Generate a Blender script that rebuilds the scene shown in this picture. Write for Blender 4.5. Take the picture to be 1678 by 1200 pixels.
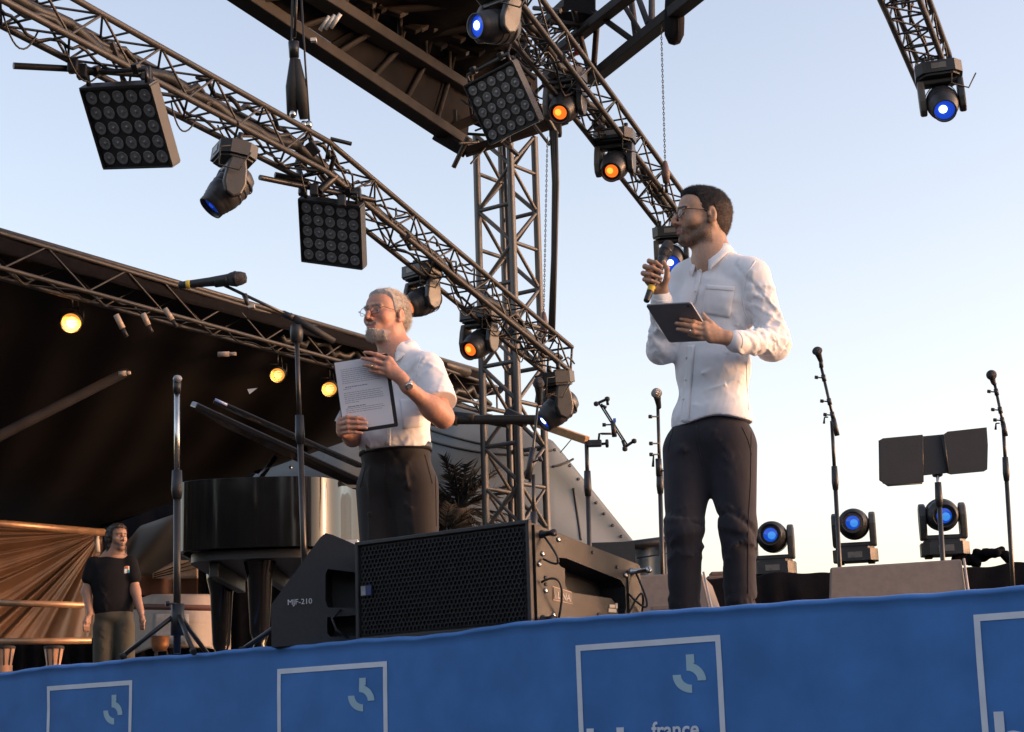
import bpy, bmesh, math, random
import numpy as np
from mathutils import Vector, Matrix
from mathutils.bvhtree import BVHTree

for _o in list(bpy.data.objects): bpy.data.objects.remove(_o)
scene = bpy.context.scene
COL = scene.collection
rng = random.Random(7)
nrng = np.random.RandomState(11)

# ------------------------------------------------------------------ camera
FPX, IW, IH = 2900.0, 1678.0, 1200.0
EYE = Vector((0, 0, 1.6))
PITCH, ROLL = math.atan(632 / FPX), math.atan(.03)
Fw = Vector((0, math.cos(PITCH), math.sin(PITCH)))
_r0, _u0 = Vector((1, 0, 0)), Vector((0, -math.sin(PITCH), math.cos(PITCH)))
Rt = _r0 * math.cos(ROLL) - _u0 * math.sin(ROLL)
Up = _r0 * math.sin(ROLL) + _u0 * math.cos(ROLL)
cd = bpy.data.cameras.new('camera'); cam = bpy.data.objects.new('camera', cd); COL.objects.link(cam)
cam.matrix_world = Matrix(((Rt.x, Up.x, -Fw.x, EYE.x), (Rt.y, Up.y, -Fw.y, EYE.y), (Rt.z, Up.z, -Fw.z, EYE.z), (0, 0, 0, 1)))
cd.sensor_width = 36; cd.lens = FPX / IW * 36; cd.clip_start = .05; cd.clip_end = 5000
scene.camera = cam

# ------------------------------------------------------------------ sky, sun, exposure
SUN_AZ, SUN_EL = math.radians(94), math.radians(7)      # measured from +Y (the view) towards +X (right)
w = bpy.data.worlds.new('World'); scene.world = w; w.use_nodes = True
nt = w.node_tree; nt.nodes.clear()
sky = nt.nodes.new('ShaderNodeTexSky'); sky.sky_type = 'NISHITA'; sky.sun_disc = False
sky.sun_elevation = math.radians(9); sky.sun_rotation = SUN_AZ
sky.air_density = 1.0; sky.dust_density = 2.2; sky.ozone_density = 1.6; sky.altitude = 50
wb = nt.nodes.new('ShaderNodeMix'); wb.data_type = 'RGBA'; wb.blend_type = 'MULTIPLY'; wb.inputs['Factor'].default_value = 1; wb.inputs['B'].default_value = (1.36, 1.03, .93, 1)   # the camera's warm white balance
bg = nt.nodes.new('ShaderNodeBackground'); bg.inputs['Strength'].default_value = .15
wo = nt.nodes.new('ShaderNodeOutputWorld')
nt.links.new(sky.outputs[0], wb.inputs['A']); hs = nt.nodes.new('ShaderNodeHueSaturation'); hs.inputs['Saturation'].default_value = .88; nt.links.new(wb.outputs['Result'], hs.inputs['Color']); nt.links.new(hs.outputs[0], bg.inputs['Color']); nt.links.new(bg.outputs[0], wo.inputs['Surface'])
sl = bpy.data.lights.new('sun', 'SUN'); sl.energy = .34; sl.color = (1, .43, .22); sl.angle = math.radians(3)
so = bpy.data.objects.new('sun', sl); COL.objects.link(so)
sd = Vector((math.sin(SUN_AZ) * math.cos(SUN_EL), math.cos(SUN_AZ) * math.cos(SUN_EL), math.sin(SUN_EL)))
so.rotation_euler = sd.to_track_quat('Z', 'Y').to_euler(); so.location = sd * 60
vs = scene.view_settings
vs.view_transform = 'Standard'; vs.look = 'None'; vs.gamma = 1; vs.use_curve_mapping = False; vs.exposure = 1.66

# ------------------------------------------------------------------ geometry helpers
def V(*a): return Vector(a)
def ray(x, y): return Fw + Rt * ((x - IW / 2) / FPX) + Up * ((IH / 2 - y) / FPX)
def PD(x, y, d): return EYE + ray(x, y) * d                       # point at camera depth d
def PY(x, y, Y): v = ray(x, y); return EYE + v * (Y / v.y)        # point on the upright plane Y
def PZ(x, y, z): v = ray(x, y); return EYE + v * ((z - EYE.z) / v.z)
def PL(x, y, o, n): v = ray(x, y); return EYE + v * ((o - EYE).dot(n) / v.dot(n))

MATS = {}
def mat(name, col, rough=.55, metal=0., var=.12, scale=30., bump=0., bscale=None, emit=None, estr=0., spec=.5, coat=0., attr=None, trans=0., stretch=None, sheen=0., sss=0., alpha=1., crease=0., cscale=9.):
    if name in MATS: return MATS[name]
    m = bpy.data.materials.new(name); m.use_nodes = True; t = m.node_tree; b = t.nodes['Principled BSDF']
    c4 = (*col, 1)
    b.inputs['Roughness'].default_value = rough; b.inputs['Metallic'].default_value = metal
    b.inputs['Specular IOR Level'].default_value = spec; b.inputs['Coat Weight'].default_value = coat
    b.inputs['Transmission Weight'].default_value = trans; b.inputs['Sheen Weight'].default_value = sheen
    b.inputs['Alpha'].default_value = alpha
    if sss: b.inputs['Subsurface Weight'].default_value = sss; b.inputs['Subsurface Radius'].default_value = (.012, .004, .002); b.inputs['Subsurface Scale'].default_value = 1
    tc = t.nodes.new('ShaderNodeTexCoord'); src = tc.outputs['Object']
    if stretch:
        mp = t.nodes.new('ShaderNodeMapping'); mp.inputs['Scale'].default_value = stretch
        t.links.new(src, mp.inputs[0]); src = mp.outputs[0]
    n = t.nodes.new('ShaderNodeTexNoise'); n.inputs['Scale'].default_value = scale; n.inputs['Detail'].default_value = 5
    t.links.new(src, n.inputs['Vector'])
    mx = t.nodes.new('ShaderNodeMix'); mx.data_type = 'RGBA'; mx.blend_type = 'MULTIPLY'; mx.inputs['Factor'].default_value = 1
    rp = t.nodes.new('ShaderNodeMapRange'); rp.inputs['From Min'].default_value = .3; rp.inputs['From Max'].default_value = .7
    rp.inputs['To Min'].default_value = 1 - var; rp.inputs['To Max'].default_value = 1 + var
    t.links.new(n.outputs['Fac'], rp.inputs[0]); t.links.new(rp.outputs[0], mx.inputs['B'])
    if attr:
        at = t.nodes.new('ShaderNodeAttribute'); at.attribute_name = attr; t.links.new(at.outputs['Color'], mx.inputs['A'])
    else: mx.inputs['A'].default_value = c4
    t.links.new(mx.outputs['Result'], b.inputs['Base Color'])
    rr = t.nodes.new('ShaderNodeMapRange'); rr.inputs['To Min'].default_value = max(0, rough - .1); rr.inputs['To Max'].default_value = min(1, rough + .1)
    t.links.new(n.outputs['Fac'], rr.inputs[0]); t.links.new(rr.outputs[0], b.inputs['Roughness'])
    if bump:
        n2 = t.nodes.new('ShaderNodeTexNoise'); n2.inputs['Scale'].default_value = bscale or scale * 3; n2.inputs['Detail'].default_value = 4
        t.links.new(src, n2.inputs['Vector'])
        bp = t.nodes.new('ShaderNodeBump'); bp.inputs['Strength'].default_value = bump; bp.inputs['Distance'].default_value = .01
        t.links.new(n2.outputs['Fac'], bp.inputs['Height']); t.links.new(bp.outputs[0], b.inputs['Normal'])
    if crease:
        n3 = t.nodes.new('ShaderNodeTexNoise'); n3.noise_type = 'RIDGED_MULTIFRACTAL'; n3.inputs['Scale'].default_value = cscale; n3.inputs['Detail'].default_value = 3; n3.inputs['Roughness'].default_value = .45; n3.inputs['Distortion'].default_value = .6
        t.links.new(src, n3.inputs['Vector'])
        b3_ = t.nodes.new('ShaderNodeBump'); b3_.inputs['Strength'].default_value = crease; b3_.inputs['Distance'].default_value = .016
        t.links.new(n3.outputs['Fac'], b3_.inputs['Height'])
        if bump: t.links.new(b3_.outputs[0], bp.inputs['Normal'])
        else: t.links.new(b3_.outputs[0], b.inputs['Normal'])
    if emit: b.inputs['Emission Color'].default_value = (*emit, 1); b.inputs['Emission Strength'].default_value = estr
    MATS[name] = m; return m

class MB:
    """collects shapes in world space; build() links them as ONE mesh object"""
    def __init__(s): s.v = []; s.f = []; s.sm = []
    def add(s, vs_, fs, smooth=False):
        o = len(s.v); s.v += [Vector(p) for p in vs_]; s.f += [tuple(i + o for i in f) for f in fs]; s.sm += [smooth] * len(fs); return s
    def hexa(s, c):  # 8 corners, bottom ring then top ring
        return s.add(c, [(3, 2, 1, 0), (4, 5, 6, 7), (0, 1, 5, 4), (1, 2, 6, 5), (2, 3, 7, 6), (3, 0, 4, 7)])
    def box(s, c, sx, sy, sz, M=None, bev=0.):
        h = (sx / 2, sy / 2, sz / 2)
        if not bev:
            q = [Vector((a * h[0], b * h[1], d * h[2])) for d in (-1, 1) for a, b in ((-1, -1), (1, -1), (1, 1), (-1, 1))]
            q = [(M @ (p + Vector(c)) if M else p + Vector(c)) for p in q]
            return s.hexa(q)
        bm = bmesh.new(); bmesh.ops.create_cube(bm, size=1)
        for vv in bm.verts: vv.co = Vector((vv.co.x * sx, vv.co.y * sy, vv.co.z * sz))
        bmesh.ops.bevel(bm, geom=bm.edges[:], offset=bev, segments=2, affect='EDGES', profile=.5)
        bm.verts.ensure_lookup_table()
        q = [(M @ (vv.co + Vector(c)) if M else vv.co + Vector(c)) for vv in bm.verts]
        s.add(q, [[vv.index for vv in f.verts] for f in bm.faces]); bm.free(); return s
    def tube(s, pts, r, n=8, cap=True, smooth=True, flat=None):
        pts = [Vector(p) for p in pts]; R = r if isinstance(r, (list, tuple)) else [r] * len(pts)
        vs_, fs = [], []; u = None
        for i, p in enumerate(pts):
            d = (pts[min(i + 1, len(pts) - 1)] - pts[max(i - 1, 0)])
            d = d.normalized() if d.length > 1e-9 else Vector((0, 0, 1))
            if u is None:
                a = Vector((0, 0, 1)) if abs(d.z) < .9 else Vector((1, 0, 0)); u = d.cross(a).normalized()
            else:
                u = (u - d * u.dot(d)); u = u.normalized() if u.length > 1e-6 else d.orthogonal().normalized()
            v2 = d.cross(u)
            for k in range(n):
                a = 2 * math.pi * k / n; vs_.append(p + (u * math.cos(a) + v2 * math.sin(a)) * R[i])
        for i in range(len(pts) - 1):
            for k in range(n):
                fs.append((i * n + k, i * n + (k + 1) % n, (i + 1) * n + (k + 1) % n, (i + 1) * n + k))
        s.add(vs_, fs, smooth)
        if cap:
            o = len(s.v) - len(vs_)
            s.f += [tuple(o + k for k in reversed(range(n))), tuple(o + (len(pts) - 1) * n + k for k in range(n))]; s.sm += [False, False]
        return s
    def lathe(s, prof, M, n=24, smooth=True, cap=True):
        """prof: (radius, axial z) pairs; M maps local to world"""
        vs_, fs = [], []
        for r, z in prof:
            for k in range(n):
                a = 2 * math.pi * k / n; vs_.append(M @ Vector((r * math.cos(a), r * math.sin(a), z)))
        m = len(prof)
        for i in range(m - 1):
            for k in range(n): fs.append((i * n + k, i * n + (k + 1) % n, (i + 1) * n + (k + 1) % n, (i + 1) * n + k))
        s.add(vs_, fs, smooth)
        if cap:
            o = len(s.v) - len(vs_)
            s.f += [tuple(o + k for k in reversed(range(n))), tuple(o + (m - 1) * n + k for k in range(n))]; s.sm += [False, False]
        return s
    def prism(s, poly, M, h):
        """poly in local xy extruded from z=0 to h"""
        n = len(poly)
        s.add([M @ Vector((x, y, 0)) for x, y in poly] + [M @ Vector((x, y, h)) for x, y in poly],
              [tuple(reversed(range(n))), tuple(range(n, 2 * n))] + [(i, (i + 1) % n, n + (i + 1) % n, n + i) for i in range(n)]); return s
    def grid(s, P, smooth=True):
        nu, nv = len(P), len(P[0]); vs_ = [p for row in P for p in row]
        return s.add(vs_, [(i * nv + j, i * nv + j + 1, (i + 1) * nv + j + 1, (i + 1) * nv + j) for i in range(nu - 1) for j in range(nv - 1)], smooth)
    def build(s, name, m, parent=None, solid=0., fixn=True):
        me = bpy.data.meshes.new(name); off = root_loc(parent)
        me.from_pydata([p - off for p in s.v], [], s.f); me.polygons.foreach_set('use_smooth', s.sm)
        if fixn:
            bm = bmesh.new(); bm.from_mesh(me); bmesh.ops.recalc_face_normals(bm, faces=bm.faces[:]); bm.to_mesh(me); bm.free()
        me.materials.append(m)
        o = bpy.data.objects.new(name, me); COL.objects.link(o); o.parent = parent
        if solid:
            md = o.modifiers.new('thickness', 'SOLIDIFY'); md.thickness = solid; md.offset = 0
        return o

def root_loc(o):
    l = Vector((0, 0, 0))
    while o is not None: l = l + o.location; o = o.parent
    return l
def tag(o, label=None, cat=None, group=None, kind=None):
    for k, v_ in (('label', label), ('category', cat), ('group', group), ('kind', kind)):
        if v_: o[k] = v_
    return o
def thing(name, label, cat, loc, group=None):
    o = bpy.data.objects.new(name, None); COL.objects.link(o); o.location = Vector(loc); o.empty_display_size = .1
    return tag(o, label, cat, group)
_unit = {}
def bar(name, a, b, r, m, parent, n=8, r2=None):
    """a round bar that shares one unit-cylinder mesh with all alike bars"""
    key = (m.name, n)
    if key not in _unit:
        t = MB().tube([V(0, 0, 0), V(0, 0, 1)], 1, n); q = t.build('bar', m); _unit[key] = q.data; bpy.data.objects.remove(q)
    o = bpy.data.objects.new(name, _unit[key]); COL.objects.link(o); o.parent = parent
    d = Vector(b) - Vector(a); q = d.to_track_quat('Z', 'Y').to_matrix().to_4x4()
    o.matrix_basis = Matrix.Translation(Vector(a) - root_loc(parent)) @ q @ Matrix.Diagonal((r, r2 or r, d.length, 1))
    return o
def frame(o, z, x):
    z = Vector(z).normalized(); x = Vector(x); x = (x - z * x.dot(z)).normalized(); y = z.cross(x)
    return Matrix(((x.x, y.x, z.x, o[0]), (x.y, y.y, z.y, o[1]), (x.z, y.z, z.z, o[2]), (0, 0, 0, 1)))
def curve_pts(a, b, sag, n=10, side=Vector((0, 0, 0))):
    a, b = Vector(a), Vector(b)
    return [a.lerp(b, t / n) + (Vector((0, 0, -1)) * sag + side) * (4 * (t / n) * (1 - t / n)) for t in range(n + 1)]
def text_mesh(body, size, M, name, m, parent, bold=0., extrude=.001, align='LEFT'):
    c = bpy.data.curves.new('t', 'FONT'); c.body = body; c.size = size; c.extrude = extrude; c.offset = bold; c.align_x = align; c.resolution_u = 4
    o = bpy.data.objects.new('t', c); COL.objects.link(o)
    bpy.context.view_layer.update()
    me = bpy.data.meshes.new_from_object(o.evaluated_get(bpy.context.evaluated_depsgraph_get()))
    bpy.data.objects.remove(o); off = root_loc(parent)
    me.transform(Matrix.Translation(-off) @ M); me.name = name; me.materials.clear(); me.materials.append(m)
    r = bpy.data.objects.new(name, me); COL.objects.link(r); r.parent = parent; return r

# ------------------------------------------------------------------ implicit surfaces (bodies, cloth)
FPOW = 1.25
class Vol:
    def __init__(s, lo, hi, h):
        s.lo = np.array(lo, float); s.h = h; s.n = np.ceil((np.array(hi, float) - s.lo) / h).astype(int) + 1
        s.d = np.full(s.n, 10., np.float32)
    def reg(s, lo, hi):
        a = np.clip(np.floor((np.minimum(lo, hi) - s.lo) / s.h).astype(int), 0, s.n - 1); b = np.clip(np.ceil((np.maximum(lo, hi) - s.lo) / s.h).astype(int) + 1, 1, s.n)
        if np.any(b <= a): return None
        ax = [(s.lo[i] + s.h * np.arange(a[i], b[i])).astype(np.float32) for i in range(3)]
        return tuple(slice(a[i], b[i]) for i in range(3)), ax[0][:, None, None], ax[1][None, :, None], ax[2][None, None, :]
    def comb(s, sl, d, k, op):
        c = s.d[sl]
        if op == 'u':
            h_ = np.maximum(k - np.abs(c - d), 0) if k > 0 else 0
            s.d[sl] = np.minimum(c, d) - (h_ * h_ / (4 * k) if k > 0 else 0)
        elif op == 's':
            d = -d; h_ = np.maximum(k - np.abs(c - d), 0) if k > 0 else 0
            s.d[sl] = np.maximum(c, d) + (h_ * h_ / (4 * k) if k > 0 else 0)
    def cap(s, a, b, ra, rb=None, k=.01, op='u', sq=None):
        """round cone a-b; sq=(axis, factor) flattens it along an axis"""
        rb = ra if rb is None else rb; a = np.array(a, float); b = np.array(b, float); m = max(ra, rb) * (max(1, sq[1]) if sq else 1) + k + .012
        g = s.reg(np.minimum(a, b) - m, np.maximum(a, b) + m)
        if g is None: return
        sl, X, Y, Z = g; ba = b - a
        px, py, pz = X - a[0], Y - a[1], Z - a[2]
        if sq:
            n = np.array(sq[0], float); n /= np.linalg.norm(n); t = (px * n[0] + py * n[1] + pz * n[2]) * (1 / sq[1] - 1)
            px, py, pz = px + t * n[0], py + t * n[1], pz + t * n[2]; tb = ba.dot(n) * (1 / sq[1] - 1); ba = ba + tb * n
        h_ = np.clip((px * ba[0] + py * ba[1] + pz * ba[2]) / max(ba.dot(ba), 1e-9), 0, 1)
        d = np.sqrt((px - h_ * ba[0]) ** 2 + (py - h_ * ba[1]) ** 2 + (pz - h_ * ba[2]) ** 2) - (ra + (rb - ra) * h_)
        s.comb(sl, d.astype(np.float32), k, op)
    def ell(s, c, rad, R=None, k=.02, op='u'):
        """ellipsoid; R columns are its axes"""
        c = np.array(c, float); R = np.eye(3) if R is None else np.array(R, float)[:3, :3]; rad = np.array(rad, float)
        m = np.sqrt(((R * rad) ** 2).sum(1)) + k + .012
        g = s.reg(c - m, c + m)
        if g is None: return
        sl, X, Y, Z = g; px, py, pz = X - c[0], Y - c[1], Z - c[2]
        q = [(px * R[0, i] + py * R[1, i] + pz * R[2, i]) / rad[i] for i in range(3)]
        k0 = np.sqrt(q[0] ** 2 + q[1] ** 2 + q[2] ** 2) + 1e-6
        k1 = np.sqrt((q[0] / rad[0]) ** 2 + (q[1] / rad[1]) ** 2 + (q[2] / rad[2]) ** 2) + 1e-6
        s.comb(sl, (k0 * (k0 - 1) / k1).astype(np.float32), k, op)
    def chain(s, pts, rs, k=.006):
        for i in range(len(pts) - 1): s.cap(pts[i], pts[i + 1], rs[i], rs[i + 1], k)
    def cut(s, fn, lo=None, hi=None):
        """keep where fn(X,Y,Z) < 0"""
        g = s.reg(s.lo if lo is None else lo, s.lo + s.h * s.n if hi is None else hi)
        sl, X, Y, Z = g; s.d[sl] = np.maximum(s.d[sl], fn(X, Y, Z).astype(np.float32))
    def fold(s, pts, amp, wd):
        for i in range(len(pts) - 1):
            a, b = np.array(pts[i], float), np.array(pts[i + 1], float); m = wd * 2.6
            g = s.reg(np.minimum(a, b) - m, np.maximum(a, b) + m)
            if g is None: continue
            sl, X, Y, Z = g; ba = b - a; px, py, pz = X - a[0], Y - a[1], Z - a[2]
            tt = (px * ba[0] + py * ba[1] + pz * ba[2]) / max(ba.dot(ba), 1e-9); h_ = np.clip(tt, 0, 1)
            d2 = (px - h_ * ba[0]) ** 2 + (py - h_ * ba[1]) ** 2 + (pz - h_ * ba[2]) ** 2
            s.d[sl] -= (amp * np.exp(-(np.sqrt(d2) / wd) ** FPOW)).astype(np.float32) * ((tt >= 0) if i else 1)
    def ripple(s, amp, freq, seed=0):
        r = np.random.RandomState(seed); m = np.abs(s.d) < .04; idx = np.argwhere(m)
        p = s.lo + idx * s.h; q = np.zeros(len(p))
        for i in range(6):
            kx = r.normal(size=3) * freq * (.6 + .5 * i / 2); q += np.sin(p @ kx + r.rand() * 6.28 + 1.3 * np.sin(p @ (r.normal(size=3) * freq * .5))) / (1 + .4 * i)
        s.d[m] -= (amp * q / 2.5).astype(np.float32)
    def mesh(s):
        """naive surface nets"""
        d = s.d; sg = d < 0
        if not sg.any(): return np.zeros((0, 3)), np.zeros((0, 4), int)
        c = np.zeros(np.array(d.shape) - 1, np.int8)
        for i in (0, 1):
            for j in (0, 1):
                for k in (0, 1): c += sg[i:d.shape[0] - 1 + i, j:d.shape[1] - 1 + j, k:d.shape[2] - 1 + k]
        act = np.argwhere((c > 0) & (c < 8)); ids = np.full(c.shape, -1, np.int32); ids[tuple(act.T)] = np.arange(len(act))
        acc = np.zeros((len(act), 3)); cnt = np.zeros(len(act)); off = [(i, j, k) for i in (0, 1) for j in (0, 1) for k in (0, 1)]
        val = {o: d[act[:, 0] + o[0], act[:, 1] + o[1], act[:, 2] + o[2]].astype(float) for o in off}
        for o in off:
            for ax in range(3):
                if o[ax] == 0:
                    o2 = list(o); o2[ax] = 1; a, b = val[o], val[tuple(o2)]; m = (a < 0) != (b < 0)
                    t = np.where(m, a / np.where(m, a - b, 1), 0); pt = np.tile(np.array(o, float), (len(act), 1)); pt[:, ax] += t
                    acc[m] += pt[m]; cnt[m] += 1
        vts = s.lo + (act + acc / np.maximum(cnt, 1)[:, None]) * s.h
        faces = []
        for ax in range(3):
            sl0 = [slice(None)] * 3; sl1 = [slice(None)] * 3; sl0[ax] = slice(0, -1); sl1[ax] = slice(1, None)
            a, b = sg[tuple(sl0)], sg[tuple(sl1)]; e = np.argwhere(a != b); u, v_ = (ax + 1) % 3, (ax + 2) % 3
            ok = (e[:, u] > 0) & (e[:, v_] > 0) & (e[:, u] < c.shape[u]) & (e[:, v_] < c.shape[v_]); e = e[ok]
            def g(du, dv):
                q = e.copy(); q[:, u] -= du; q[:, v_] -= dv; return ids[tuple(q.T)]
            f = np.stack([g(1, 1), g(0, 1), g(0, 0), g(1, 0)], 1); fl = b[tuple(e.T)]
            f[fl] = f[fl][:, ::-1]; faces.append(f)
        return vts, np.concatenate(faces)
    def build(s, name, m, parent=None, color=None, smooth=0):
        vt, fc = s.mesh(); return np_mesh(name, vt, fc, m, parent, color)
def np_mesh(name, vt, fc, m, parent=None, color=None, smooth=True):
    me = bpy.data.meshes.new(name); off = np.array(root_loc(parent)); q = vt - off
    k = fc.shape[1]
    me.vertices.add(len(q)); me.vertices.foreach_set('co', q.astype(np.float32).ravel())
    me.loops.add(fc.size); me.loops.foreach_set('vertex_index', fc.astype(np.int32).ravel())
    me.polygons.add(len(fc)); me.polygons.foreach_set('loop_start', np.arange(0, fc.size, k, dtype=np.int32))
    me.polygons.foreach_set('use_smooth', np.full(len(fc), smooth)); me.update(calc_edges=True); me.validate()
    if color is not None:
        ca = me.color_attributes.new('Col', 'FLOAT_COLOR', 'POINT'); cc = np.ones((len(q), 4), np.float32); cc[:, :3] = color(vt)
        ca.data.foreach_set('color', cc.ravel())
    me.materials.append(m)
    o = bpy.data.objects.new(name, me); COL.objects.link(o); o.parent = parent; return o
def bvh_of(vt, fc): return BVHTree.FromPolygons([tuple(p) for p in vt], [tuple(int(i) for i in f) for f in fc])

def carve(o, cutter, parent):
    """cuts a recess out of a mesh object"""
    c = cutter.build('cutter', m_black_tmp, parent); md = o.modifiers.new('cut', 'BOOLEAN'); md.object = c; md.operation = 'DIFFERENCE'; md.solver = 'EXACT'
    bpy.context.view_layer.update(); me = bpy.data.meshes.new_from_object(o.evaluated_get(bpy.context.evaluated_depsgraph_get()))
    o.modifiers.clear(); o.data = me; bpy.data.objects.remove(c)
m_black_tmp = mat('black_plastic', (.018, .018, .02), .45, 0, .2, 40, .15, 300)
# ------------------------------------------------------------------ materials
m_steel = mat('dark_painted_steel', (.035, .030, .027), .5, .3, .3, 9, .15, 60)
m_alu = mat('worn_truss_metal', (.060, .055, .052), .5, .5, .3, 14, .12, 90)
m_tower = mat('grey_tower_steel', (.10, .097, .095), .55, .3, .25, 8, .12, 70)
m_girder = mat('brown_girder_steel', (.030, .026, .024), .75, .0, .3, 5, .15, 40, spec=.25)
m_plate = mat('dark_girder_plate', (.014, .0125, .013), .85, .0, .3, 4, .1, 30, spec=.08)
m_black = mat('black_plastic', (.018, .018, .02), .45, 0, .2, 40, .15, 300)
m_blackm = mat('black_metal', (.022, .022, .024), .38, .4, .2, 40, .1, 200)
m_fix = mat('fixture_casing', (.026, .025, .026), .42, 0, .25, 18, .1, 160)
m_rubber = mat('black_rubber', (.015, .015, .015), .7, 0, .2, 60, .1, 300)
m_chrome = mat('chromed_steel', (.55, .53, .5), .22, 1, .1, 30)
m_lens = mat('dark_lens', (.17, .17, .18), .35, .2, .2, 60, 0, None, coat=.3)
m_white = mat('white_paint', (.75, .76, .78), .6, 0, .05, 20)
m_cable = mat('cable_sheath', (.014, .014, .014), .55, 0, .15, 60)
m_gold = mat('gold', (.8, .55, .25), .25, 1, .05, 50)

# ------------------------------------------------------------------ ground, deck, banner
DECK = 2.05
e0, e1 = PZ(40, 1098, DECK), PZ(1640, 965, DECK)
ES = (e1 - e0); ES.z = 0; ES.normalize()                # along the stage edge, towards the right
EN = Vector((-ES.y, ES.x, 0))                           # upstage
if EN.y < 0: EN = -EN
E0 = Vector((e0.x, e0.y, 0))
def SE(s, n, z): return E0 + ES * s + EN * n + Vector((0, 0, z))
def s_of(p): return (Vector((p.x, p.y, 0)) - E0).dot(ES)

m_ground = mat('ground_asphalt', (.055, .052, .05), .9, 0, .3, 3, .4, 60)
MB().grid([[V(x, y, 0) for y in (-600, 0, 40, 900)] for x in (-900, -20, 20, 900)]).build('ground', m_ground)['kind'] = 'structure'
m_deck = mat('stage_deck_board', (.05, .05, .052), .75, 0, .25, 8, .2, 80)
prof = [(-9, .3), (9, .3)]
mb = MB()
def slab(mb, poly, z0, z1): mb.prism([(p.x, p.y) for p in poly], Matrix.Translation((0, 0, z0)), z1 - z0)
slab(mb, [SE(-9, .02, 0), SE(9, .02, 0), SE(9, 14, 0), SE(-.7, 14, 0), SE(-.7, .9, 0), SE(-9, .9, 0)], DECK - .16, DECK)
tag(mb.build('stage_deck', m_deck), kind='structure')
mb = MB(); slab(mb, [SE(-12, .95, 0), SE(-.75, .95, 0), SE(-.75, 16, 0), SE(-12, 16, 0)], DECK - .17, DECK - .004)
tag(mb.build('backstage_floor', m_deck), kind='structure')

# banner of blue fabric in front of the stage; its top edge follows the photograph's sagging line
m_blue = mat('blue_banner_fabric', (.068, .205, .50), .85, 0, .14, 5, .12, 420, spec=.2, sheen=.15, crease=.18, cscale=1.8)
m_logo = mat('white_print', (.74, .78, .84), .85, 0, .06, 12, .05, 300, spec=.2)
m_logob = mat('pale_blue_print', (.42, .60, .68), .85, 0, .06, 12, .05, 300, spec=.2)
obs = [(-200, 1120), (0, 1103), (80, 1092.5), (230, 1079), (380, 1066), (577, 1050), (680, 1043), (760, 1034), (850, 1021), (930, 1012), (1040, 1006), (1230, 990), (1400, 981), (1500, 973), (1678, 962), (1900, 948)]
zs = []
for x, y in obs:
    q = PL(x, y, Vector((E0.x, E0.y, 0)), EN); zs.append((s_of(q), q.z))
zs.sort(); S_ = np.array([a for a, b in zs]); Z_ = np.array([b for a, b in zs])
def ztop(s):
    return float(np.interp(s, S_, Z_)) + .0025 * math.sin(s * 9.1) + .0015 * math.sin(s * 31.7 + 1)
def bwave(s, v): return .006 * math.sin(s * 2.3 + v * 1.1) + .004 * math.sin(s * 5.1 - v * 2.2 + 1) + .0025 * math.sin(s * 11 + v * 3)
def BN(s, v, out=0.):                      # a point on the banner: s along, v metres below the top edge
    return SE(s, -.012 - out + bwave(s, v) * min(1, v * 5), ztop(s) - v)
rows = []
N = 260
for i in range(N + 1):
    s = -3.2 + 8.6 * i / N; z = ztop(s)
    r = [SE(s, .22, min(z - .004, DECK + .012)), SE(s, .03, z + .001), SE(s, .010, z + .003), SE(s, -.004, z + .001), SE(s, -.015, z - .006), SE(s, -.018, z - .015)]
    r += [BN(s, v) for v in (.02, .05, .1, .16, .25, .35, .5, .7, .9, 1.2, 1.6, 2.0)]
    rows.append(r)
ban = thing('stage_banner', 'blue fabric skirt with white square logos along the stage front', 'banner', SE(0, 0, 0))
bf = MB().grid(rows).build('fabric', m_blue, ban)
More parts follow.
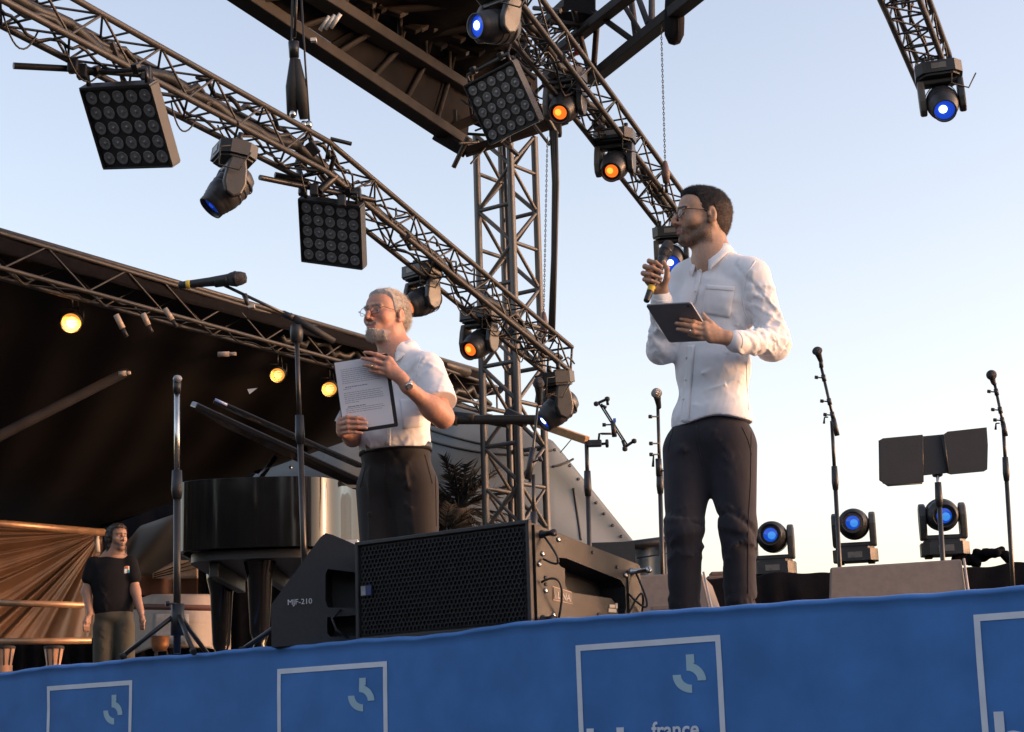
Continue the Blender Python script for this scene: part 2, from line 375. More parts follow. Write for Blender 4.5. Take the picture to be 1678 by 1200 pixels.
# hanging hem pieces: frames, emblem, words
t0 = s_of(PL(80, 1120, Vector((E0.x, E0.y, 0)), EN)); t3 = s_of(PL(1599, 1015, Vector((E0.x, E0.y, 0)), EN)); PITCHS = (t3 - t0) / 3
FWID = s_of(PL(1181, 1045, Vector((E0.x, E0.y, 0)), EN)) - s_of(PL(945, 1060, Vector((E0.x, E0.y, 0)), EN))
def strip(mb, f, a, b, n, out):           # printed strip: f(t)-> two (s,v) borders
    P = []
    for i in range(n + 1):
        (s0, v0), (s1, v1) = f(a + (b - a) * i / n); P.append([BN(s0, v0, out), BN(s1, v1, out)])
    mb.grid(P)
OUT = .0025
vtops = []
for k, (fx, fy) in enumerate([(80, 1125), (457, 1097), (945, 1058), (1598, 1008)]):
    q = PL(fx, fy, Vector((E0.x, E0.y, 0)), EN); s0 = t0 + PITCHS * k; q2 = ztop(s_of(q)) - q.z
    L = FWID; v0 = q2; th = .021; logo = MB()
    zoff = ztop(s0) - ztop(s0 + L)
    # printed square stays straight while the fabric edge sags
    def VV(s, v, s0=s0, L=L, v0=v0): return (s, v + v0 + (ztop(s) - ztop(s0)))
    strip(logo, lambda t: (VV(t, 0), VV(t, th)), s0, s0 + L, 24, OUT)
    strip(logo, lambda t: (VV(t, L - th), VV(t, L)), s0, s0 + L, 24, OUT)
    strip(logo, lambda t: (VV(s0, t), VV(s0 + th, t)), th, L - th, 20, OUT)
    strip(logo, lambda t: (VV(s0 + L - th, t), VV(s0 + L, t)), th, L - th, 20, OUT)
    logo.build('logo_frame', m_logo, ban)
    U = L / 236.0; UV = .00212                       # photo pixels of the third logo to metres, along and down
    em = MB()
    def arc(cx, cy, r0, r1, a0, a1):
        strip(em, lambda t: (VV(s0 + (cx + r0 * math.cos(t)) * U, (cy - r0 * math.sin(t)) * UV), VV(s0 + (cx + r1 * math.cos(t)) * U, (cy - r1 * math.sin(t)) * UV)), a0, a1, 14, OUT)
    strip(em, lambda t: (VV(s0 + 180.5 * U, t * UV), VV(s0 + 193.5 * U, t * UV)), 28, 42, 4, OUT)
    arc(180.5, 71, 17, 30, 0, math.pi / 2); strip(em, lambda t: (VV(s0 + 180.5 * U, t * UV), VV(s0 + 192 * U, t * UV)), 42.1, 52, 3, OUT + .0004)
    arc(188, 60, 17, 30, math.pi, 1.5 * math.pi)
    em.build('emblem', m_logob, ban)
    base = BN(s0 + 117 * U, 160 * U + v0); nrm = -EN
    for word, sx, vy, sz in (('france', 124, 160, 37), ('bleu', 12, 226, 122)):
        o = SE(s0 + sx * U, -.016 - .008, ztop(s0) - v0 - vy * UV)
        M = Matrix(((ES.x, 0, -EN.x, o.x), (ES.y, 0, -EN.y, o.y), (0, 1, 0, o.z), (0, 0, 0, 1)))
        text_mesh(word, sz * UV, M, 'lettering', m_logo, ban, bold=.016 * sz * UV, extrude=.0006)

# ------------------------------------------------------------------ black riser at the back right
m_cloth = mat('black_molton', (.008, .0075, .009), .95, 0, .2, 12, .3, 120, spec=.05)
YR = 12.2
rl, rr_ = PY(1165, 958, YR), PY(1700, 913, YR)
riser = thing('stage_riser', 'low black cloth covered riser carrying three moving lights', 'riser', (rl.x, YR, DECK))
zt = PY(1400, 934, YR).z
mb = MB(); P = []
for i in range(161):
    t = i / 160; x = rl.x - .5 + (rr_.x + 2.5 - rl.x) * t; zz = zt + (t - .35) * .05 + .012 * math.sin(t * 37) + .008 * math.sin(t * 91 + 2)
    wv = .025 * math.sin(t * 120 + 2 * math.sin(t * 33))
    P.append([V(x, YR + 2.4, zz - .03), V(x, YR + .02, zz - .006), V(x, YR - .02, zz - .02), V(x, YR - .03 + wv * .4, zz - .25), V(x, YR - .04 + wv, DECK)])
mb.grid(P); mb.build('skirt', m_cloth, riser)
mb = MB()
mb.box(((rl.x + rr_.x) / 2 + .8, YR + 1.2, (DECK + zt) / 2 - .06), rr_.x - rl.x + 2.2, 2.2, zt - DECK - .14); mb.build('platform', m_deck, riser)

# crumpled cloth beside the third floor light
vol = Vol(PY(1560, 905, YR + .9) - V(.3, .25, .2), PY(1560, 905, YR + .9) + V(.6, .25, .25), .012)
zz0 = PY(1590, 913, YR + .9)
for i in range(9):
    a = zz0 + V(-.12 + .045 * i, nrng.uniform(-.06, .06), nrng.uniform(-.02, .05) * (1.2 - i * .1)); b = a + V(nrng.uniform(.02, .1), nrng.uniform(-.05, .05), nrng.uniform(-.05, .04))
    vol.cap(a, b, .035, .03, .02)
vol.ripple(.006, 60, 3)
tag(vol.build('cloth_bundle', m_cloth), 'crumpled black cloth lying on the riser beside the rightmost floor light', 'cloth')

# small stone coloured case seen between the young man's legs
q = PY(1172, 950, 12.6); c_ = thing('equipment_case', 'small brown case on the riser just beside the young man\'s legs', 'case', (q.x, q.y, q.z - .08))
MB().box((q.x, q.y, q.z - .03), .13, .2, .10, bev=.012).build('body', mat('brown_case', (.16, .10, .075), .6), c_); MB().box((q.x + .01, q.y, q.z + .035), .09, .16, .03, bev=.008).build('lid', mat('brown_case', (.16, .10, .075), .6), c_)

# ------------------------------------------------------------------ grey tarpaulin wall, palms built for its reflections, beam
m_tarp = mat('grey_vinyl_tarp', (.135, .15, .153), .30, 0, .18, 1.2, .22, 2.2, spec=.5)
TY = 23.5
top = [(400, 800), (420, 775), (500, 720), (560, 688), (640, 672), (745, 655), (830, 690), (905, 722), (922, 742), (1046, 897), (1060, 930)]
tarp = thing('tarpaulin_wall', 'grey glossy tarpaulin wall with sloping right edge behind the tower', 'tarpaulin', PY(900, 1130, TY))
def tarpY(x, y):
    y0 = float(np.interp(x, [a for a, b in top], [b for a, b in top])); t = max(0, (y - y0) / (1165 - y0)); return TY + .10 * math.sin(x * .02 + t * 5) + .05 * math.sin(t * 23 + x * .011) - 1.5 * t + .5
P = []
for i in range(121):
    x = 400 + 660 * i / 120; y = float(np.interp(x, [a for a, b in top], [b for a, b in top]))
    row = []
    for j in range(41):
        t = j / 40; yy = y + (1165 - y) * t; Yv = tarpY(x, yy)
        row.append(PY(x, yy, Yv))
    P.append(row)
MB().grid(P).build('sheet', m_tarp, tarp, solid=.004)
m_seam = mat('tarp_seam', (.03, .032, .034), .6)
for (x0, y0, x1, y1, sg_) in ((690, 700, 905, 738, 10), (700, 722, 880, 745, 8), (905, 765, 940, 752, 2), (940, 800, 952, 885, 0)):
    mb = MB(); pts = [PY(a_, b_, tarpY(a_, b_) - .012) for a_, b_ in ((x0 + (x1 - x0) * t / 12, y0 + (y1 - y0) * t / 12 + sg_ * math.sin(t / 12 * math.pi)) for t in range(13))]
    mb.tube(pts, .016, 5); mb.build('seam', m_seam, tarp)
for i, (x, y) in enumerate([(915, 734), (940, 760), (954, 782), (969, 801), (983, 821), (996, 839), (1010, 858), (1024, 876)]):
    p = PY(x - 6, y + 3, tarpY(x - 6, y + 3) - .02)
    MB().lathe([(.010, -.01), (.020, -.01), (.020, .004), (.010, .006)], frame(p, V(0, -1, .2), V(1, 0, 0)), 10, cap=False).build('eyelet', m_seam, tarp)
# low tarp strip and black fence panel at the right foot of the tarpaulin
lowp = thing('low_screen', 'low grey screen with a dark top rail beside the right end of the loudspeaker', 'screen', PY(1090, 1100, 17))
MB().grid([[PY(x, y, 17 + .03 * math.sin(x * .2)) for y in (893, 920, 960, 1080)] for x in range(985, 1105, 8)]).build('sheet', m_tarp, lowp, solid=.004)
MB().tube([PY(975, 901, 16.95), PY(1040, 893, 16.95), PY(1110, 884, 16.95)], .045, 8).build('rail', m_blackm, lowp)
MB().box(PY(1005, 918, 16.9), .42, .04, .34).build('mesh_panel', m_black, lowp)
MB().tube([PY(1043, 915, 16.9), PY(1105, 905, 16.9)], .008, 6).build('wire', m_cable, lowp)

m_frond = mat('reflection_palm_frond', (.018, .016, .013), .85, 0, .35, 4)
m_trunk = mat('palm_trunk', (.05, .038, .028), .9, 0, .3, 12, .5, 40)
def palm(px, py, Y, Rr, nf, label, seed):  # dark palms modelled in place of reflections on the tarpaulin
    r = random.Random(seed); c = PY(px, py, Y); t = thing('reflection_palm', label, 'palm', (c.x, Y, .0), 'palms standing in for reflections in the tarpaulin')
    MB().tube([V(c.x, Y, 0), V(c.x + .05, Y, c.z * .5), c], [.2, .17, .15], 10).build('trunk', m_trunk, t)
    mb = MB()
    for i in range(nf):
        az = r.uniform(0, 6.283); el = r.uniform(-.5, 1.35); L = Rr * r.uniform(.75, 1.15)
        d = V(math.cos(az) * math.cos(el), math.sin(az) * math.cos(el) * .35, math.sin(el)); s_ = d.cross(V(0, 0, 1)).normalized()
        pts = [c + d * (L * t_) + V(0, 0, -.28 * L * t_ * t_) for t_ in (0, .3, .6, .85, 1)]
        mb.tube(pts, [.018, .014, .01, .007, .003], 4, smooth=False)
        for j in range(26):
            f = .2 + .8 * j / 26; p = c + d * (L * f) + V(0, 0, -.28 * L * f * f); sg2 = 1 if j % 2 else -1
            q = p + (s_ * sg2 * .8 + d * .7 + V(0, 0, r.uniform(-.5, .05))) * (.32 * Rr * (1.15 - f * .6)); n_ = (q - p).cross(d).normalized() * .012
            w_ = d * .016
            mb.add([p - w_, p + w_, q], [(0, 1, 2)])
    o = mb.build('crown', m_frond, t, fixn=False)
palm(752, 835, 22.2, .95, 46, 'dark palm standing in for a reflection directly left of the lattice tower', 3)
palm(728, 880, 22.0, .7, 34, 'low shaggy palm at the older man\'s right hip', 5)

m_wood = mat('orange_lit_timber', (.52, .27, .11), .7, 0, .2, 10, .2, 60, stretch=(1, 1, 1))  # orange light is put into the timber's base colour
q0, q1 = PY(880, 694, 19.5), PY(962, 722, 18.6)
tb = thing('timber_beam', 'timber bar coloured as if lit orange, poking out to the right of the tower', 'beam', q0)
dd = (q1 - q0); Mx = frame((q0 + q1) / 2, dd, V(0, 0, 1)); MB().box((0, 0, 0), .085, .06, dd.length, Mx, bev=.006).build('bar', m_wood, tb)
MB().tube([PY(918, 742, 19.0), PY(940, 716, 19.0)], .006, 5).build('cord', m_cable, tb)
# ------------------------------------------------------------------ tent at the left
m_canopy = mat('black_canopy_cloth', (.009, .008, .0085), .7, 0, .35, .6, .25, 2.5, spec=.15)
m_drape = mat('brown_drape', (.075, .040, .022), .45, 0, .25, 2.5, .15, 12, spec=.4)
TA, TB = PD(-90, 356, 14.6), PD(792, 612, 22.6)        # front roof edge
tent = thing('tent_canopy', 'black tent canopy sloping down behind the grand piano on the left', 'tent', V(PD(200, 700, 19).x, PD(200, 700, 19).y, 0))
BA, BB = PD(-260, 905, 23.5), PD(600, 676, 26.0)      # low back edge (unprojected far behind)
BM = PD(163, 866, 24.5)
P = []
for i in range(81):
    t = i / 80
    a = TA.lerp(TB, t); a.z += .03 * math.sin(t * 60)
    if t < .45: b = BA.lerp(BM, t / .45)
    else: b = BM.lerp(TB + V(.3, .6, -.02), (t - .45) / .55)
    row = []
    for j in range(25):
        u = j / 24; p = a.lerp(b, u); p.z -= .32 * math.sin(u * math.pi) * (1 - .3 * t) - .05 * math.sin(t * 14 + u * 2) * math.sin(u * math.pi)
        row.append(p)
    P.append(row)
MB().grid(P).build('roof_cloth', m_canopy, tent, solid=.006)
MB().tube([TA + V(0, -.05, .01), TB + V(0, -.05, .01)], .028, 8).build('edge_tube', m_alu, tent)
P = [[TA.lerp(TB, i / 40) + V(0, -.06, -.02 - .17 * j / 3 * (1 - .35 * i / 40)) + V(0, .02 * math.sin(i * 1.7 + j), 0) for j in range(4)] for i in range(41)]
MB().grid(P).build('valance', m_cloth, tent, solid=.004)
ribs = [((-20, 724), 14.8, (205, 611), 17.2, .05), ((420, 772), 23.6, (447, 742), 23.4, .05), ((300, 835), 24, (560, 690), 24.5, .03), ((165, 862), 24.3, (330, 800), 24.4, .04), ((500, 735), 22.5, (590, 678), 23.2, .05)]
for (a, da, b, db, r_) in ribs:
    MB().tube([PD(a[0], a[1], da), PD(b[0], b[1], db)], r_, 8).build('roof_pole', m_plate, tent)
for i, (x, y) in enumerate([(476, 766), (500, 752), (528, 722), (440, 758)]):
    MB().lathe([(.01, -.01), (.022, -.01), (.022, .006), (.01, .006)], frame(PD(x, y, 22.9), V(0, -1, .2), V(1, 0, 0)), 8, cap=False).build('eyelet', m_chrome, tent)
# far tip of the tent edge to the right of the older man
MB().tube([PD(700, 588, 21.6), PD(768, 611, 22.0)], .06, 8).build('edge_tube', m_alu, tent)

# left drape, gathered at its upper right corner
G = PD(168, 872, 23.4)
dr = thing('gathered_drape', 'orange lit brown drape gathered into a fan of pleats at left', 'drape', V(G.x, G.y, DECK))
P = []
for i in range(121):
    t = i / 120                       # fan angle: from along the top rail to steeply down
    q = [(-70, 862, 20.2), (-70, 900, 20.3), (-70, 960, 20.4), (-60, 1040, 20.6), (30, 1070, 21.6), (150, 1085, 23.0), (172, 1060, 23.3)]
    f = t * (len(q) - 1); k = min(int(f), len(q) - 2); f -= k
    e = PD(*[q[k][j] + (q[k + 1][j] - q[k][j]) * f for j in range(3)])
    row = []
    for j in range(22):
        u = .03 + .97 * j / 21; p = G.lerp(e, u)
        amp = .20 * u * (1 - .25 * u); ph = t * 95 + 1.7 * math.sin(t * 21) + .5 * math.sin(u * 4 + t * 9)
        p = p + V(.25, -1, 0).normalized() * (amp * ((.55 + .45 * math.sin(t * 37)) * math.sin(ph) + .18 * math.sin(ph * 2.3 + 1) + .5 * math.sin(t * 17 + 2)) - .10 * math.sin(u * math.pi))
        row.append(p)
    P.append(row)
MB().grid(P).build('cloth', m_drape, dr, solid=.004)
wl = thing('rear_screen_cloth', 'dull brown cloth screen hanging behind the man in the black T-shirt', 'cloth', PY(280, 1130, 22.2))
P = []
for i in range(41):
    x = 195 + 190 * i / 40; y0 = float(np.interp(x, [195, 230, 300, 385], [902, 862, 838, 800])); P.append([PY(x, y0 + (945 + .12 * (x - 195) * 0 - y0) * j / 10, 24.4 + .08 * math.sin(x * .06 + j * .5) - .3 * j / 10) for j in range(11)])
MB().grid(P).build('sheet', mat('brown_screen_cloth', (.125, .105, .082), .7, 0, .35, 1.2, .2, 6), wl, solid=.004)
P = [[PY(222 + 110 * i / 20, 944 + 32 * j / 6, 23.2 + .05 * math.sin(i * .6)) for j in range(7)] for i in range(21)]
MB().grid(P).build('lower_band', mat('rust_cloth', (.15, .075, .05), .75, 0, .25, 2), wl, solid=.004)
# striped pale flap
P = [[PY(250 + 76 * i / 14, (918 if i > 7 else 940 - 3.1 * i) + (948 - (918 if i > 7 else 940 - 3.1 * i)) * j / 5, 23.0) for j in range(6)] for i in range(15)]
MB().grid(P).build('pale_flap', mat('pale_canvas', (.55, .47, .40), .7), wl, solid=.004)
for k in range(3): MB().tube([PY(252, 941 + 3 * k, 22.95), PY(322, 917 + 7 * k, 22.95)], .008, 5).build('stay_wire', m_cable, wl)

# pale ribbed cover (behind the man's hand)
m_cover = mat('cream_ribbed_cover', (.25, .20, .165), .7, 0, .12, 6, .1, 30)
cv = thing('ribbed_cover', 'cream ribbed vehicle-like cover low behind the tripod stand', 'cover', PY(290, 1100, 17.5))
P = []
for i in range(33):
    a = -1 + 2 * i / 32; x = 296 + 82 * a; row = []
    for j in range(24):
        t = j / 23; y = 974 + 16 * max(0, abs(a) - .55) ** 1.2 * 2.2 + (1062 - 974) * t
        Yv = 17.2 + 1.1 * (abs(a) ** 3) + .25 * (1 - t) ** 3 + (.018 if (t > .5 and j % 2) else 0); row.append(PY(x, y, Yv))
    P.append(row)
MB().grid(P).build('shell', m_cover, cv, solid=.006)
MB().tube([PY(214, 994, 17.0), PY(372, 997, 16.9)], .028, 8).build('band', mat('rust_band', (.11, .045, .03), .6), cv)
P = [[PY(250 + 60 * i / 8, 1006 + 50 * j / 4, 17.13) for j in range(5)] for i in range(9)]
MB().grid(P).build('grey_patch', mat('grey_patch', (.27, .27, .27), .7), cv, solid=.003)
# guard rails; their orange light is put into the tube colour
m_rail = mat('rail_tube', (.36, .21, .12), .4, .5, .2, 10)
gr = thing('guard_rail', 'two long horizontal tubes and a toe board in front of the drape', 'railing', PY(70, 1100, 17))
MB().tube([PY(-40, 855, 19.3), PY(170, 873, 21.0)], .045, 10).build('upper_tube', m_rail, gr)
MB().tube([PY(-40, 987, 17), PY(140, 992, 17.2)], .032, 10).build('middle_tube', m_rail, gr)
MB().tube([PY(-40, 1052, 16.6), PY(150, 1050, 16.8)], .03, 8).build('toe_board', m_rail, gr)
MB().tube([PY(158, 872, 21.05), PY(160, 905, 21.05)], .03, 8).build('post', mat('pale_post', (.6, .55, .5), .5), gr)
# small lanterns behind the edge at far left
for px, lab in ((88, 'small bucket lantern coloured as if lit, on the floor below the drape'), (8, 'small bucket lantern cut by the left edge of the picture')):
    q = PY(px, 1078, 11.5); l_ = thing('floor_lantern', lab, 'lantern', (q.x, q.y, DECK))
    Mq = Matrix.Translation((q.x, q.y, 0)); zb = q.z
    MB().lathe([(.05, DECK), (.05, zb - .05), (.045, zb - .045), (.062, zb + .06), (.058, zb + .06), (.04, zb - .03)], Mq, 16, cap=False).build('bucket', mat('lantern_skin', (.40, .20, .10), .6), l_)  # the lit orange is put into the skin colour; nothing emits
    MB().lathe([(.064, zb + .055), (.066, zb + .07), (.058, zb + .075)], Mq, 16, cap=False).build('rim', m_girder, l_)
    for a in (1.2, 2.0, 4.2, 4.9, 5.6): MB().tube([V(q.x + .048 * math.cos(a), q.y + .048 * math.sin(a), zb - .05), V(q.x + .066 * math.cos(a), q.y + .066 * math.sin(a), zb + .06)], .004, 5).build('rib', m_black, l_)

# black sheets added to keep the gaps low at the back dark
bk = thing('dark_gap_sheet', 'black sheet added to keep the gap under the tent dark behind the piano', 'backdrop', PY(280, 1150, 25.2))
P = []
for i in range(61):
    x = 150 + 300 * i / 60; y0 = float(np.interp(x, [150, 170, 330, 450], [840, 846, 792, 735])); P.append([PY(x, y0 + (1175 - y0) * j / 8, 25.4 + .12 * math.sin(x * .13) * j / 8 - .3 * j / 8) for j in range(9)])
MB().grid(P).build('cloth', m_cloth, bk, solid=.01)
fs = thing('dark_floor_sheet', 'black sheet added as the dark below the gathered drape at far left', 'skirt', PY(60, 1150, 18))  # sheet added to stand for the darkness below the drape
P = [[PY(-60 + 260 * i / 50, 1046 + (1130 - 1046) * j / 4, 18.2 + .05 * math.sin(i * 1.3)) for j in range(5)] for i in range(51)]
MB().grid(P).build('cloth', m_cloth, fs, solid=.01)
# unseen trees added behind the camera to darken the lacquer and the tarpaulin
r = np.random.RandomState(31); vv, ff = [], []
for t in range(46):
    az = math.radians(r.uniform(128, 300)); d = r.uniform(20, 34); hgt = r.uniform(7.5, 9.5); cx_, cy_ = d * math.sin(az), d * math.cos(az); rad = r.uniform(2.2, 4.0)
    for k in range(620):
        p = r.normal(size=3); p = p / np.linalg.norm(p) * r.uniform(.35, 1) ** .5; q = np.array([cx_, cy_, hgt * .58]) + p * [rad, rad, hgt * .46]; s_ = r.uniform(.3, .7); u = r.normal(size=3); u /= np.linalg.norm(u); w_ = np.cross(u, r.normal(size=3)); w_ /= np.linalg.norm(w_)
        b = len(vv); vv += [q + u * s_, q + w_ * s_ * .7, q - u * s_, q - w_ * s_ * .7]; ff.append((b, b + 1, b + 2, b + 3))
tl_ = np_mesh('added_treeline', np.array(vv), np.array(ff), mat('dusk_foliage', (.045, .06, .03), .8, 0, .3, 1), None, None, False); tag(tl_, 'unseen row of dark trees added behind the camera to darken reflections', 'trees', kind='stuff')

P = [[PY(325 + 275 * i / 50, 800 + (1150 - 800) * j / 6, 22.6 + .1 * math.sin(i * .9) * j / 6) for j in range(7)] for i in range(51)]
b3 = thing('dark_rear_sheet', 'black sheet added as the dark low behind the piano legs', 'backdrop', PY(430, 1150, 22.6)); MB().grid(P).build('cloth', m_cloth, b3, solid=.01)  # sheet added to stand for the darkness behind the piano legs
# unseen loudspeaker column added at right to shade the young man's head and shoulders
pa = thing('shade_speaker_column', 'unseen column of black loudspeakers added right of the stage to cast shade', 'loudspeaker', V(7.0, 6.48, 4.05))
for k in range(8):
    M_ = Matrix.Translation((7.0 + .012 * k * k * .3, 6.48, 4.2 + .29 * k)) @ Matrix.Rotation(math.radians(8 - 1.6 * k), 4, 'X')
    bx = MB().box((0, 0, 0), .52, .74, .27, M_, bev=.02).build('speaker_box', m_black, pa); MB().box((0, -.375, 0), .46, .012, .23, M_).build('grille', m_blackm, bx)
MB().box((7.05, 6.48, 6.5), .5, .6, .08, bev=.01).build('rigging_frame', m_steel, pa); MB().tube([V(7.05, 6.48, 6.5), V(7.05, 6.48, 10.5)], .02, 6).build('chain', m_steel, pa)
# ------------------------------------------------------------------ trusses
def box_truss(name, label, pts, wd, ht, rc=.024, rbr=.0095, parent=None, mt=None, step=None, rung_every=1, cat='truss', n=8, root=None):
    mt = mt or m_alu
    t = parent or thing(name, label, cat, pts[0] if root is None else root)
    C4 = []
    for i, p in enumerate(pts):
        d = (pts[min(i + 1, len(pts) - 1)] - pts[max(i - 1, 0)]).normalized()
        sd_ = d.cross(V(0, 0, 1)).normalized(); up_ = sd_.cross(d).normalized()
        C4.append([p + sd_ * (a * wd / 2) + up_ * (b * ht / 2) for a, b in ((-1, 1), (1, 1), (1, -1), (-1, -1))])
    for i in range(len(pts) - 1):
        for k in range(4): bar('chord', C4[i][k], C4[i + 1][k], rc, mt, t, n)
        L = (pts[i + 1] - pts[i]).length; st = step or wd * 1.25; ns = max(2, int(round(L / st)))
        for k in range(4):
            a0, a1, b0, b1 = C4[i][k], C4[i + 1][k], C4[i][(k + 1) % 4], C4[i + 1][(k + 1) % 4]
            for j in range(ns):
                f0, f1 = j / ns, (j + 1) / ns
                if (j + k) % 2: bar('brace', a0.lerp(a1, f0), b0.lerp(b1, f1), rbr, mt, t, 6)
                else: bar('brace', b0.lerp(b1, f0), a0.lerp(a1, f1), rbr, mt, t, 6)
                if rung_every and j % rung_every == 0 and k in (0, 2): bar('rung', a0.lerp(a1, f0), b0.lerp(b1, f0), rbr, mt, t, 6)
    for k in range(4): bar('end_rung', C4[-1][k], C4[-1][(k + 1) % 4], rbr * 1.3, mt, t, 6)
    # bolted joints every two metres or so: sleeves on the chords
    return t, C4
def wire(name, label, pts, r, parent=None, m=None, cat='cable'):
    mb = MB().tube(pts, r, 6); o = mb.build(name, m or m_cable, parent)
    return o

T1 = [PD(-90, -62, 10.6), PD(515, 262, 14.6), PD(917, 592, 18.2)]
t1, c1 = box_truss('lighting_truss', 'long bent lighting truss from the upper left down to the tower', T1, .27, .27, .024)
T2 = [PD(800, -50, 14.0), PD(985, 191, 16.4), PD(1122, 374, 18.6)]
t2, c2 = box_truss('lighting_truss', 'lighting truss running down behind the young man\'s head', T2, .29, .29, .026)
T3 = [PD(1455, -70, 13.6), PD(1484, 0, 14.6), PD(1531, 118, 16.2)]
t3_, c3 = box_truss('lighting_truss', 'short lighting truss alone in the sky at upper right', T3, .29, .29, .026)
T4 = [PD(-90, 394, 14.7), PD(250, 490, 17.0), PD(560, 578, 20.0), PD(800, 655, 22.7)]
t4, c4 = box_truss('tent_truss', 'flat lit truss under the front edge of the black tent', T4, .26, .30, .022, step=.55, rung_every=0)
# loose cables along the trusses (parts of their truss)
def along(C, a, b, t): 
    n = len(C) - 1; f = min(t * n, n - 1e-6); i = int(f); f -= i; k0, k1 = a, b
    return C[i][k0].lerp(C[i + 1][k0], f).lerp(C[i][k1].lerp(C[i + 1][k1], f), .5)
r = random.Random(5)
def loom(C, t, name, ka, kb, f0, f1, rad, seed, n=40, amp=.05):
    rr = random.Random(seed); pts = []
    ph = [rr.uniform(0, 6) for _ in range(4)]
    for i in range(n + 1):
        f = f0 + (f1 - f0) * i / n; p = along(C, ka, kb, f)
        pts.append(p + V(amp * .4 * math.sin(i * .9 + ph[0]), amp * .4 * math.sin(i * .7 + ph[1]), amp * math.sin(i * .55 + ph[2]) * .7 + amp * .5 * math.sin(i * 1.6 + ph[3])))
    MB().tube(pts, rad, 6).build(name, m_cable, t)
loom(c1, t1, 'cable_loom', 0, 2, 0, 1, .040, 1, 60, .03); loom(c1, t1, 'cable_loom', 1, 3, 0, 1, .022, 2, 80, .07)
loom(c1, t1, 'cable_loom', 2, 3, .05, .95, .012, 3, 90, .05); loom(c1, t1, 'cable', 0, 1, .3, .55, .02, 8, 30, .06); loom(c1, t1, 'cable', 1, 2, .5, 1, .009, 9, 90, .09)
loom(c2, t2, 'cable_loom', 0, 2, 0, 1, .035, 4, 60, .04); loom(c2, t2, 'cable', 2, 3, 0, 1, .012, 5, 70, .07); loom(c2, t2, 'cable', 1, 3, .3, 1, .012, 6, 70, .07)
loom(c3, t3_, 'cable', 0, 2, 0, .98, .014, 7, 40, .05); loom(c3, t3_, 'cable', 1, 3, .1, .98, .009, 17, 50, .07)
loom(c4, t4, 'cable', 2, 3, 0, 1, .010, 18, 80, .05); loom(c4, t4, 'cable_loom', 2, 0, .55, 1, .04, 19, 60, .06)
for i in range(13):
    f = .06 + .9 * i / 13; p = along(c1, 2, 3, f); q = along(c1, 2, 3, min(1, f + r.uniform(.02, .05))); MB().tube(curve_pts(p, q, r.uniform(.04, .22), 10, V(0, r.uniform(-.08, .02), 0)), .0065, 5).build('cable_loop', m_cable, t1)
for i in range(9):
    f = .1 + .85 * i / 9; p = along(c2, 2, 3, f); q = along(c2, 2, 3, min(1, f + r.uniform(.03, .06))); MB().tube(curve_pts(p, q, r.uniform(.04, .2), 10), .0065, 5).build('cable_loop', m_cable, t2)
for T_, C_, nn_ in ((t1, c1, 10), (t2, c2, 7), (t3_, c3, 4)):
    for i in range(nn_):
        p = along(C_, r.choice((0, 1, 2)), r.choice((2, 3)), r.uniform(.05, .98)); MB().box((0, 0, 0), r.uniform(.03, .09), r.uniform(.03, .07), r.uniform(.04, .12), frame(p, V(r.uniform(-1, 1), r.uniform(-1, 1), 1), V(1, 0, 0)), bev=.006).build('connector', r.choice((m_black, m_blackm, m_steel)), T_)
# cluttered junction where truss one hangs from the sling
for i in range(16):
    p = PD(515 + r.uniform(-40, 40), 262 + r.uniform(-40, 45), 14.6); q = p + V(r.uniform(-.25, .25), r.uniform(-.15, .15), r.uniform(-.22, .22))
    bar('bracket', p, q, r.uniform(.012, .035), m_blackm, t1, 6)
# clamps and cross tubes that carry the lamp panels
for a, b, da, db in (((22, 108), (118, 113), 11.7, 11.9), ((118, 113), (250, 124), 11.9, 12.1), ((426, 291), (470, 300), 14.2, 14.4), ((470, 300), (612, 328), 14.4, 14.9)):
    bar('cross_tube', PD(*a, da), PD(*b, db), .024, m_blackm, t1, 8)
for x, y, d in ((120, 108, 11.85), (135, 118, 11.9), (240, 122, 12.05), (515, 312, 14.5), (585, 318, 14.7), (560, 330, 14.6)):
    MB().box(PD(x, y, d), .07, .07, .10, bev=.01).build('clamp', m_blackm, t1)
bar('hanger_tube', PD(690, 1018 - 330, 18.4), PD(900, 688, 18.2), .05, m_steel, t4, 8)   # dark bundled tube at the tower foot of the tent truss
for i in range(7):
    MB().tube([PD(690 + i * 28, 686 + r.uniform(-8, 4), 18.4), PD(722 + i * 28, 690 + r.uniform(-6, 6), 18.3)], .05 + r.uniform(-.015, .015), 7).build('cloth_roll', m_cable, t4)

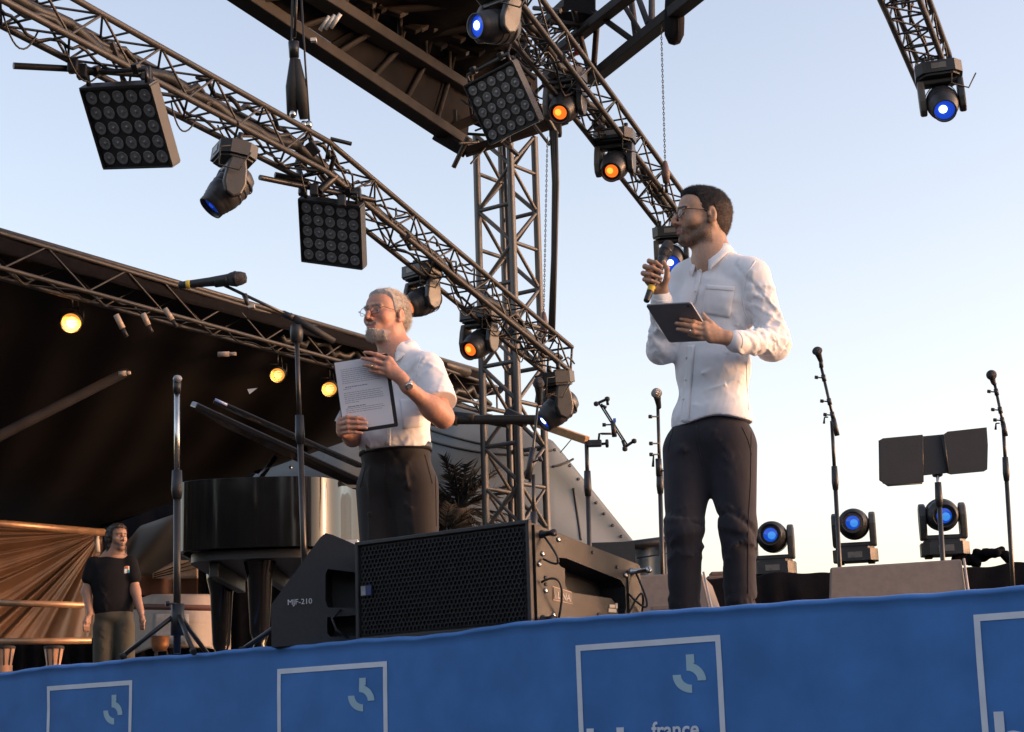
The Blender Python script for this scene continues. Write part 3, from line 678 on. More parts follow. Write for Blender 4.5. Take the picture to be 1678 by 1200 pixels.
# ------------------------------------------------------------------ tower
TD = 20.6
def TP(x, y): return PD(x, y, TD)
mid = TP(846, 560); TX, TYY = mid.x, mid.y
ppm = FPX / TD
yaw = math.atan2(42, 57); S_T = math.hypot(57, 42) / ppm
axA = V(-math.cos(yaw), math.sin(yaw), 0) * S_T; axB = V(math.sin(yaw), math.cos(yaw), 0) * S_T   # from the front leg
fl = TP(843, 480); front = V(fl.x, fl.y, 0)
legs = [front, front + axA, front + axA + axB, front + axB]
z0, z1 = 0.0, TP(840, 185).z
tow = thing('lattice_tower', 'tall grey square lattice tower holding up the roof girder', 'tower', front)
for p in legs: bar('leg', p + V(0, 0, z0), p + V(0, 0, z1), .043, m_tower, tow, 4)
nb = 14; dz = (z1 - 2.2) / nb
for k in range(4):
    a, b = legs[k], legs[(k + 1) % 4]
    for j in range(nb):
        za, zb = 2.2 + j * dz, 2.2 + (j + 1) * dz
        u, v_ = (a, b) if (j + k) % 2 else (b, a)
        bar('brace', u + V(0, 0, za), v_ + V(0, 0, zb), .027, m_tower, tow, 4)
        if j % 2 == k % 2: bar('rung', a + V(0, 0, za), b + V(0, 0, za), .027, m_tower, tow, 4)
        if j in (1, 4, 8): bar('brace', v_ + V(0, 0, za), u + V(0, 0, zb), .022, m_tower, tow, 4)
MB().tube([legs[2] + (legs[0] - legs[2]) * .35 + V(0, 0, 2), legs[2] + (legs[0] - legs[2]) * .38 + V(.02, 0, 6), legs[2] + (legs[0] - legs[2]) * .33 + V(0, 0, z1)], .022, 8).build('cable_loom', m_cable, tow)
for i, (x, y) in enumerate([(809, 821), (806, 868), (878, 560), (800, 690)]): MB().box(TP(x, y), .035, .02, .05).build('tag_plate', mat('beige_tag', (.55, .42, .3), .6), tow)

# ------------------------------------------------------------------ roof girders over the tower
gd = thing('roof_girder', 'heavy brown steel roof girder running from the top edge to the tower head', 'girder', V(front.x, front.y, z1))
def H(name, pts, r_, m, t, w2=None):
    a, b = pts; d = b - a; Mx = frame((a + b) / 2, d, V(0, 0, 1)); MB().box((0, 0, 0), r_ * 2, (w2 or r_) * 2, d.length, Mx, bev=.01).build(name, m, t)
oA, oB = PD(330, -50, 15.6), PD(762, 238, 20.4)          # outer bottom chord
iA, iB = PD(455, -48, 16.0), PD(772, 152, 20.6)          # inner bottom chord
H('bottom_chord', (oA, oB), .06, m_girder, gd, .10); H('bottom_chord', (iA, iB), .06, m_girder, gd, .10)
HT = V(0, 0, 1.25)
tA, tB = iA + HT + V(.15, .1, 0), iB + HT + V(.15, .1, 0)
H('top_chord', (tA, tB), .055, m_girder, gd, .07)
nseg = 7
for j in range(nseg):
    f0, f1 = j / nseg, (j + 1) / nseg; mid_ = (f0 + f1) / 2
    bar('diagonal', iA.lerp(iB, f0), tA.lerp(tB, mid_), .030, m_girder, gd, 4); bar('diagonal', tA.lerp(tB, mid_), iA.lerp(iB, f1), .030, m_girder, gd, 4)
    p0, p1, q0_, q1_ = oA.lerp(oB, f0 - .012), oA.lerp(oB, f1 + .012), iA.lerp(iB, f0 - .012), iA.lerp(iB, f1 + .012)
    bar('cross_member', oA.lerp(oB, f0), iA.lerp(iB, f0), .035, m_girder, gd, 4)
    if True:
        up_ = V(0, 0, .10 + .02 * (j % 3)); MB().grid([[p0 + up_, q0_ + up_], [p1 + up_, q1_ + up_]], False).build('floor_plate', m_plate, gd, solid=.01)
    else:
        bar('diagonal', oA.lerp(oB, f0), iA.lerp(iB, f1), .025, m_girder, gd, 4)
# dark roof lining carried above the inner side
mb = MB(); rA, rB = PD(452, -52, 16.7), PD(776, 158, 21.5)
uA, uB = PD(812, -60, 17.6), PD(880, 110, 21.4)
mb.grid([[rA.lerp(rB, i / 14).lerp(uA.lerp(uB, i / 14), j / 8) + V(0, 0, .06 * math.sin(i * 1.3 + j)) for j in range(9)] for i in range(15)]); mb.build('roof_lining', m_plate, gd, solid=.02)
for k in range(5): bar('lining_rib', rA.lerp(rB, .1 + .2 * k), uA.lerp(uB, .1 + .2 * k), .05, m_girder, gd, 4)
rr_ = random.Random(9)
for i in range(12):
    x, y = 590 + i * 17 + rr_.uniform(-10, 10), -5 + i * 9 + rr_.uniform(-14, 14)
    p = PD(x, y, 17.6 + i * .2); MB().box((0, 0, 0), .06 + rr_.random() * .2, .05, .08 + rr_.random() * .1, frame(p, V(.3, .5, .4), V(1, .3, 0)), bev=.01).build('fitting', (m_girder, m_steel, m_plate)[i % 3], gd)
for k in range(3): MB().tube([PD(524 + 9 * k, 50 - 2 * k, 16.6), PD(540 + 9 * k, 27 - 2 * k, 16.6)], .02, 6).build('pale_tube', mat('pale_tube', (.45, .45, .44), .4), gd)
MB().box(PD(514, 66, 16.7), .055, .05, .03).build('pale_label', m_white, gd)
# second girder going up to the right
g2 = thing('roof_girder', 'open lattice roof girder rising right from the tower to the top edge', 'girder', V(front.x + .5, front.y, z1))
cA, cB = PD(968, 132, 20.4), PD(1180, -40, 15.8); dA, dB = PD(905, 92, 21.0), PD(1080, -46, 17.0); eA, eB = PD(880, 52, 21.0), PD(985, -46, 18.6)
H('bottom_chord', (cA, cB), .055, m_girder, g2, .075); H('bottom_chord', (dA, dB), .05, m_girder, g2, .07); H('top_chord', (eA, eB), .05, m_girder, g2, .06)
for a, b in (((937, 4), (966, 120)), ((978, 40), (972, 122)), ((935, -8), (1035, 65)), ((1010, -12), (1050, 54)), ((1040, -20), (1062, 40)), ((1068, -20), (1068, 36)), ((902, 36), (978, 44)), ((930, 68), (1012, 4)), ((1033, -10), (1042, 60))):
    bar('diagonal', PD(*a, 19.4), PD(*b, 19.8 - (b[0] - 970) * .02), .034, m_girder, g2, 4)
MB().grid([[PD(915, 20, 19.8), PD(918, 52, 20)], [PD(965, 18, 19.4), PD(972, 44, 19.6)], [PD(985, 34, 19.3), PD(948, 66, 19.9)]], False).build('gusset_plate', m_plate, g2, solid=.02)
MB().grid([[PD(925, -15, 19.4), PD(925, 15, 19.4)], [PD(975, -15, 19.0), PD(975, 25, 19.0)]], False).build('gusset_plate', m_plate, g2, solid=.02)
MB().tube([PD(880, 60, 20), PD(915, 30, 19.6), PD(940, 45, 19.5), PD(905, 75, 20)], .012, 6).build('cable', m_cable, g2)
MB().tube([PD(948, 90, 19.5), PD(944, 75, 19.5)], .035, 8).build('red_strap', mat('red_strap', (.5, .03, .03), .6), g2)
# head block round the tower
hb = thing('tower_head', 'dark steel sleeve block where the girders meet on the tower', 'tower head', front + V(0, 0, z1 - .35))
cx = (legs[0] + legs[2]) / 2; ua, ub = axA.normalized(), axB.normalized()
for zz, w_ in ((z1 + .25, .34),):
    for a, b in (((-1, -1), (1, -1)), ((1, -1), (1, 1)), ((1, 1), (-1, 1)), ((-1, 1), (-1, -1)), ((-.4, -1), (-.4, 1)), ((.4, -1), (.4, 1))):
        p, q = cx + ua * (a[0] * w_) + ub * (a[1] * w_), cx + ua * (b[0] * w_) + ub * (b[1] * w_); p.z = q.z = zz
        H('frame_beam', (p, q), .045, m_plate, hb, .05)
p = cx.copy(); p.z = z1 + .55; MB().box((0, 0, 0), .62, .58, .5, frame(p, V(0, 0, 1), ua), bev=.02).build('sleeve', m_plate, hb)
for a, b in (((694, 172), (716, 222)), ((745, 180), (746, 215)), ((790, 195), (840, 175))): H('strut', (PD(*a, 20.2), PD(*b, 20.2)), .025, m_steel, hb)
H('arm', (PD(714, 222, 20.0), PD(762, 250, 19.8)), .06, m_plate, hb, .04); H('arm', (PD(714, 222, 20.0), PD(790, 190, 20.3)), .05, m_plate, hb, .04)
H('arm', (PD(762, 250, 19.8), PD(930, 195, 20.0)), .05, m_plate, hb, .05)
MB().box(PD(910, 208, 19.6), .14, .14, .22, bev=.02).build('junction_box', m_girder, hb)
rr_ = random.Random(21)
for i in range(95):
    x, y = rr_.uniform(*((835, 930) if i < 60 else (765, 925))), rr_.uniform(*((15, 190) if i < 60 else (150, 240))); p = PD(x, y, rr_.uniform(18.6, 20.2)); q = p + V(rr_.uniform(-.35, .35), rr_.uniform(-.3, .3), rr_.uniform(-.3, .3))
    bar('rigging_bar', p, q, rr_.choice((.012, .018, .028)), rr_.choice((m_steel, m_steel, m_alu, m_blackm)), hb, 5)
for i in range(14):
    p = PD(rr_.uniform(840, 915), rr_.uniform(30, 180), 18.9); q = p + V(rr_.uniform(-.4, .4), 0, rr_.uniform(-.3, .2)); MB().tube(curve_pts(p, q, rr_.uniform(.05, .25)), .011, 5).build('cable', m_cable, hb)

# ------------------------------------------------------------------ slings, chains, hanging cables
sl_ = thing('chain_hoist_sling', 'black chain bag and split sling holding the bend of the long truss', 'sling', PD(485, 120, 14.5))
MB().tube([PD(487, -30, 14.6), PD(483, 62, 14.6)], .012, 6).build('chain', m_blackm, sl_); MB().tube([PD(479, -30, 14.62), PD(478, 90, 14.6), PD(476, 180, 14.6)], .010, 6).build('cable', m_cable, sl_)
MB().tube([PD(481, 68, 14.5), PD(482, 95, 14.5)], [.045, .04], 8).build('hook_block', m_blackm, sl_)
for a, b in (((482, 95), (478, 190)), ((485, 98), (499, 195))): MB().tube([PD(*a, 14.5), PD((a[0] + b[0]) / 2, (a[1] + b[1]) / 2, 14.5), PD(*b, 14.5)], [.035, .06, .04], 8).build('sling_leg', m_rubber, sl_)
for x, y in ((480, 187), (498, 205), (506, 205)): MB().lathe([(.02, -.03), (.03, 0), (.02, .03)], frame(PD(x, y, 14.45), V(0, 0, 1), V(1, 0, 0)), 8).build('shackle', m_chrome, sl_)
tag(wire('steel_rope', '', [PD(493, -20, 14.5), PD(500, 100, 14.5), PD(507, 205, 14.5)], .009), 'thin dark rope falling just right of the split sling', 'rope')
def chain(label, a, b, d, cat='chain'):
    p, q = PD(*a, d), PD(*b, d); t = thing('lifting_chain', label, cat, q); L = (q - p).length; n = int(L / .026); mb = MB()
    for i in range(n):
        c_ = p.lerp(q, (i + .5) / n); s_ = V(1, 0, 0) if i % 2 else V(0, 1, 0); u = (q - p).normalized()
        ring = [c_ + u * (.017 * math.sin(k * math.pi / 4)) + s_ * (.008 * math.cos(k * math.pi / 4)) for k in range(9)]
        mb.tube(ring, .0034, 4, cap=False)
    o = mb.build('links', m_steel, t); o['kind'] = 'stuff'
    MB().tube([q + V(0, 0, .02), q - V(0, 0, .10), q - V(0, 0, .2)], [.02, .045, .03], 8).build('hook', mat('hook_paint', (.12, .07, .055), .5), t); MB().tube([q - V(0, 0, .2), q - V(0, 0, .3)], .018, 6).build('shackle', m_blackm, t); return t
chain('long chain dropping to the truss behind the young man\'s head', (1083, 30), (1090, 268), 17.4); chain('chain hanging beside the right leg of the tower', (897, 225), (891, 515), 18.6)
bg_ = thing('chain_bag', 'dark chain bag hanging from the open girder at the top', 'bag', PD(1105, 40, 17.2))
MB().lathe([(.02, .24), (.09, .22), (.10, 0), (.095, -.16), (.06, -.24), (.0, -.27)], frame(PD(1105, 32, 17.2), V(.05, 0, 1), V(1, 0, 0)), 14).build('pouch', m_plate, bg_); MB().box(PD(1112, 32, 17.1), .02, .02, .45).build('strap', m_girder, bg_)
cb = thing('cable_drop', 'thick dark cable bundle hanging right of the tower', 'cable', PD(905, 560, 18.9))
for i, o in enumerate((0, 4, -3)): MB().tube([PD(907 + o, 215, 18.9), PD(910 + o * .8, 300, 18.9), PD(908 + o * .6, 420, 18.9), PD(903 + o * .8, 560, 18.7)], .022, 7).build('cable', m_cable, cb)

# ------------------------------------------------------------------ lamps
m_eb = mat('blue_lens_glow', (.02, .1, .6), .2, 0, 0, 10, emit=(.02, .10, 1.0), estr=.16)
m_ebd = mat('dim_blue_lens', (.01, .03, .18), .15, 0, 0, 10, emit=(.02, .10, .8), estr=0.075, coat=.4)
m_ebf = mat('vivid_blue_lens', (.01, .05, .3), .15, 0, 0, 10, emit=(.012, .13, 1.0), estr=.15, coat=.4)
m_ebg = mat('vivid_blue_core', (.05, .2, .6), .15, 0, 0, 10, emit=(.06, .36, 1.0), estr=.20)
m_ebw = mat('white_blue_lens_core', (.6, .7, 1), .2, 0, 0, 10, emit=(.55, .72, 1.0), estr=1.5)
m_eo = mat('orange_lens_glow', (.4, .1, .02), .2, 0, 0, 10, emit=(1.0, .16, .015), estr=0.4)
m_eoc = mat('orange_lens_core', (.7, .3, .05), .2, 0, 0, 10, emit=(1.0, .30, .035), estr=.75)
m_ep = mat('warm_par_lens', (.8, .5, .2), .2, 0, 0, 10, emit=(1.0, .36, .05), estr=.34)
m_epc = mat('warm_par_core', (.8, .6, .3), .2, 0, 0, 10, emit=(1.0, .52, .13), estr=.55)
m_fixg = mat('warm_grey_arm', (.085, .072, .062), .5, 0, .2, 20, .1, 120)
m_gloss = mat('glossy_black_shell', (.012, .012, .014), .18, 0, .1, 20, coat=.5)

def moving_head(label, base, axis, aim, s=1., lens='blue', group=None, floor=False, ref=None):
    """base: where the box meets truss or floor, axis: from the base towards the head, aim: beam direction"""
    axis = Vector(axis).normalized(); aim = Vector(aim).normalized(); t = thing('moving_head_light', label, 'stage light', base, group)
    tl = axis.cross(aim); tl = tl.normalized() if tl.length > .05 else axis.orthogonal().normalized()
    if ref is not None: tl = (Vector(ref) - axis * axis.dot(Vector(ref))).normalized()
    M0 = frame(base, axis, tl)                         # x = tilt axis, z = away from the base
    def bx(name, c, sx, sy, sz, m, bev=.015, par=t): return MB().box([q * s for q in c], sx * s, sy * s, sz * s, M0, bev * s).build(name, m, par)
    b_ = MB(); oct_ = [(.19, .07), (.19, -.07), (.13, -.14), (-.13, -.14), (-.19, -.07), (-.19, .07), (-.13, .14), (.13, .14)]
    b_.prism([(x * s, y * s) for x, y in oct_], M0 @ Matrix.Translation((0, 0, .012 * s)), .10 * s)
    bo = b_.build('base', m_fix, t); MB().prism([(x * s * .86, y * s * .86) for x, y in oct_], M0 @ Matrix.Translation((0, 0, .112 * s)), .02 * s).build('base_cap', m_black, bo)
    bx('display', (.0, -.142, .06), .12, .006, .05, mat('display_panel', (.16, .14, .12), .3), .001, bo)
    for sx in (-.13, .13): bx('foot', (sx, 0, .004), .06, .10, .024, m_rubber, .004, bo)
    bx('yoke_bridge', (0, 0, .155), .30, .11, .045, m_fix)
    for sg in (-1, 1):
        a = MB(); prof = [(-.055, .14), (.055, .14), (.075, .22), (.085, .33), (.06, .41), (.0, .44), (-.06, .41), (-.085, .33), (-.075, .22)]
        Ma = M0 @ Matrix(((0, 0, 1, sg * .158 * s - .028 * s), (1, 0, 0, 0), (0, 1, 0, 0), (0, 0, 0, 1)))
        a.prism([(x * s, y * s) for x, y in prof], Ma, .056 * s); ao = a.build('yoke_arm', m_fixg if sg > 0 else m_fix, t)
        md = ao.modifiers.new('round', 'BEVEL'); md.width = .014 * s; md.segments = 2
    hc = M0 @ Vector((0, 0, .34 * s)); MH = frame(hc, aim, tl)
    hd = MB().lathe([(q * s, z * s) for q, z in ((.0, -.20), (.06, -.195), (.10, -.17), (.122, -.11), (.128, -.03), (.128, .06), (.118, .10), (.112, .105), (.112, .125), (.104, .13), (.104, .15), (.099, .155), (.097, .20), (.085, .20), (.083, .165))], MH, 28, cap=False).build('head', m_fix, t)
    for zz in (-.12, -.06, .0): MB().lathe([(.1285 * s, (zz) * s), (.133 * s, (zz + .006) * s), (.133 * s, (zz + .016) * s), (.1285 * s, (zz + .022) * s)], MH, 28, cap=False).build('cooling_fin', m_black, hd)
    m1, m2 = {'blue': (m_eb, m_ebw), 'dim': (m_ebd, m_eb), 'floor': (m_ebf, m_ebg), 'orange': (m_eo, m_eoc)}[lens]
    R1 = {'orange': .062, 'floor': .060}.get(lens, .083)
    if R1 < .08: MB().lathe([(R1 * s, .163 * s), (.083 * s, .163 * s)], MH, 24, cap=False).build('lens_ring', m_gloss, hd)
    MB().lathe([(0.001, .172 * s), (R1 * .6 * s, .169 * s), (R1 * s, .162 * s)], MH, 24, cap=False).build('lens', m1, hd)
    o2 = {'blue': (.034, .175), 'dim': (.022, .175), 'floor': (.034, .175), 'orange': (.030, .175)}[lens]
    MB().lathe([(0.001, (o2[1] + .006) * s), (o2[0] * .7 * s, (o2[1] + .004) * s), (o2[0] * s, o2[1] * s)], MH @ Matrix.Translation((.012 * s, -.008 * s, 0)), 16, cap=False).build('lamp_core', m2, hd)
    if not floor:
        for sg in (-1, 1): MB().tube([M0 @ V(sg * .11 * s, 0, 0), M0 @ V(sg * .11 * s, 0, -.07 * s)], .02 * s, 8).build('hook_clamp', m_blackm, t)
        a = M0 @ V(-.18 * s, -.05 * s, .06 * s); MB().tube([a, a + V(-.09, -.05, -.02) * s, a + V(-.10, -.05, -.16) * s, a + V(.04, -.04, -.20) * s, a + V(.12, 0, -.06) * s], .007, 5).build('safety_cable', m_cable, t)
    return t
Dn = V(0, 0, -1)
def cdir(x, y, z): return Rt * x + Up * y - Fw * z      # camera-aligned direction: right, up, towards the viewer
G_ = 'moving lights hung on the trusses'
HM = [  # base pixel, depth, axis, aim, size, lens, ref, label
 ((386, 240), 12.9, cdir(-.12, -1, .25), cdir(-.62, -.72, .42), 1.0, 'dim', None, 'moving light under the long truss between the two lamp panels, aimed down left'),
 ((692, 436), 16.4, cdir(.0, -1, .2), cdir(-.72, -.35, .75), 1.0, 'orange', None, 'orange glowing moving light just right of the older man\'s head'),
 ((786, 508), 17.2, cdir(-.02, -1, .2), cdir(-.55, -.38, .9), 1.0, 'orange', None, 'orange glowing moving light on the truss left of the tower'),
 ((908, 610), 17.6, cdir(.1, -1, .1), cdir(-.72, -.62, .35), 1.1, 'blue', None, 'blue lit moving light at the lower end of the long truss'),
 ((925, 118), 15.8, cdir(.0, -1, .25), cdir(-.30, -.42, .9), 1.0, 'orange', None, 'uppermost orange glowing moving light right of the tower head'),
 ((1007, 216), 16.6, cdir(.0, -1, .25), cdir(-.25, -.40, .9), 1.0, 'orange', None, 'orange glowing moving light halfway down the truss behind the young man'),
 ((1098, 372), 18.0, cdir(.05, -1, .1), cdir(-.10, -.35, .9), .95, 'blue', None, 'blue lit moving light behind the young man\'s microphone'),
 ((1536, 108), 15.4, cdir(.06, -1, .3), cdir(-.12, -.45, .9), 1.05, 'blue', None, 'bright blue white moving light alone at upper right'),
 ((826, -22), 12.6, cdir(-.2, -1, .3), cdir(-.72, -.10, .65), .95, 'blue', None, 'blue lit moving light at the top edge above the tower'),
]
for (bp, d, ax, aim, s_, ln, rf, lab) in HM: moving_head(lab, PD(*bp, d), ax, aim, s_, ln, G_, ref=rf)
for (bx_, by_, lab, aim) in ((1269, 942, 'leftmost floor moving light with a blue lens beside the young man\'s leg', cdir(-.22, .18, .9)), (1403, 921, 'blue lensed floor moving light behind the middle microphone stand', cdir(-.22, .15, .9)), (1549, 911, 'blue lensed floor moving light behind the music stand pole', cdir(-.12, .05, .9))):
    q = PY(bx_, by_, YR + .9); moving_head(lab, V(q.x, q.y, q.z - .01), V(.0, 0, 1), aim, .86 if bx_ < 1500 else .92, 'floor', 'blue moving lights on the riser', True)

def lamp_panel(label, c0, a, b, d, aw, bw, n=5):
    """c0 top-left pixel, a/b pixel edges (right, down), aw/bw their depth in pixels (positive = away)"""
    m_ = d / FPX; P0 = PD(*c0, d)
    A = (Rt * a[0] - Up * a[1] + Fw * aw) * m_; B = (Rt * b[0] - Up * b[1] + Fw * bw) * m_
    N_ = A.cross(B).normalized()
    if N_.dot(Fw) > 0: N_ = -N_
    t = thing('matrix_lamp_panel', label, 'stage light', P0 + A / 2, 'square lamp panels on the trusses')
    A1, B1 = A.normalized(), B.normalized(); S = A.length; M0 = Matrix(((A1.x, -B1.x, N_.x, P0.x), (A1.y, -B1.y, N_.y, P0.y), (A1.z, -B1.z, N_.z, P0.z), (0, 0, 0, 1)))
    hB = B.length
    mb = MB()
    mb.box((S / 2, -hB / 2, -.045), S, hB, .085, M0, bev=.006); mb.build('housing', m_black, t)
    for (cx_, cy_, sx, sy) in ((S / 2, .004, S + .016, .02), (S / 2, -hB - .004, S + .016, .014), (-.004, -hB / 2, .012, hB), (S + .006, -hB / 2, .018, hB)):
        MB().box((cx_, cy_, -.03), sx, sy, .10, M0, bev=.003).build('edge_rail', m_black, t)
    for i in range(n):
        for j in range(n):
            x, y = S * (i + .55) / (n + .1), -hB * (j + .62) / (n + .22)
            MB().lathe([(.043, .0), (.046, .004), (.043, .006), (.036, .004), (.012, -.0), (.008, .006), (.0005, .008)], M0 @ Matrix.Translation((x, y, .0)), 20, cap=False).build('lamp', m_lens, t)
    MB().tube([M0 @ V(.04, .01, -.03), M0 @ V(.04, .09, -.06), M0 @ V(S - .04, .09, -.06), M0 @ V(S - .04, .01, -.03)], .018, 8).build('yoke', m_blackm, t)
    for x in (.12, S - .12): MB().box((x, .10, -.06), .05, .07, .05, M0, bev=.006).build('clamp', m_blackm, t)
    return t
lamp_panel('nearest square lamp panel of twenty five lamps, below the long truss at upper left', (134, 146), (124, 3), (25, 122), 12.0, -58, 58)
lamp_panel('middle square lamp panel below the bend of the long truss, left of the tower', (491, 327), (101, 15), (0, 97), 14.8, -31, 46)
lamp_panel('tilted square lamp panel on the tower head', (762, 142), (78, -31), (42, 93), 16.4, -56, 7)

def par_can(label, px, py, d, sz, nx):
    c = PD(px, py, d); t = thing('par_lamp', label, 'stage light', c + V(0, 0, sz * 1.6), 'warm lit lamps under the tent truss')
    Mx = frame(c, cdir(nx, -.25, .9), V(0, 0, 1))
    MB().lathe([(sz * .55, -sz * 1.9), (sz * .75, -sz * 1.8), (sz * 1.05, -sz * .7), (sz * 1.1, 0), (sz * 1.16, .01), (sz * 1.16, .03), (sz * 1.02, .03), (sz * 1.0, -.01)], Mx, 24, cap=False).build('can', m_black, t)
    MB().lathe([(sz * .62, .002), (sz * 1.0, -.008)], Mx, 24, cap=False).build('lens', m_ep, t); MB().lathe([(.001, .01), (sz * .62, .003)], Mx @ Matrix.Translation((.0, -.004, 0)), 20, cap=False).build('lamp_core', m_epc, t)
    for k in range(5): MB().box((0, sz * (-.75 + .375 * k) * 0 , .02), .003, .003, .003, Mx @ Matrix.Translation((sz * (-.7 + .35 * k), 0, 0)) @ Matrix.Diagonal((1, sz * 1.3 / .003 * math.sqrt(max(.05, 1 - (-.7 + .35 * k) ** 2)), 1, 1))).build('grille_bar', m_black, t)
    for sg in (-1, 1): MB().tube([c + Rt * (sg * sz * 1.25) - V(0, 0, sz * .2), c + Rt * (sg * sz * 1.25) + V(0, 0, sz * 1.5), c + V(0, 0, sz * 1.5)], sz * .08, 6).build('yoke', m_blackm, t)
    MB().tube([c + V(0, 0, sz * 1.5), c + V(0, 0, sz * 3.2)], sz * .14, 6).build('clamp', m_blackm, t)
    MB().tube(curve_pts(c + V(sz, .1, sz), c + V(.02, .12, sz * 3), .10), .006, 5).build('lead', m_cable, t)
    l = bpy.data.lights.new('lamp_light', 'SPOT'); l.energy = 17; l.color = (1, .45, .14); l.spot_size = math.radians(100); l.spot_blend = .6; l.shadow_soft_size = .1
    lo = bpy.data.objects.new('lamp_light', l); COL.objects.link(lo); lo.parent = t; lo.location = (c + Mx.to_3x3() @ V(0, 0, .06)) - t.location
    return t, lo
def aim_light(lo, frm, to): lo.rotation_euler = (frm - to).to_track_quat('Z', 'Y').to_euler()
pc = [par_can('leftmost warm lit lamp under the tent truss, alone at far left', 117, 528, 16.4, .088, .1), par_can('left one of the close pair of warm lamps, just left of the boom stand', 455, 614, 19.0, .076, .05), par_can('right one of the close pair of warm lamps, beside the older man\'s papers', 540, 637, 20.0, .082, .05)]
for (t, lo), tgt in zip(pc, (PD(60, 960, 21), PD(40, 1000, 20), PD(30, 960, 21))): aim_light(lo, t.location, tgt)

# bright slats under the tent roof
for i, (a, b, d) in enumerate((((190, 516), (208, 552), 15.4), ((234, 514), (249, 545), 15.7), ((270, 506), (290, 536), 16), ((357, 581), (387, 580), 16.8), ((195, 613), (214, 611), 16.6))):
    p, q = PD(*a, d), PD(*b, d); t = thing('dangling_batten', ['leftmost of three short pale battens hanging under the tent truss', 'middle one of three short pale battens hanging under the tent truss', 'rightmost of three short pale battens hanging under the tent truss', 'short pale batten lying level under the tent truss, above the piano lid', 'tiny pale batten at the top of the tent\'s left roof pole'][i], 'batten', p, 'pale battens under the tent roof')
    mm = mat('pale_batten', (.42, .33, .26), .5); k = p.lerp(q, .62)
    MB().tube([p, k], .026, 6).build('strip', mm, t); MB().tube([k, q], .018, 6).build('tail', m_steel if i < 3 else mm, t)
q = PD(413, 640, 17.4); t = thing('pale_pennant', 'tiny pale wedge of cloth dangling below the tent right of the boom pole', 'pennant', q); MB().add([PD(405, 638, 17.4), PD(422, 636, 17.4), PD(409, 646, 17.4), PD(407, 641, 17.5)], [(0, 1, 2), (0, 2, 3), (0, 3, 1), (1, 3, 2)]).build('cloth', m_white, t)
# ------------------------------------------------------------------ loudspeaker with honeycomb grille at the stage edge
def zdeck(p): return V(p.x, p.y, DECK)
m_cab = mat('speaker_cabinet', (.018, .018, .02), .5, 0, .2, 60, .25, 500)
m_cabs = mat('speaker_side_paint', (.019, .018, .0175), .55, 0, .15, 30, .15, 400)
m_gril = mat('grille_steel', (.017, .018, .021), .42, .3, .2, 30)
fl_ = PL(590, 1047, Vector((E0.x, E0.y, 0)) + EN * .04, EN); fr_ = PL(873, 1021, Vector((E0.x, E0.y, 0)) + EN * .03, EN)
fl_.z = fr_.z = DECK + .012
ht_ = PY(590, 892, fl_.y).z - fl_.z
sv = EN * .50 + ES * .06                                  # runs upstage
spk = thing('loudspeaker', 'large black loudspeaker with honeycomb grille lying at the stage edge', 'loudspeaker', fl_)
AX = (fr_ - fl_); WX = AX.length; AX.normalize(); ST = sv.normalized()
SM = Matrix(((AX.x, -ST.x, 0, fl_.x), (AX.y, -ST.y, 0, fl_.y), (0, 0, 1, fl_.z), (0, 0, 0, 1)))   # x along front, y towards the viewer
def sp(x, y, z): return SM @ V(x, -y, z)                  # y = depth upstage
TP2 = .02
mb = MB(); mb.hexa([sp(0, .0, 0), sp(WX, .0, 0), sp(WX, .62, .0), sp(0, .62, .0), sp(0, .0, ht_), sp(WX, .0, ht_), sp(WX, .62, ht_ - .13), sp(0, .62, ht_ - .13)])
ca = mb.build('cabinet', m_cab, spk)
# grille: bars between hexagonal holes
hb_ = MB(); R_ = .0118; W2, H2 = WX - .03, ht_ - .03
hx = R_ * math.sqrt(3); ix = int(W2 / hx); iz = int(H2 / (R_ * 1.5))
for j in range(iz):
    for i in range(ix - (j % 2)):
        cx_ = .015 + hx * (i + .5 + .5 * (j % 2)); cz_ = .015 + R_ * (1 + 1.5 * j); o = []; inn = []
        for k in range(6):
            a = math.pi / 6 + k * math.pi / 3
            o.append(sp(cx_ + R_ * math.cos(a), -.010, cz_ + R_ * math.sin(a))); inn.append((cx_ + R_ * .80 * math.cos(a), cz_ + R_ * .80 * math.sin(a)))
        f_ = [sp(x, -.010, z) for x, z in inn]; b_ = [sp(x, -.002, z) for x, z in inn]
        hb_.add(o + f_ + b_, [(k, (k + 1) % 6, 6 + (k + 1) % 6, 6 + k) for k in range(6)] + [(6 + k, 6 + (k + 1) % 6, 12 + (k + 1) % 6, 12 + k) for k in range(6)])
o = hb_.build('grille', m_gril, spk, fixn=False); o['kind'] = 'stuff'
for a, b in (((0, 0), (WX, 0)), ((0, ht_), (WX, ht_)), ((0, 0), (0, ht_)), ((WX, 0), (WX, ht_))):
    cxx, czz = (a[0] + b[0]) / 2, (a[1] + b[1]) / 2
    MB().box((0, 0, 0), abs(b[0] - a[0]) + .016, .018, abs(b[1] - a[1]) + .016, SM @ Matrix.Translation((cxx, .007, czz)), bev=.003).build('grille_frame', m_cab, spk)
# badge: two squares, one silver with a diagonal figure, one blue
bd = MB().box((.055, .014, ht_ * .5), .062, .004, .045, SM).build('badge', m_gril, spk)
MB().box((.040, .017, ht_ * .5), .026, .003, .037, SM).build('badge_silver', mat('badge_silver', (.35, .36, .40), .35, .6), bd); MB().box((.070, .017, ht_ * .5), .026, .003, .037, SM).build('badge_blue', mat('badge_blue', (.03, .045, .16), .4), bd)
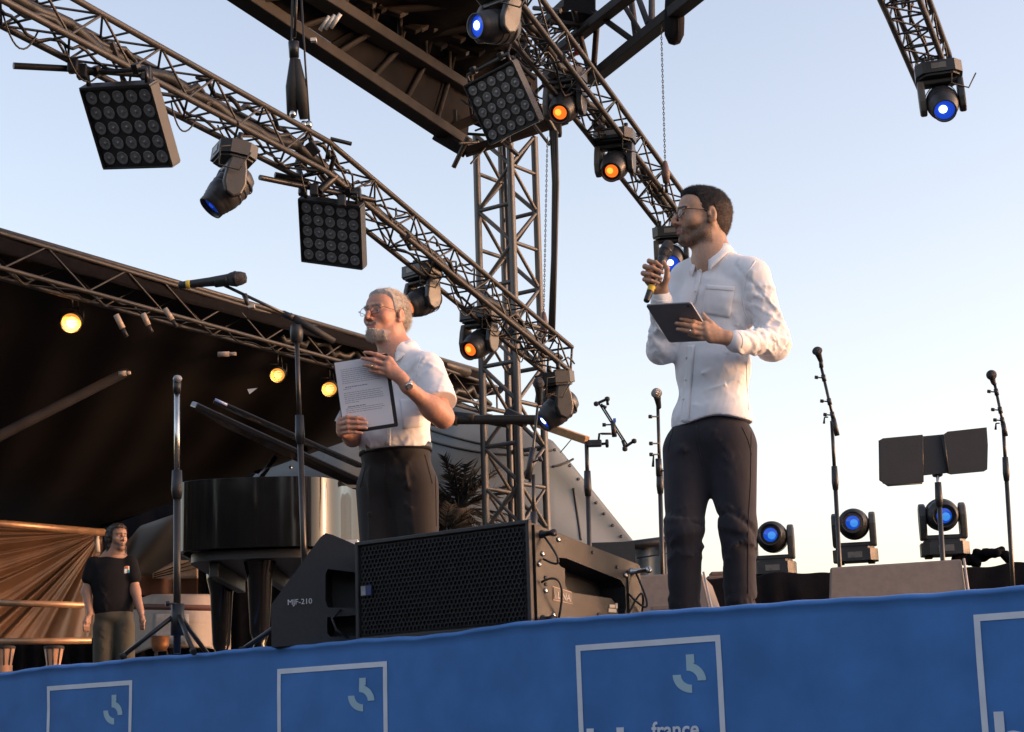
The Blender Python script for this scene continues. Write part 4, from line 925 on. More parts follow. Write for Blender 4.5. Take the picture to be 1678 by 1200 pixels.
# right hand side: panel, handle recess, pins, wire loops
def sd2(y, z, out=0.): return sp(WX + out, y, z)
def hgt(y): return ht_ - .13 * y / .62
SX = Matrix(((ST.x, 0, AX.x, sd2(0, 0).x), (ST.y, 0, AX.y, sd2(0, 0).y), (0, 1, 0, sd2(0, 0).z), (0, 0, 0, 1)))   # local x upstage, y up, z outwards
hole = [(.17, .155), (.19, .13), (.43, .115), (.46, .09), (.47, .045), (.50, .045), (.515, .08), (.515, .165), (.49, .19), (.18, .26), (.13, .26), (.125, .245), (.15, .225), (.17, .22)]
rim = [(.012, .008), (.61, .008), (.61, hgt(.61) - .008), (.012, hgt(.012) - .008)]
po = MB().prism(rim, SX @ Matrix.Translation((0, 0, .002)), .011).build('side_panel', m_cabs, spk)
carve(po, MB().prism(hole, SX @ Matrix.Translation((0, 0, -.2)), .4), spk); carve(ca, MB().prism(hole, SX @ Matrix.Translation((0, 0, -.11)), .2), spk)
def ring_wire(y0, z0, y1, z1, drop, out=.03):
    a, b = sd2(y0, z0, .02), sd2(y1, z1, .02); pts = curve_pts(a, b, drop, 12, AX * out); MB().tube(pts, .0045, 6).build('pin_lanyard', m_cable, spk)
for y_, z_, ln_ in ((.05, ht_ - .045, .05), (.56, hgt(.56) - .045, .075), (.04, .022, .04), (.55, .025, .03)):
    M_ = SX @ Matrix.Translation((y_, z_, .012)); MB().lathe([(.016, 0), (.016, .004), (.010, .006), (.010, ln_), (.014, ln_ + .002), (.014, ln_ + .012), (.0, ln_ + .014)], M_, 14).build('locking_pin', m_chrome if ln_ > .06 else m_blackm, spk)
ring_wire(.05, ht_ - .05, .045, ht_ - .14, .06, .07); ring_wire(.57, hgt(.57) - .04, .52, .14, .10, .07); ring_wire(.03, .16, .12, .03, -.06, .05); ring_wire(.5, .03, .6, .06, -.09, .04)
for y_, z_ in ((.14, ht_ - .06), (.03, ht_ - .16), (.05, ht_ - .12), (.52, hgt(.52) - .07), (.06, .13), (.47, .03), (.10, .04)):
    MB().lathe([(.010, 0), (.010, .004), (.004, .006), (.0, .0062)], SX @ Matrix.Translation((y_, z_, .014)), 12).build('bolt', m_chrome, spk)
for y_, z_ in ((.33, hgt(.33) - .03), (.47, hgt(.47) - .05), (.06, .18), (.06, .155), (.35, .05)): MB().lathe([(.007, 0), (.007, .003), (.0, .003)], SX @ Matrix.Translation((y_, z_, .014)), 10).build('bolt', m_black, spk)
pl_ = MB().prism([(.10, .145), (.20, .128), (.20, .088), (.10, .10)], SX @ Matrix.Translation((0, 0, .0155)), .003).build('name_plate', m_black, spk)
MB().prism([(.097, .149), (.203, .131), (.203, .084), (.097, .096)], SX @ Matrix.Translation((0, 0, .0135)), .002).build('plate_rim', mat('plate_rim', (.3, .2, .16), .5), spk)
text_mesh('LINA', .034, SX @ Matrix.Translation((.115, .104, .0195)) @ Matrix.Rotation(-.13, 4, 'Z'), 'lettering', mat('grey_print', (.35, .33, .32), .6), pl_, bold=.0006, extrude=.0005)
for i, (y_, z_, a_, b_) in enumerate(((.43, .085, .03, .012), (.43, .068, .045, .014), (.455, .087, .012, .02))): MB().box((y_, z_, .016), a_, b_, .003, SX).build('sticker', mat('cream_sticker', (.6, .52, .42), .6), spk)
MB().box((.535, .13, .016), .012, .2, .006, SX).build('slot', m_black, spk)

# ------------------------------------------------------------------ wedge monitor with slanted side on the left
md_a = [(446, 1061), (445, 992), (525, 882), (534, 874), (546, 877), (606, 903), (640, 960), (640, 1047)]
mon = thing('stage_monitor', 'dark wedge monitor marked MJF-210 standing left of the honeycomb loudspeaker', 'loudspeaker', PZ(520, 1056, DECK))
MO = PL(520, 1056, Vector((E0.x, E0.y, 0)) + EN * .05, EN); MO.z = DECK + .004
MNx = (Rt * 1.0 + Fw * -.12); MNx.z = 0; MNx.normalize()
MNy = V(0, 0, 1); MNz = MNx.cross(MNy)                       # towards the viewer
MMo = Matrix(((MNx.x, 0, MNz.x, MO.x), (MNx.y, 0, MNz.y, MO.y), (0, 1, 0, MO.z), (0, 0, 0, 1)))
def mpx(x, y):
    q = MMo.inverted() @ PL(x, y, MO, MNz); return (q.x, max(q.y, 0.0))
poly = [mpx(x, y) for x, y in md_a]
hol = [mpx(*p) for p in ((534, 942), (538, 933), (580, 938), (612, 950), (618, 960), (618, 998), (538, 996), (534, 985))]
hol2 = [mpx(*p) for p in ((537, 1012), (618, 1006), (618, 1042), (542, 1044), (537, 1038))]
mb = MB(); mb.prism(poly, MMo @ Matrix.Translation((0, 0, -.56)), .570); o = mb.build('cabinet', m_cab, mon)
for h_ in (hol, hol2): carve(o, MB().prism(h_, MMo @ Matrix.Translation((0, 0, -.12)), .3), mon)
tx, ty = mpx(472, 992); text_mesh('MJF-210', .032, MMo @ Matrix.Translation((tx, ty, .013)) @ Matrix.Rotation(.02, 4, 'Z'), 'lettering', mat('pale_print', (.6, .6, .62), .6), mon, bold=0, extrude=.0006)
MB().prism([mpx(470, 996), mpx(506, 995), mpx(506, 985), mpx(470, 986)], MMo @ Matrix.Translation((0, 0, .0102)), .001).build('name_plate', m_black, mon)
MB().tube([MMo @ V(*mpx(560, 1000), .02), MMo @ V(*mpx(548, 1015), .05), MMo @ V(*mpx(556, 1034), .06), MMo @ V(*mpx(575, 1047), .05)], .006, 6).build('lead', m_cable, mon)
MB().tube([PZ(572, 1050, DECK + .02), PZ(582, 1046, DECK + .03), PZ(586, 1051, DECK + .02)], .008, 6).build('connector', m_chrome, mon)

# ------------------------------------------------------------------ brown wedge monitors further back
m_wedge = mat('brown_grey_wedge', (.19, .155, .135), .75, 0, .12, 30, .1, 200)
def wedge(label, pts, Y, side):
    q = [PY(x, y, Y) for x, y in pts]; t = thing('wedge_monitor', label, 'loudspeaker', V((q[0].x + q[1].x) / 2, Y, DECK), 'brown wedge monitors')
    bl, br = V(q[0].x, Y, DECK + .004), V(q[1].x, Y, DECK + .004); tl, tr = q[3], q[2]
    bk = V(.08, .42, 0)
    mb = MB(); mb.hexa([bl, br, br + bk + V(side, 0, 0), bl + bk, tl + V(0, .10, 0), tr + V(0, .10, 0), tr + bk + V(0, -.02, -.03), tl + bk + V(0, -.02, -.03)])
    o = mb.build('cabinet', m_wedge, t); b = o.modifiers.new('round', 'BEVEL'); b.width = .01; b.segments = 2
    n_ = 9; gp = MB()
    a0, a1, b0, b1 = bl.lerp(tl + V(0, .1, 0), .33).lerp(br.lerp(tr + V(0, .1, 0), .33), .34), bl.lerp(tl + V(0, .1, 0), .33).lerp(br.lerp(tr + V(0, .1, 0), .33), .64), bl.lerp(tl + V(0, .1, 0), .55).lerp(br.lerp(tr + V(0, .1, 0), .55), .34), bl.lerp(tl + V(0, .1, 0), .55).lerp(br.lerp(tr + V(0, .1, 0), .55), .64)
    off = V(0, -.004, 0)
    for k in range(3): MB().hexa([p + off * s_ for s_ in (0, 1) for p in (a0.lerp(b0, .34 * k), a1.lerp(b1, .34 * k), a1.lerp(b1, .34 * k + .24), a0.lerp(b0, .34 * k + .24))]).build('faded_lettering', mat('faded_print', (.14, .115, .10), .8), t)
    MB().tube([br + V(.012, 0, 0), tr + V(.012, .10, 0)], .006, 6).build('edge_trim', mat('pale_edge', (.45, .40, .36), .5), t)
    return t
wedge('wide brown wedge monitor below the music stand', [(1357, 1050), (1592, 1040), (1584, 912), (1366, 926)], 7.9, .03)
wedge('brown wedge monitor half hidden between the loudspeaker and the young man\'s legs', [(1015, 1062), (1174, 1052), (1152, 934), (1030, 940)], 8.0, .05)

# ------------------------------------------------------------------ microphones and stands
m_stand = mat('stand_tube', (.05, .045, .042), .35, .6, .15, 40)
m_mgrille = mat('microphone_mesh', (.05, .05, .055), .5, .6, .3, 400, .8, 900)
m_mgrey = mat('silver_microphone_mesh', (.32, .31, .30), .4, .8, .3, 400, .8, 900)
def microphone(label, tail, tip, s=1., ball=None, ring=None, kind='mic'):
    tail, tip = Vector(tail), Vector(tip); d = (tip - tail); L = d.length; M_ = frame(tail, d, Rt); t = thing('microphone', label, 'microphone', (tail + tip) / 2)
    MB().lathe([(.0, 0), (.011 * s, .0), (.0125 * s, .004), (.0135 * s, L * .1), (.0165 * s, L * .45), (.0205 * s, L * .68), (.0215 * s, L * .72), (.0, L * .73)], M_, 18).build('handle', m_black, t)
    MB().lathe([(.021 * s, L * .72), (.0245 * s, L * .76), (.0265 * s, L * .80), (.0275 * s, L * .83), (.0265 * s, L * .86), (.024 * s, L * .92), (.018 * s, L * .98), (.0, L)], M_, 20).build('head_grille', ball or m_mgrille, t)
    MB().lathe([(.0272 * s, L * .815), (.0285 * s, L * .82), (.0285 * s, L * .845), (.0272 * s, L * .85)], M_, 20, cap=False).build('head_ring', m_blackm, t)
    if ring: MB().lathe([(.0142 * s, L * ring[0]), (.0148 * s, L * ring[0] + .001), (.0155 * s, L * ring[1]), (.0148 * s, L * ring[1] + .001)], M_, 18, cap=False).build('colour_ring', mat('yellow_tape', (.75, .50, .06), .6), t)
    return t
def deckpt(x, y, Y): q = PY(x, y, Y); return V(q.x, q.y, DECK)
def stand(label, xb, Y, xt, yt, r0=.014, r1=.010, clutch=None, base='tripod', m0=None, m1=None, name='microphone_stand', lean=True, spread=.28, cat='stand'):
    top = PY(xt, yt, Y); bt = PY(xb, 1000, Y); b = V(bt.x, Y, DECK) if lean else V(top.x, Y, DECK)
    k = (DECK - 0) ; t = thing(name, label, cat, b)
    c_ = PY(xt + (xb - xt) * .5, clutch, Y) if clutch else b.lerp(top, .6)
    f = (c_.z - b.z) / (top.z - b.z); c_ = b.lerp(top, f)
    MB().tube([b + V(0, 0, .02), c_], r0, 10).build('lower_tube', m0 or m_stand, t); MB().tube([c_, top], r1, 10).build('upper_tube', m1 or m_stand, t)
    MB().tube([c_ - (top - b).normalized() * .06, c_ - (top - b).normalized() * .02, c_ + (top - b).normalized() * .07], [r0 * 1.25, r0 * 1.6, r0 * 1.35], 12).build('clutch', m_black, t)
    if base == 'tripod':
        hub = b + V(0, 0, .16); MB().tube([b + V(0, 0, .10), b + V(0, 0, .24)], r0 * 1.8, 10).build('hub', m_black, t)
        for a in (3.3, 5.2, 1.1):
            lg = MB().tube([hub + V(0, 0, .04), b + V(math.cos(a) * spread, math.sin(a) * spread, .012)], .011, 8).build('leg', m_stand, t)
            MB().tube([b + V(math.cos(a) * spread * .93, math.sin(a) * spread * .93, .02), b + V(math.cos(a) * spread * 1.03, math.sin(a) * spread * 1.03, .01)], .014, 8).build('rubber_foot', m_rubber, lg)
    else: MB().lathe([(.13, 0), (.13, .012), (.05, .022), (r0 * 1.3, .04)], Matrix.Translation(b), 24).build('round_base', m_blackm, t)
    return t, top, b
def knob(t, p, d, r=.012, name='knob'): MB().tube([p, p + Vector(d).normalized() * .03, p + Vector(d).normalized() * .034, p + Vector(d).normalized() * .05], [.004, .004, r, r], 8).build(name, m_black, t)

# far left telescopic stand with chrome upper tube
YS = 7.95
s1, tp_, bp_ = stand('tall stand with bright chrome upper tube and tripod feet at left', 291, YS, 290, 634, .0165, .013, clutch=796, m1=m_chrome, name='telescopic_stand', spread=.24)
MB().tube([tp_ - V(0, 0, .03), tp_ + V(0, 0, .03)], .018, 10).build('top_sleeve', m_black, s1); MB().lathe([(.0, .0), (.016, .004), (.022, .018), (.016, .03), (.0, .036)], Matrix.Translation(tp_ + V(.004, -.01, .018)), 12).build('glass_knob', mat('grey_knob', (.25, .26, .28), .2, 0, .1, 20), s1)
knob(s1, bp_ + V(0, -.02, .24), V(-1, -.3, 0))
# boom stand with a microphone
YB = 7.75
s2, tp2, bp2 = stand('black boom stand at centre left whose pole stands before the piano', 503, YB, 486, 548, .0135, .0105, clutch=706)
MB().lathe([(.012, -.05), (.026, -.045), (.03, 0), (.026, .03), (.012, .035)], frame(tp2 + V(0, 0, .01), V(0, 0, 1), V(1, 0, 0)), 14).build('swivel', m_black, s2)
bA, bB, bC = PY(368, 468, YB - .12), PY(474, 518, YB - .02), PY(548, 560, YB + .05)
MB().tube([bA, bB], .0075, 8).build('boom_arm', m_stand, s2); MB().tube([bB, bB.lerp(bC, .5), bC], [.017, .018, .014], 10).build('boom_grip', m_rubber, s2)
MB().tube([bB + V(-.03, 0, .012), bB + V(.02, 0, -.01)], .016, 10).build('boom_clamp', m_black, s2)
j_ = PY(405, 490, YB - .09); MB().tube([j_ + V(-.012, 0, .02), j_ + V(.004, -.01, -.03)], [.013, .009], 8).build('joint', m_black, s2); MB().box(j_ + V(.02, 0, -.035), .03, .02, .02, bev=.003).build('wing_nut', mat('brass_nut', (.55, .42, .30), .35, .8), s2)
mA = PY(364, 461, YB - .13); MB().tube([bA, mA], .012, 8).build('clip_stem', m_black, s2)
M_ = frame(mA, PY(405, 455, YB - .13) - PY(295, 470, YB - .12), V(0, 0, 1)); MB().lathe([(.022, -.035), (.025, -.03), (.025, .03), (.022, .035)], M_, 14).build('mic_clip', m_black, s2)
microphone('black handheld microphone with yellow ring clipped on the boom at upper left', PY(293, 468, YB - .12), PY(405, 455, YB - .14), 1.25, ring=(.11, .17))
# stand in front of the tower, holding a microphone
s3, tp3, bp3 = stand('slim microphone stand in front of the lattice tower', 875, 8.6, 874, 778, .012, .010, clutch=862)
MB().tube([PY(868, 790, 8.58), PY(881, 665, 8.62)], .0065, 8).build('boom_arm', m_stand, s3); MB().tube([PY(865, 785, 8.56), PY(874, 735, 8.58)], .017, 8).build('boom_clamp', m_black, s3); MB().tube([PY(880, 660, 8.6), PY(882, 645, 8.6)], .012, 8).build('mic_clip', m_black, s3); knob(s3, PY(873, 758, 8.56), V(1, -.2, .4), .014)
microphone('dark microphone on the stand that crosses the tower', PY(884, 662, 8.6), PY(882, 622, 8.42), 1.0)
# clamp stand with a double microphone bar
s4, tp4, bp4 = stand('slim stand with a side clamp carrying an X shaped bar, right of the tower', 968, 9.0, 961, 724, .0125, .011, clutch=794, name='clamp_stand')
MB().box(PY(974, 727, 9.0), .075, .04, .035, bev=.006).build('clamp_body', m_black, s4); MB().tube([PY(984, 728, 9.0), PY(994, 727, 9.0)], .007, 8).build('clamp_screw', m_blackm, s4); MB().lathe([(.016, 0), (.022, .003), (.022, .014), (.016, .017)], frame(PY(992, 727, 9.0), V(1, 0, 0), V(0, 0, 1)), 8).build('clamp_knob', m_black, s4)
MB().tube([PY(981, 722, 9.0), PY(982, 711, 9.0), PY(986, 711, 9.0), PY(1005, 711, 9.0)], .006, 8).build('arm_rod', m_stand, s4)
bar_ = thing('microphone_bar', 'X shaped double rubber ended microphone bar on the clamp stand', 'bar', PY(1006, 700, 9.0))
for o_ in (0, .012): MB().tube([PY(982 + o_ * 300, 662, 8.97), PY(1025 + o_ * 300, 730, 8.97)], .0045, 6).build('rail', m_blackm, bar_)
for a, b in (((977, 662), (995, 654)), ((995, 655), (996, 664)), ((1021, 735), (1040, 722)), ((1020, 722), (1025, 737)), ((984, 664), (994, 668))): MB().tube([PY(*a, 8.97), PY(*b, 8.97)], .0075, 8).build('fork', m_blackm, bar_)
for x, y in ((977, 662), (995, 654), (1024, 736), (1039, 723)): MB().lathe([(.0, -.014), (.012, -.009), (.014, 0), (.012, .009), (.0, .014)], frame(PY(x, y, 8.96), V(0, 0, 1), V(1, 0, 0)), 12).build('rubber_end', m_rubber, bar_)
MB().tube([PY(1004, 690, 8.97), PY(1007, 716, 8.97)], .013, 8).build('pivot', m_black, bar_); MB().box(PY(1007, 689, 8.93), .014, .01, .02).build('blue_light', mat('blue_led_tag', (.05, .12, .5), .4), bar_); knob(bar_, PY(1003, 696, 8.97), V(-1, 0, 0), .010)
# stand left of the young man
s5, tp5, bp5 = stand('straight microphone stand just left of the young man', 1086, 9.0, 1078, 668, .012, .009, clutch=790)
for y_, dx in ((683, -1), (727, -1), (745, -1), (772, 1)): knob(s5, PY(1078 + (y_ - 668) * .025, y_, 8.99), V(dx, -.2, 0), .010)
MB().tube([PY(1071, 745, 9.0), PY(1070, 765, 9.0)], [.004, .008], 6).build('hanging_lever', m_blackm, s5); MB().tube([PY(1079, 752, 8.99), PY(1080, 780, 8.99)], .016, 8).build('clutch', m_black, s5); MB().tube([PY(1079, 667, 9), PY(1078, 655, 8.97)], .012, 8).build('mic_clip', m_black, s5)
microphone('grey headed microphone on the stand just left of the young man', PY(1080, 668, 9.0), PY(1075, 640, 8.86), 1.0, ball=m_mgrey)
# two stands at right
def slant(label, mlabel, xb, Y, px_, top_, mic0, mic1, ball, boom_lo):
    s_, tp, bp = stand(label, xb, Y, px_[0], px_[1], .012, .010, clutch=px_[2], base='round', spread=.2)
    MB().tube([PY(*boom_lo, Y - .03), PY(*top_, Y - .03)], .0085, 8).build('boom_arm', m_stand, s_); MB().tube([PY(*boom_lo, Y - .03), PY(boom_lo[0] + (top_[0] - boom_lo[0]) * .25, boom_lo[1] + (top_[1] - boom_lo[1]) * .25, Y - .03)], .014, 8).build('boom_clamp', m_black, s_)
    for f in (.3, .5, .85):
        q = PY(boom_lo[0] + (top_[0] - boom_lo[0]) * f, boom_lo[1] + (top_[1] - boom_lo[1]) * f, Y - .03); knob(s_, q, V(-1, -.1, .1), .010)
        MB().tube([q + (PY(*top_, Y) - PY(*boom_lo, Y)).normalized() * -.018, q + (PY(*top_, Y) - PY(*boom_lo, Y)).normalized() * .018], .0125, 8).build('collar', m_black, s_)
    q = PY(px_[0] - 12, px_[1] - 6, Y - .03); MB().tube([q, q + V(-.005, 0, -.035)], [.004, .007], 6).build('hanging_lever', m_blackm, s_); MB().tube([q + V(.02, 0, 0), q], .004, 6).build('lever_axle', m_blackm, s_)
    MB().tube([PY(*top_, Y - .03), PY(mic0[0], mic0[1] - 2, Y - .04)], .012, 8).build('mic_clip', m_black, s_)
    microphone(mlabel, PY(*mic0, Y - .03), PY(*mic1, Y - .22 if ball else Y - .12), 1.0, ball=ball)
slant('slanted microphone stand in the middle of the right half', 'dark microphone tipped up on the slanted stand left of the music stand', 1379, 9.6, (1363, 690, 785), (1346, 603), (1345, 592), (1338, 572), None, (1372, 714))
slant('slanted microphone stand at the far right', 'round headed microphone pointing at the viewer on the far right stand', 1661, 9.6, (1644, 700, 770), (1630, 630), (1628, 628), (1624, 612), m_mgrille, (1648, 715))
# thin antenna wires
# ------------------------------------------------------------------ music stand
YM = 9.3
ms, tpm, bpm = stand('black folding orchestra music stand with wide opened desk', 1549, YM, 1536, 776, .013, .0095, clutch=812, base='round', m1=m_chrome, name='music_stand', cat='music stand')
m_desk = mat('desk_sheet', (.030, .030, .034), .6, 0, .12, 8, .06, 120)
def panel(pts, Y0, Y1, name):
    q = [PY(x, y, Y0 + (Y1 - Y0) * (1 if k in (1, 2) else 0)) for k, (x, y) in enumerate(pts)] if len(pts) == 4 else [PY(x, y, Y0) for x, y in pts]
    n = len(q); nrm = V(0, -.012, 0); mb = MB(); mb.add(q + [p + nrm for p in q], [tuple(range(n)), tuple(reversed(range(n, 2 * n)))] + [(i, (i + 1) % n, n + (i + 1) % n, n + i) for i in range(n)]); mb.build(name, m_desk, ms)
panel([(1508, 716), (1550, 712), (1558, 775), (1509, 780)], YM, YM, 'desk_centre')
panel([(1441, 722), (1446, 719), (1511, 713), (1512, 791), (1456, 795), (1447, 793), (1442, 786)], YM - .035, YM, 'desk_wing')
panel([(1542, 715), (1552, 708), (1616, 701), (1618, 730), (1617, 770), (1612, 773), (1558, 778), (1552, 776)], YM - .02, YM, 'desk_wing')
MB().tube([PY(1511, 714, YM - .03), PY(1512, 790, YM - .03)], .006, 6).build('hinge', m_black, ms); MB().tube([PY(1546, 713, YM - .03), PY(1554, 776, YM - .03)], .006, 6).build('hinge', m_black, ms)
MB().tube([PY(1441, 722, YM - .04), PY(1442, 787, YM - .04), PY(1455, 796, YM - .04), PY(1511, 792, YM - .04)], .005, 6).build('lip', m_black, ms)
MB().box(PY(1536, 774, YM + .02), .05, .05, .05, bev=.01).build('tilt_joint', m_black, ms)

# ------------------------------------------------------------------ grand piano
m_piano = mat('black_lacquer', (.008, .008, .009), .08, 0, .05, 6, spec=.4)
m_lidu = mat('lacquer_lid', (.012, .012, .013), .12, 0, .1, 6)
YP = 9.2
pc_ = PY(432, 850, YP)
pia = thing('grand_piano', 'black lacquered grand piano with raised lid behind the boom stand', 'piano', V(pc_.x, YP, DECK))
zr0, zr1 = PY(432, 905, YP).z, PY(432, 793, YP).z
ppm9 = FPX / 9.25
def pp(u, v_, z): return V(pc_.x + u, YP + v_, z)
out = []                                                  # outline of the case seen from above: rounded tail towards the viewer
hw = .42
ctrl = [(-.43, .95), (-.43, .10), (-.425, -.02), (-.40, -.11), (-.34, -.17), (-.24, -.205), (-.1, -.22), (.05, -.225), (.18, -.215), (.28, -.18), (.345, -.12), (.385, -.02), (.40, .10), (.43, .28), (.52, .45), (.66, .62), (.78, .80), (.82, .95)]
P = [[pp(x, y, zr0), pp(x, y, zr0 + .02), pp(x, y, zr1 - .01), pp(x, y, zr1)] for x, y in ctrl]
sm_ = []
for i in range(len(ctrl) - 1):
    for k in range(5):
        t = k / 5; p0, p1, p2, p3 = [Vector((*ctrl[max(0, min(len(ctrl) - 1, i + o))], 0)) for o in (-1, 0, 1, 2)]
        c_ = .5 * ((2 * p1) + (p2 - p0) * t + (2 * p0 - 5 * p1 + 4 * p2 - p3) * t * t + (3 * p1 - p0 - 3 * p2 + p3) * t ** 3); sm_.append((c_.x, c_.y))
sm_.append(ctrl[-1])
rim_o = MB().grid([[pp(x, y, z_) for z_ in (zr0, zr0 + .0015, zr0 + .004, (zr0 + zr1) / 2, zr1 - .004, zr1 - .0015, zr1)] for x, y in sm_]); rim_o.build('rim', m_piano, pia, solid=.03)
MB().prism([(x * .985, y + .01) for x, y in sm_], Matrix.Translation((pc_.x, YP, zr0 + .03)), .02).build('sound_board', mat('brown_board', (.10, .05, .025), .5), pia)
MB().prism([(x * .97, y + .015) for x, y in sm_], Matrix.Translation((pc_.x, YP, zr0 + .13)), .02).build('iron_frame', mat('iron_frame', (.30, .19, .08), .4, .6), pia)
MB().prism([(x * .9, y + .05) for x, y in sm_], Matrix.Translation((pc_.x, YP, zr0 - .05)), .045).build('under_frame', m_black, pia)
# belly braces
for a in (-.25, .0, .25): MB().box((pc_.x + a, YP + .4, zr0 - .09), .05, .9, .08, bev=.006).build('brace_beam', m_black, pia)
for u, v_ in ((-.02, .0), (-.36, .85), (.7, .85)):
    MB().lathe([(.035, 0.0), (.045, .02), (.03, .06), (.05, .12), (.065, .4), (.085, zr0 - DECK - .12), (.09, zr0 - DECK - .05)], Matrix.Translation(pp(u, v_, DECK + .07)), 16).build('leg', m_piano, pia)
    MB().tube([pp(u - .03, v_, DECK + .035), pp(u + .03, v_, DECK + .035)], .035, 12).build('castor', mat('brass', (.6, .42, .2), .3, 1), pia)
# pedal lyre
MB().tube([pp(.1, .75, DECK + .08), pp(.08, .75, zr0 - .05)], .02, 8).build('pedal_lyre', m_piano, pia); MB().tube([pp(.24, .75, DECK + .08), pp(.26, .75, zr0 - .05)], .02, 8).build('pedal_lyre', m_piano, pia); MB().box(pp(.17, .75, DECK + .08), .3, .1, .05, bev=.01).build('pedal_box', m_piano, pia)
MB().box(pp(.20, .98, (zr0 + zr1) / 2), 1.30, .05, .3, bev=.01).build('key_end', m_piano, pia)
# lid raised: a thick board seen almost edge on
la, lb = PY(314, 666, YP - .1), PY(598, 796, YP + .12)
ln = (lb - la).normalized(); upn = V(-.115, .98, .125); upn = (upn - ln * upn.dot(ln)).normalized(); thk = ln.cross(upn).normalized()
if thk.z < 0: thk = -thk
L_ = (lb - la).length; Ml = Matrix(((ln.x, upn.x, thk.x, la.x), (ln.y, upn.y, thk.y, la.y), (ln.z, upn.z, thk.z, la.z), (0, 0, 0, 1)))
outl = [(0.02, .0), (L_, .0), (L_, 1.1), (L_ * .55, 1.15), (L_ * .2, .9), (0.0, .25), (-.01, .08)]
o = MB().prism(outl, Ml, .03).build('lid', m_lidu, pia); b = o.modifiers.new('round', 'BEVEL'); b.width = .006; b.segments = 2
f0, f1 = PY(352, 655, YP - .02), PY(600, 765, YP + .2)
MB().tube([f0, f0.lerp(f1, .08)], .008, 6).build('lid_trim', mat('blue_grey_edge', (.3, .36, .6), .3), o)
d2 = (f1 - f0).normalized(); M2 = frame(f0, d2.cross(upn), d2); MB().box(((f1 - f0).length / 2, .2, 0), (f1 - f0).length, .4, .018, M2, bev=.004).build('lid_flap', m_lidu, o)
MB().tube([PY(420, 793, YP + .3), PY(452, 748, YP + .3)], .014, 8).build('lid_prop', m_piano, pia)
kb = PY(575, 893, 9.4); MB().box((kb.x, kb.y, kb.z), .09, .2, .03).build('keyboard_end', m_white, pia)
# small chair shapes / clutter under the piano
for i, (x, y, w_, lab) in enumerate(((440, 1045, .05, 'small bright metal pedal on the floor under the piano'),)):
    q = PY(x, y, 8.6); t = thing('floor_pedal', lab, 'pedal', V(q.x, q.y, DECK)); MB().box((q.x, q.y, DECK + .02), .1, .12, .03, bev=.006).build('body', m_chrome, t)
# small drum like pot behind the tripod
q = PY(262, 1052, 9.8); t = thing('copper_pot', 'small copper pot on legs low behind the tripod stand', 'pot', V(q.x, q.y, DECK)); MB().lathe([(.0, q.z - .05), (.035, q.z - .05), (.05, q.z - .02), (.052, q.z + .025), (.056, q.z + .03)], Matrix.Translation((q.x, q.y, 0)), 16, cap=False).build('bowl', mat('copper', (.5, .24, .12), .35, .8), t)
for a in (0.3, 2.4, 4.5): MB().tube([V(q.x + .035 * math.cos(a), q.y + .035 * math.sin(a), q.z - .045), V(q.x + .06 * math.cos(a), q.y + .06 * math.sin(a), DECK)], .006, 6).build('leg', m_stand, t)
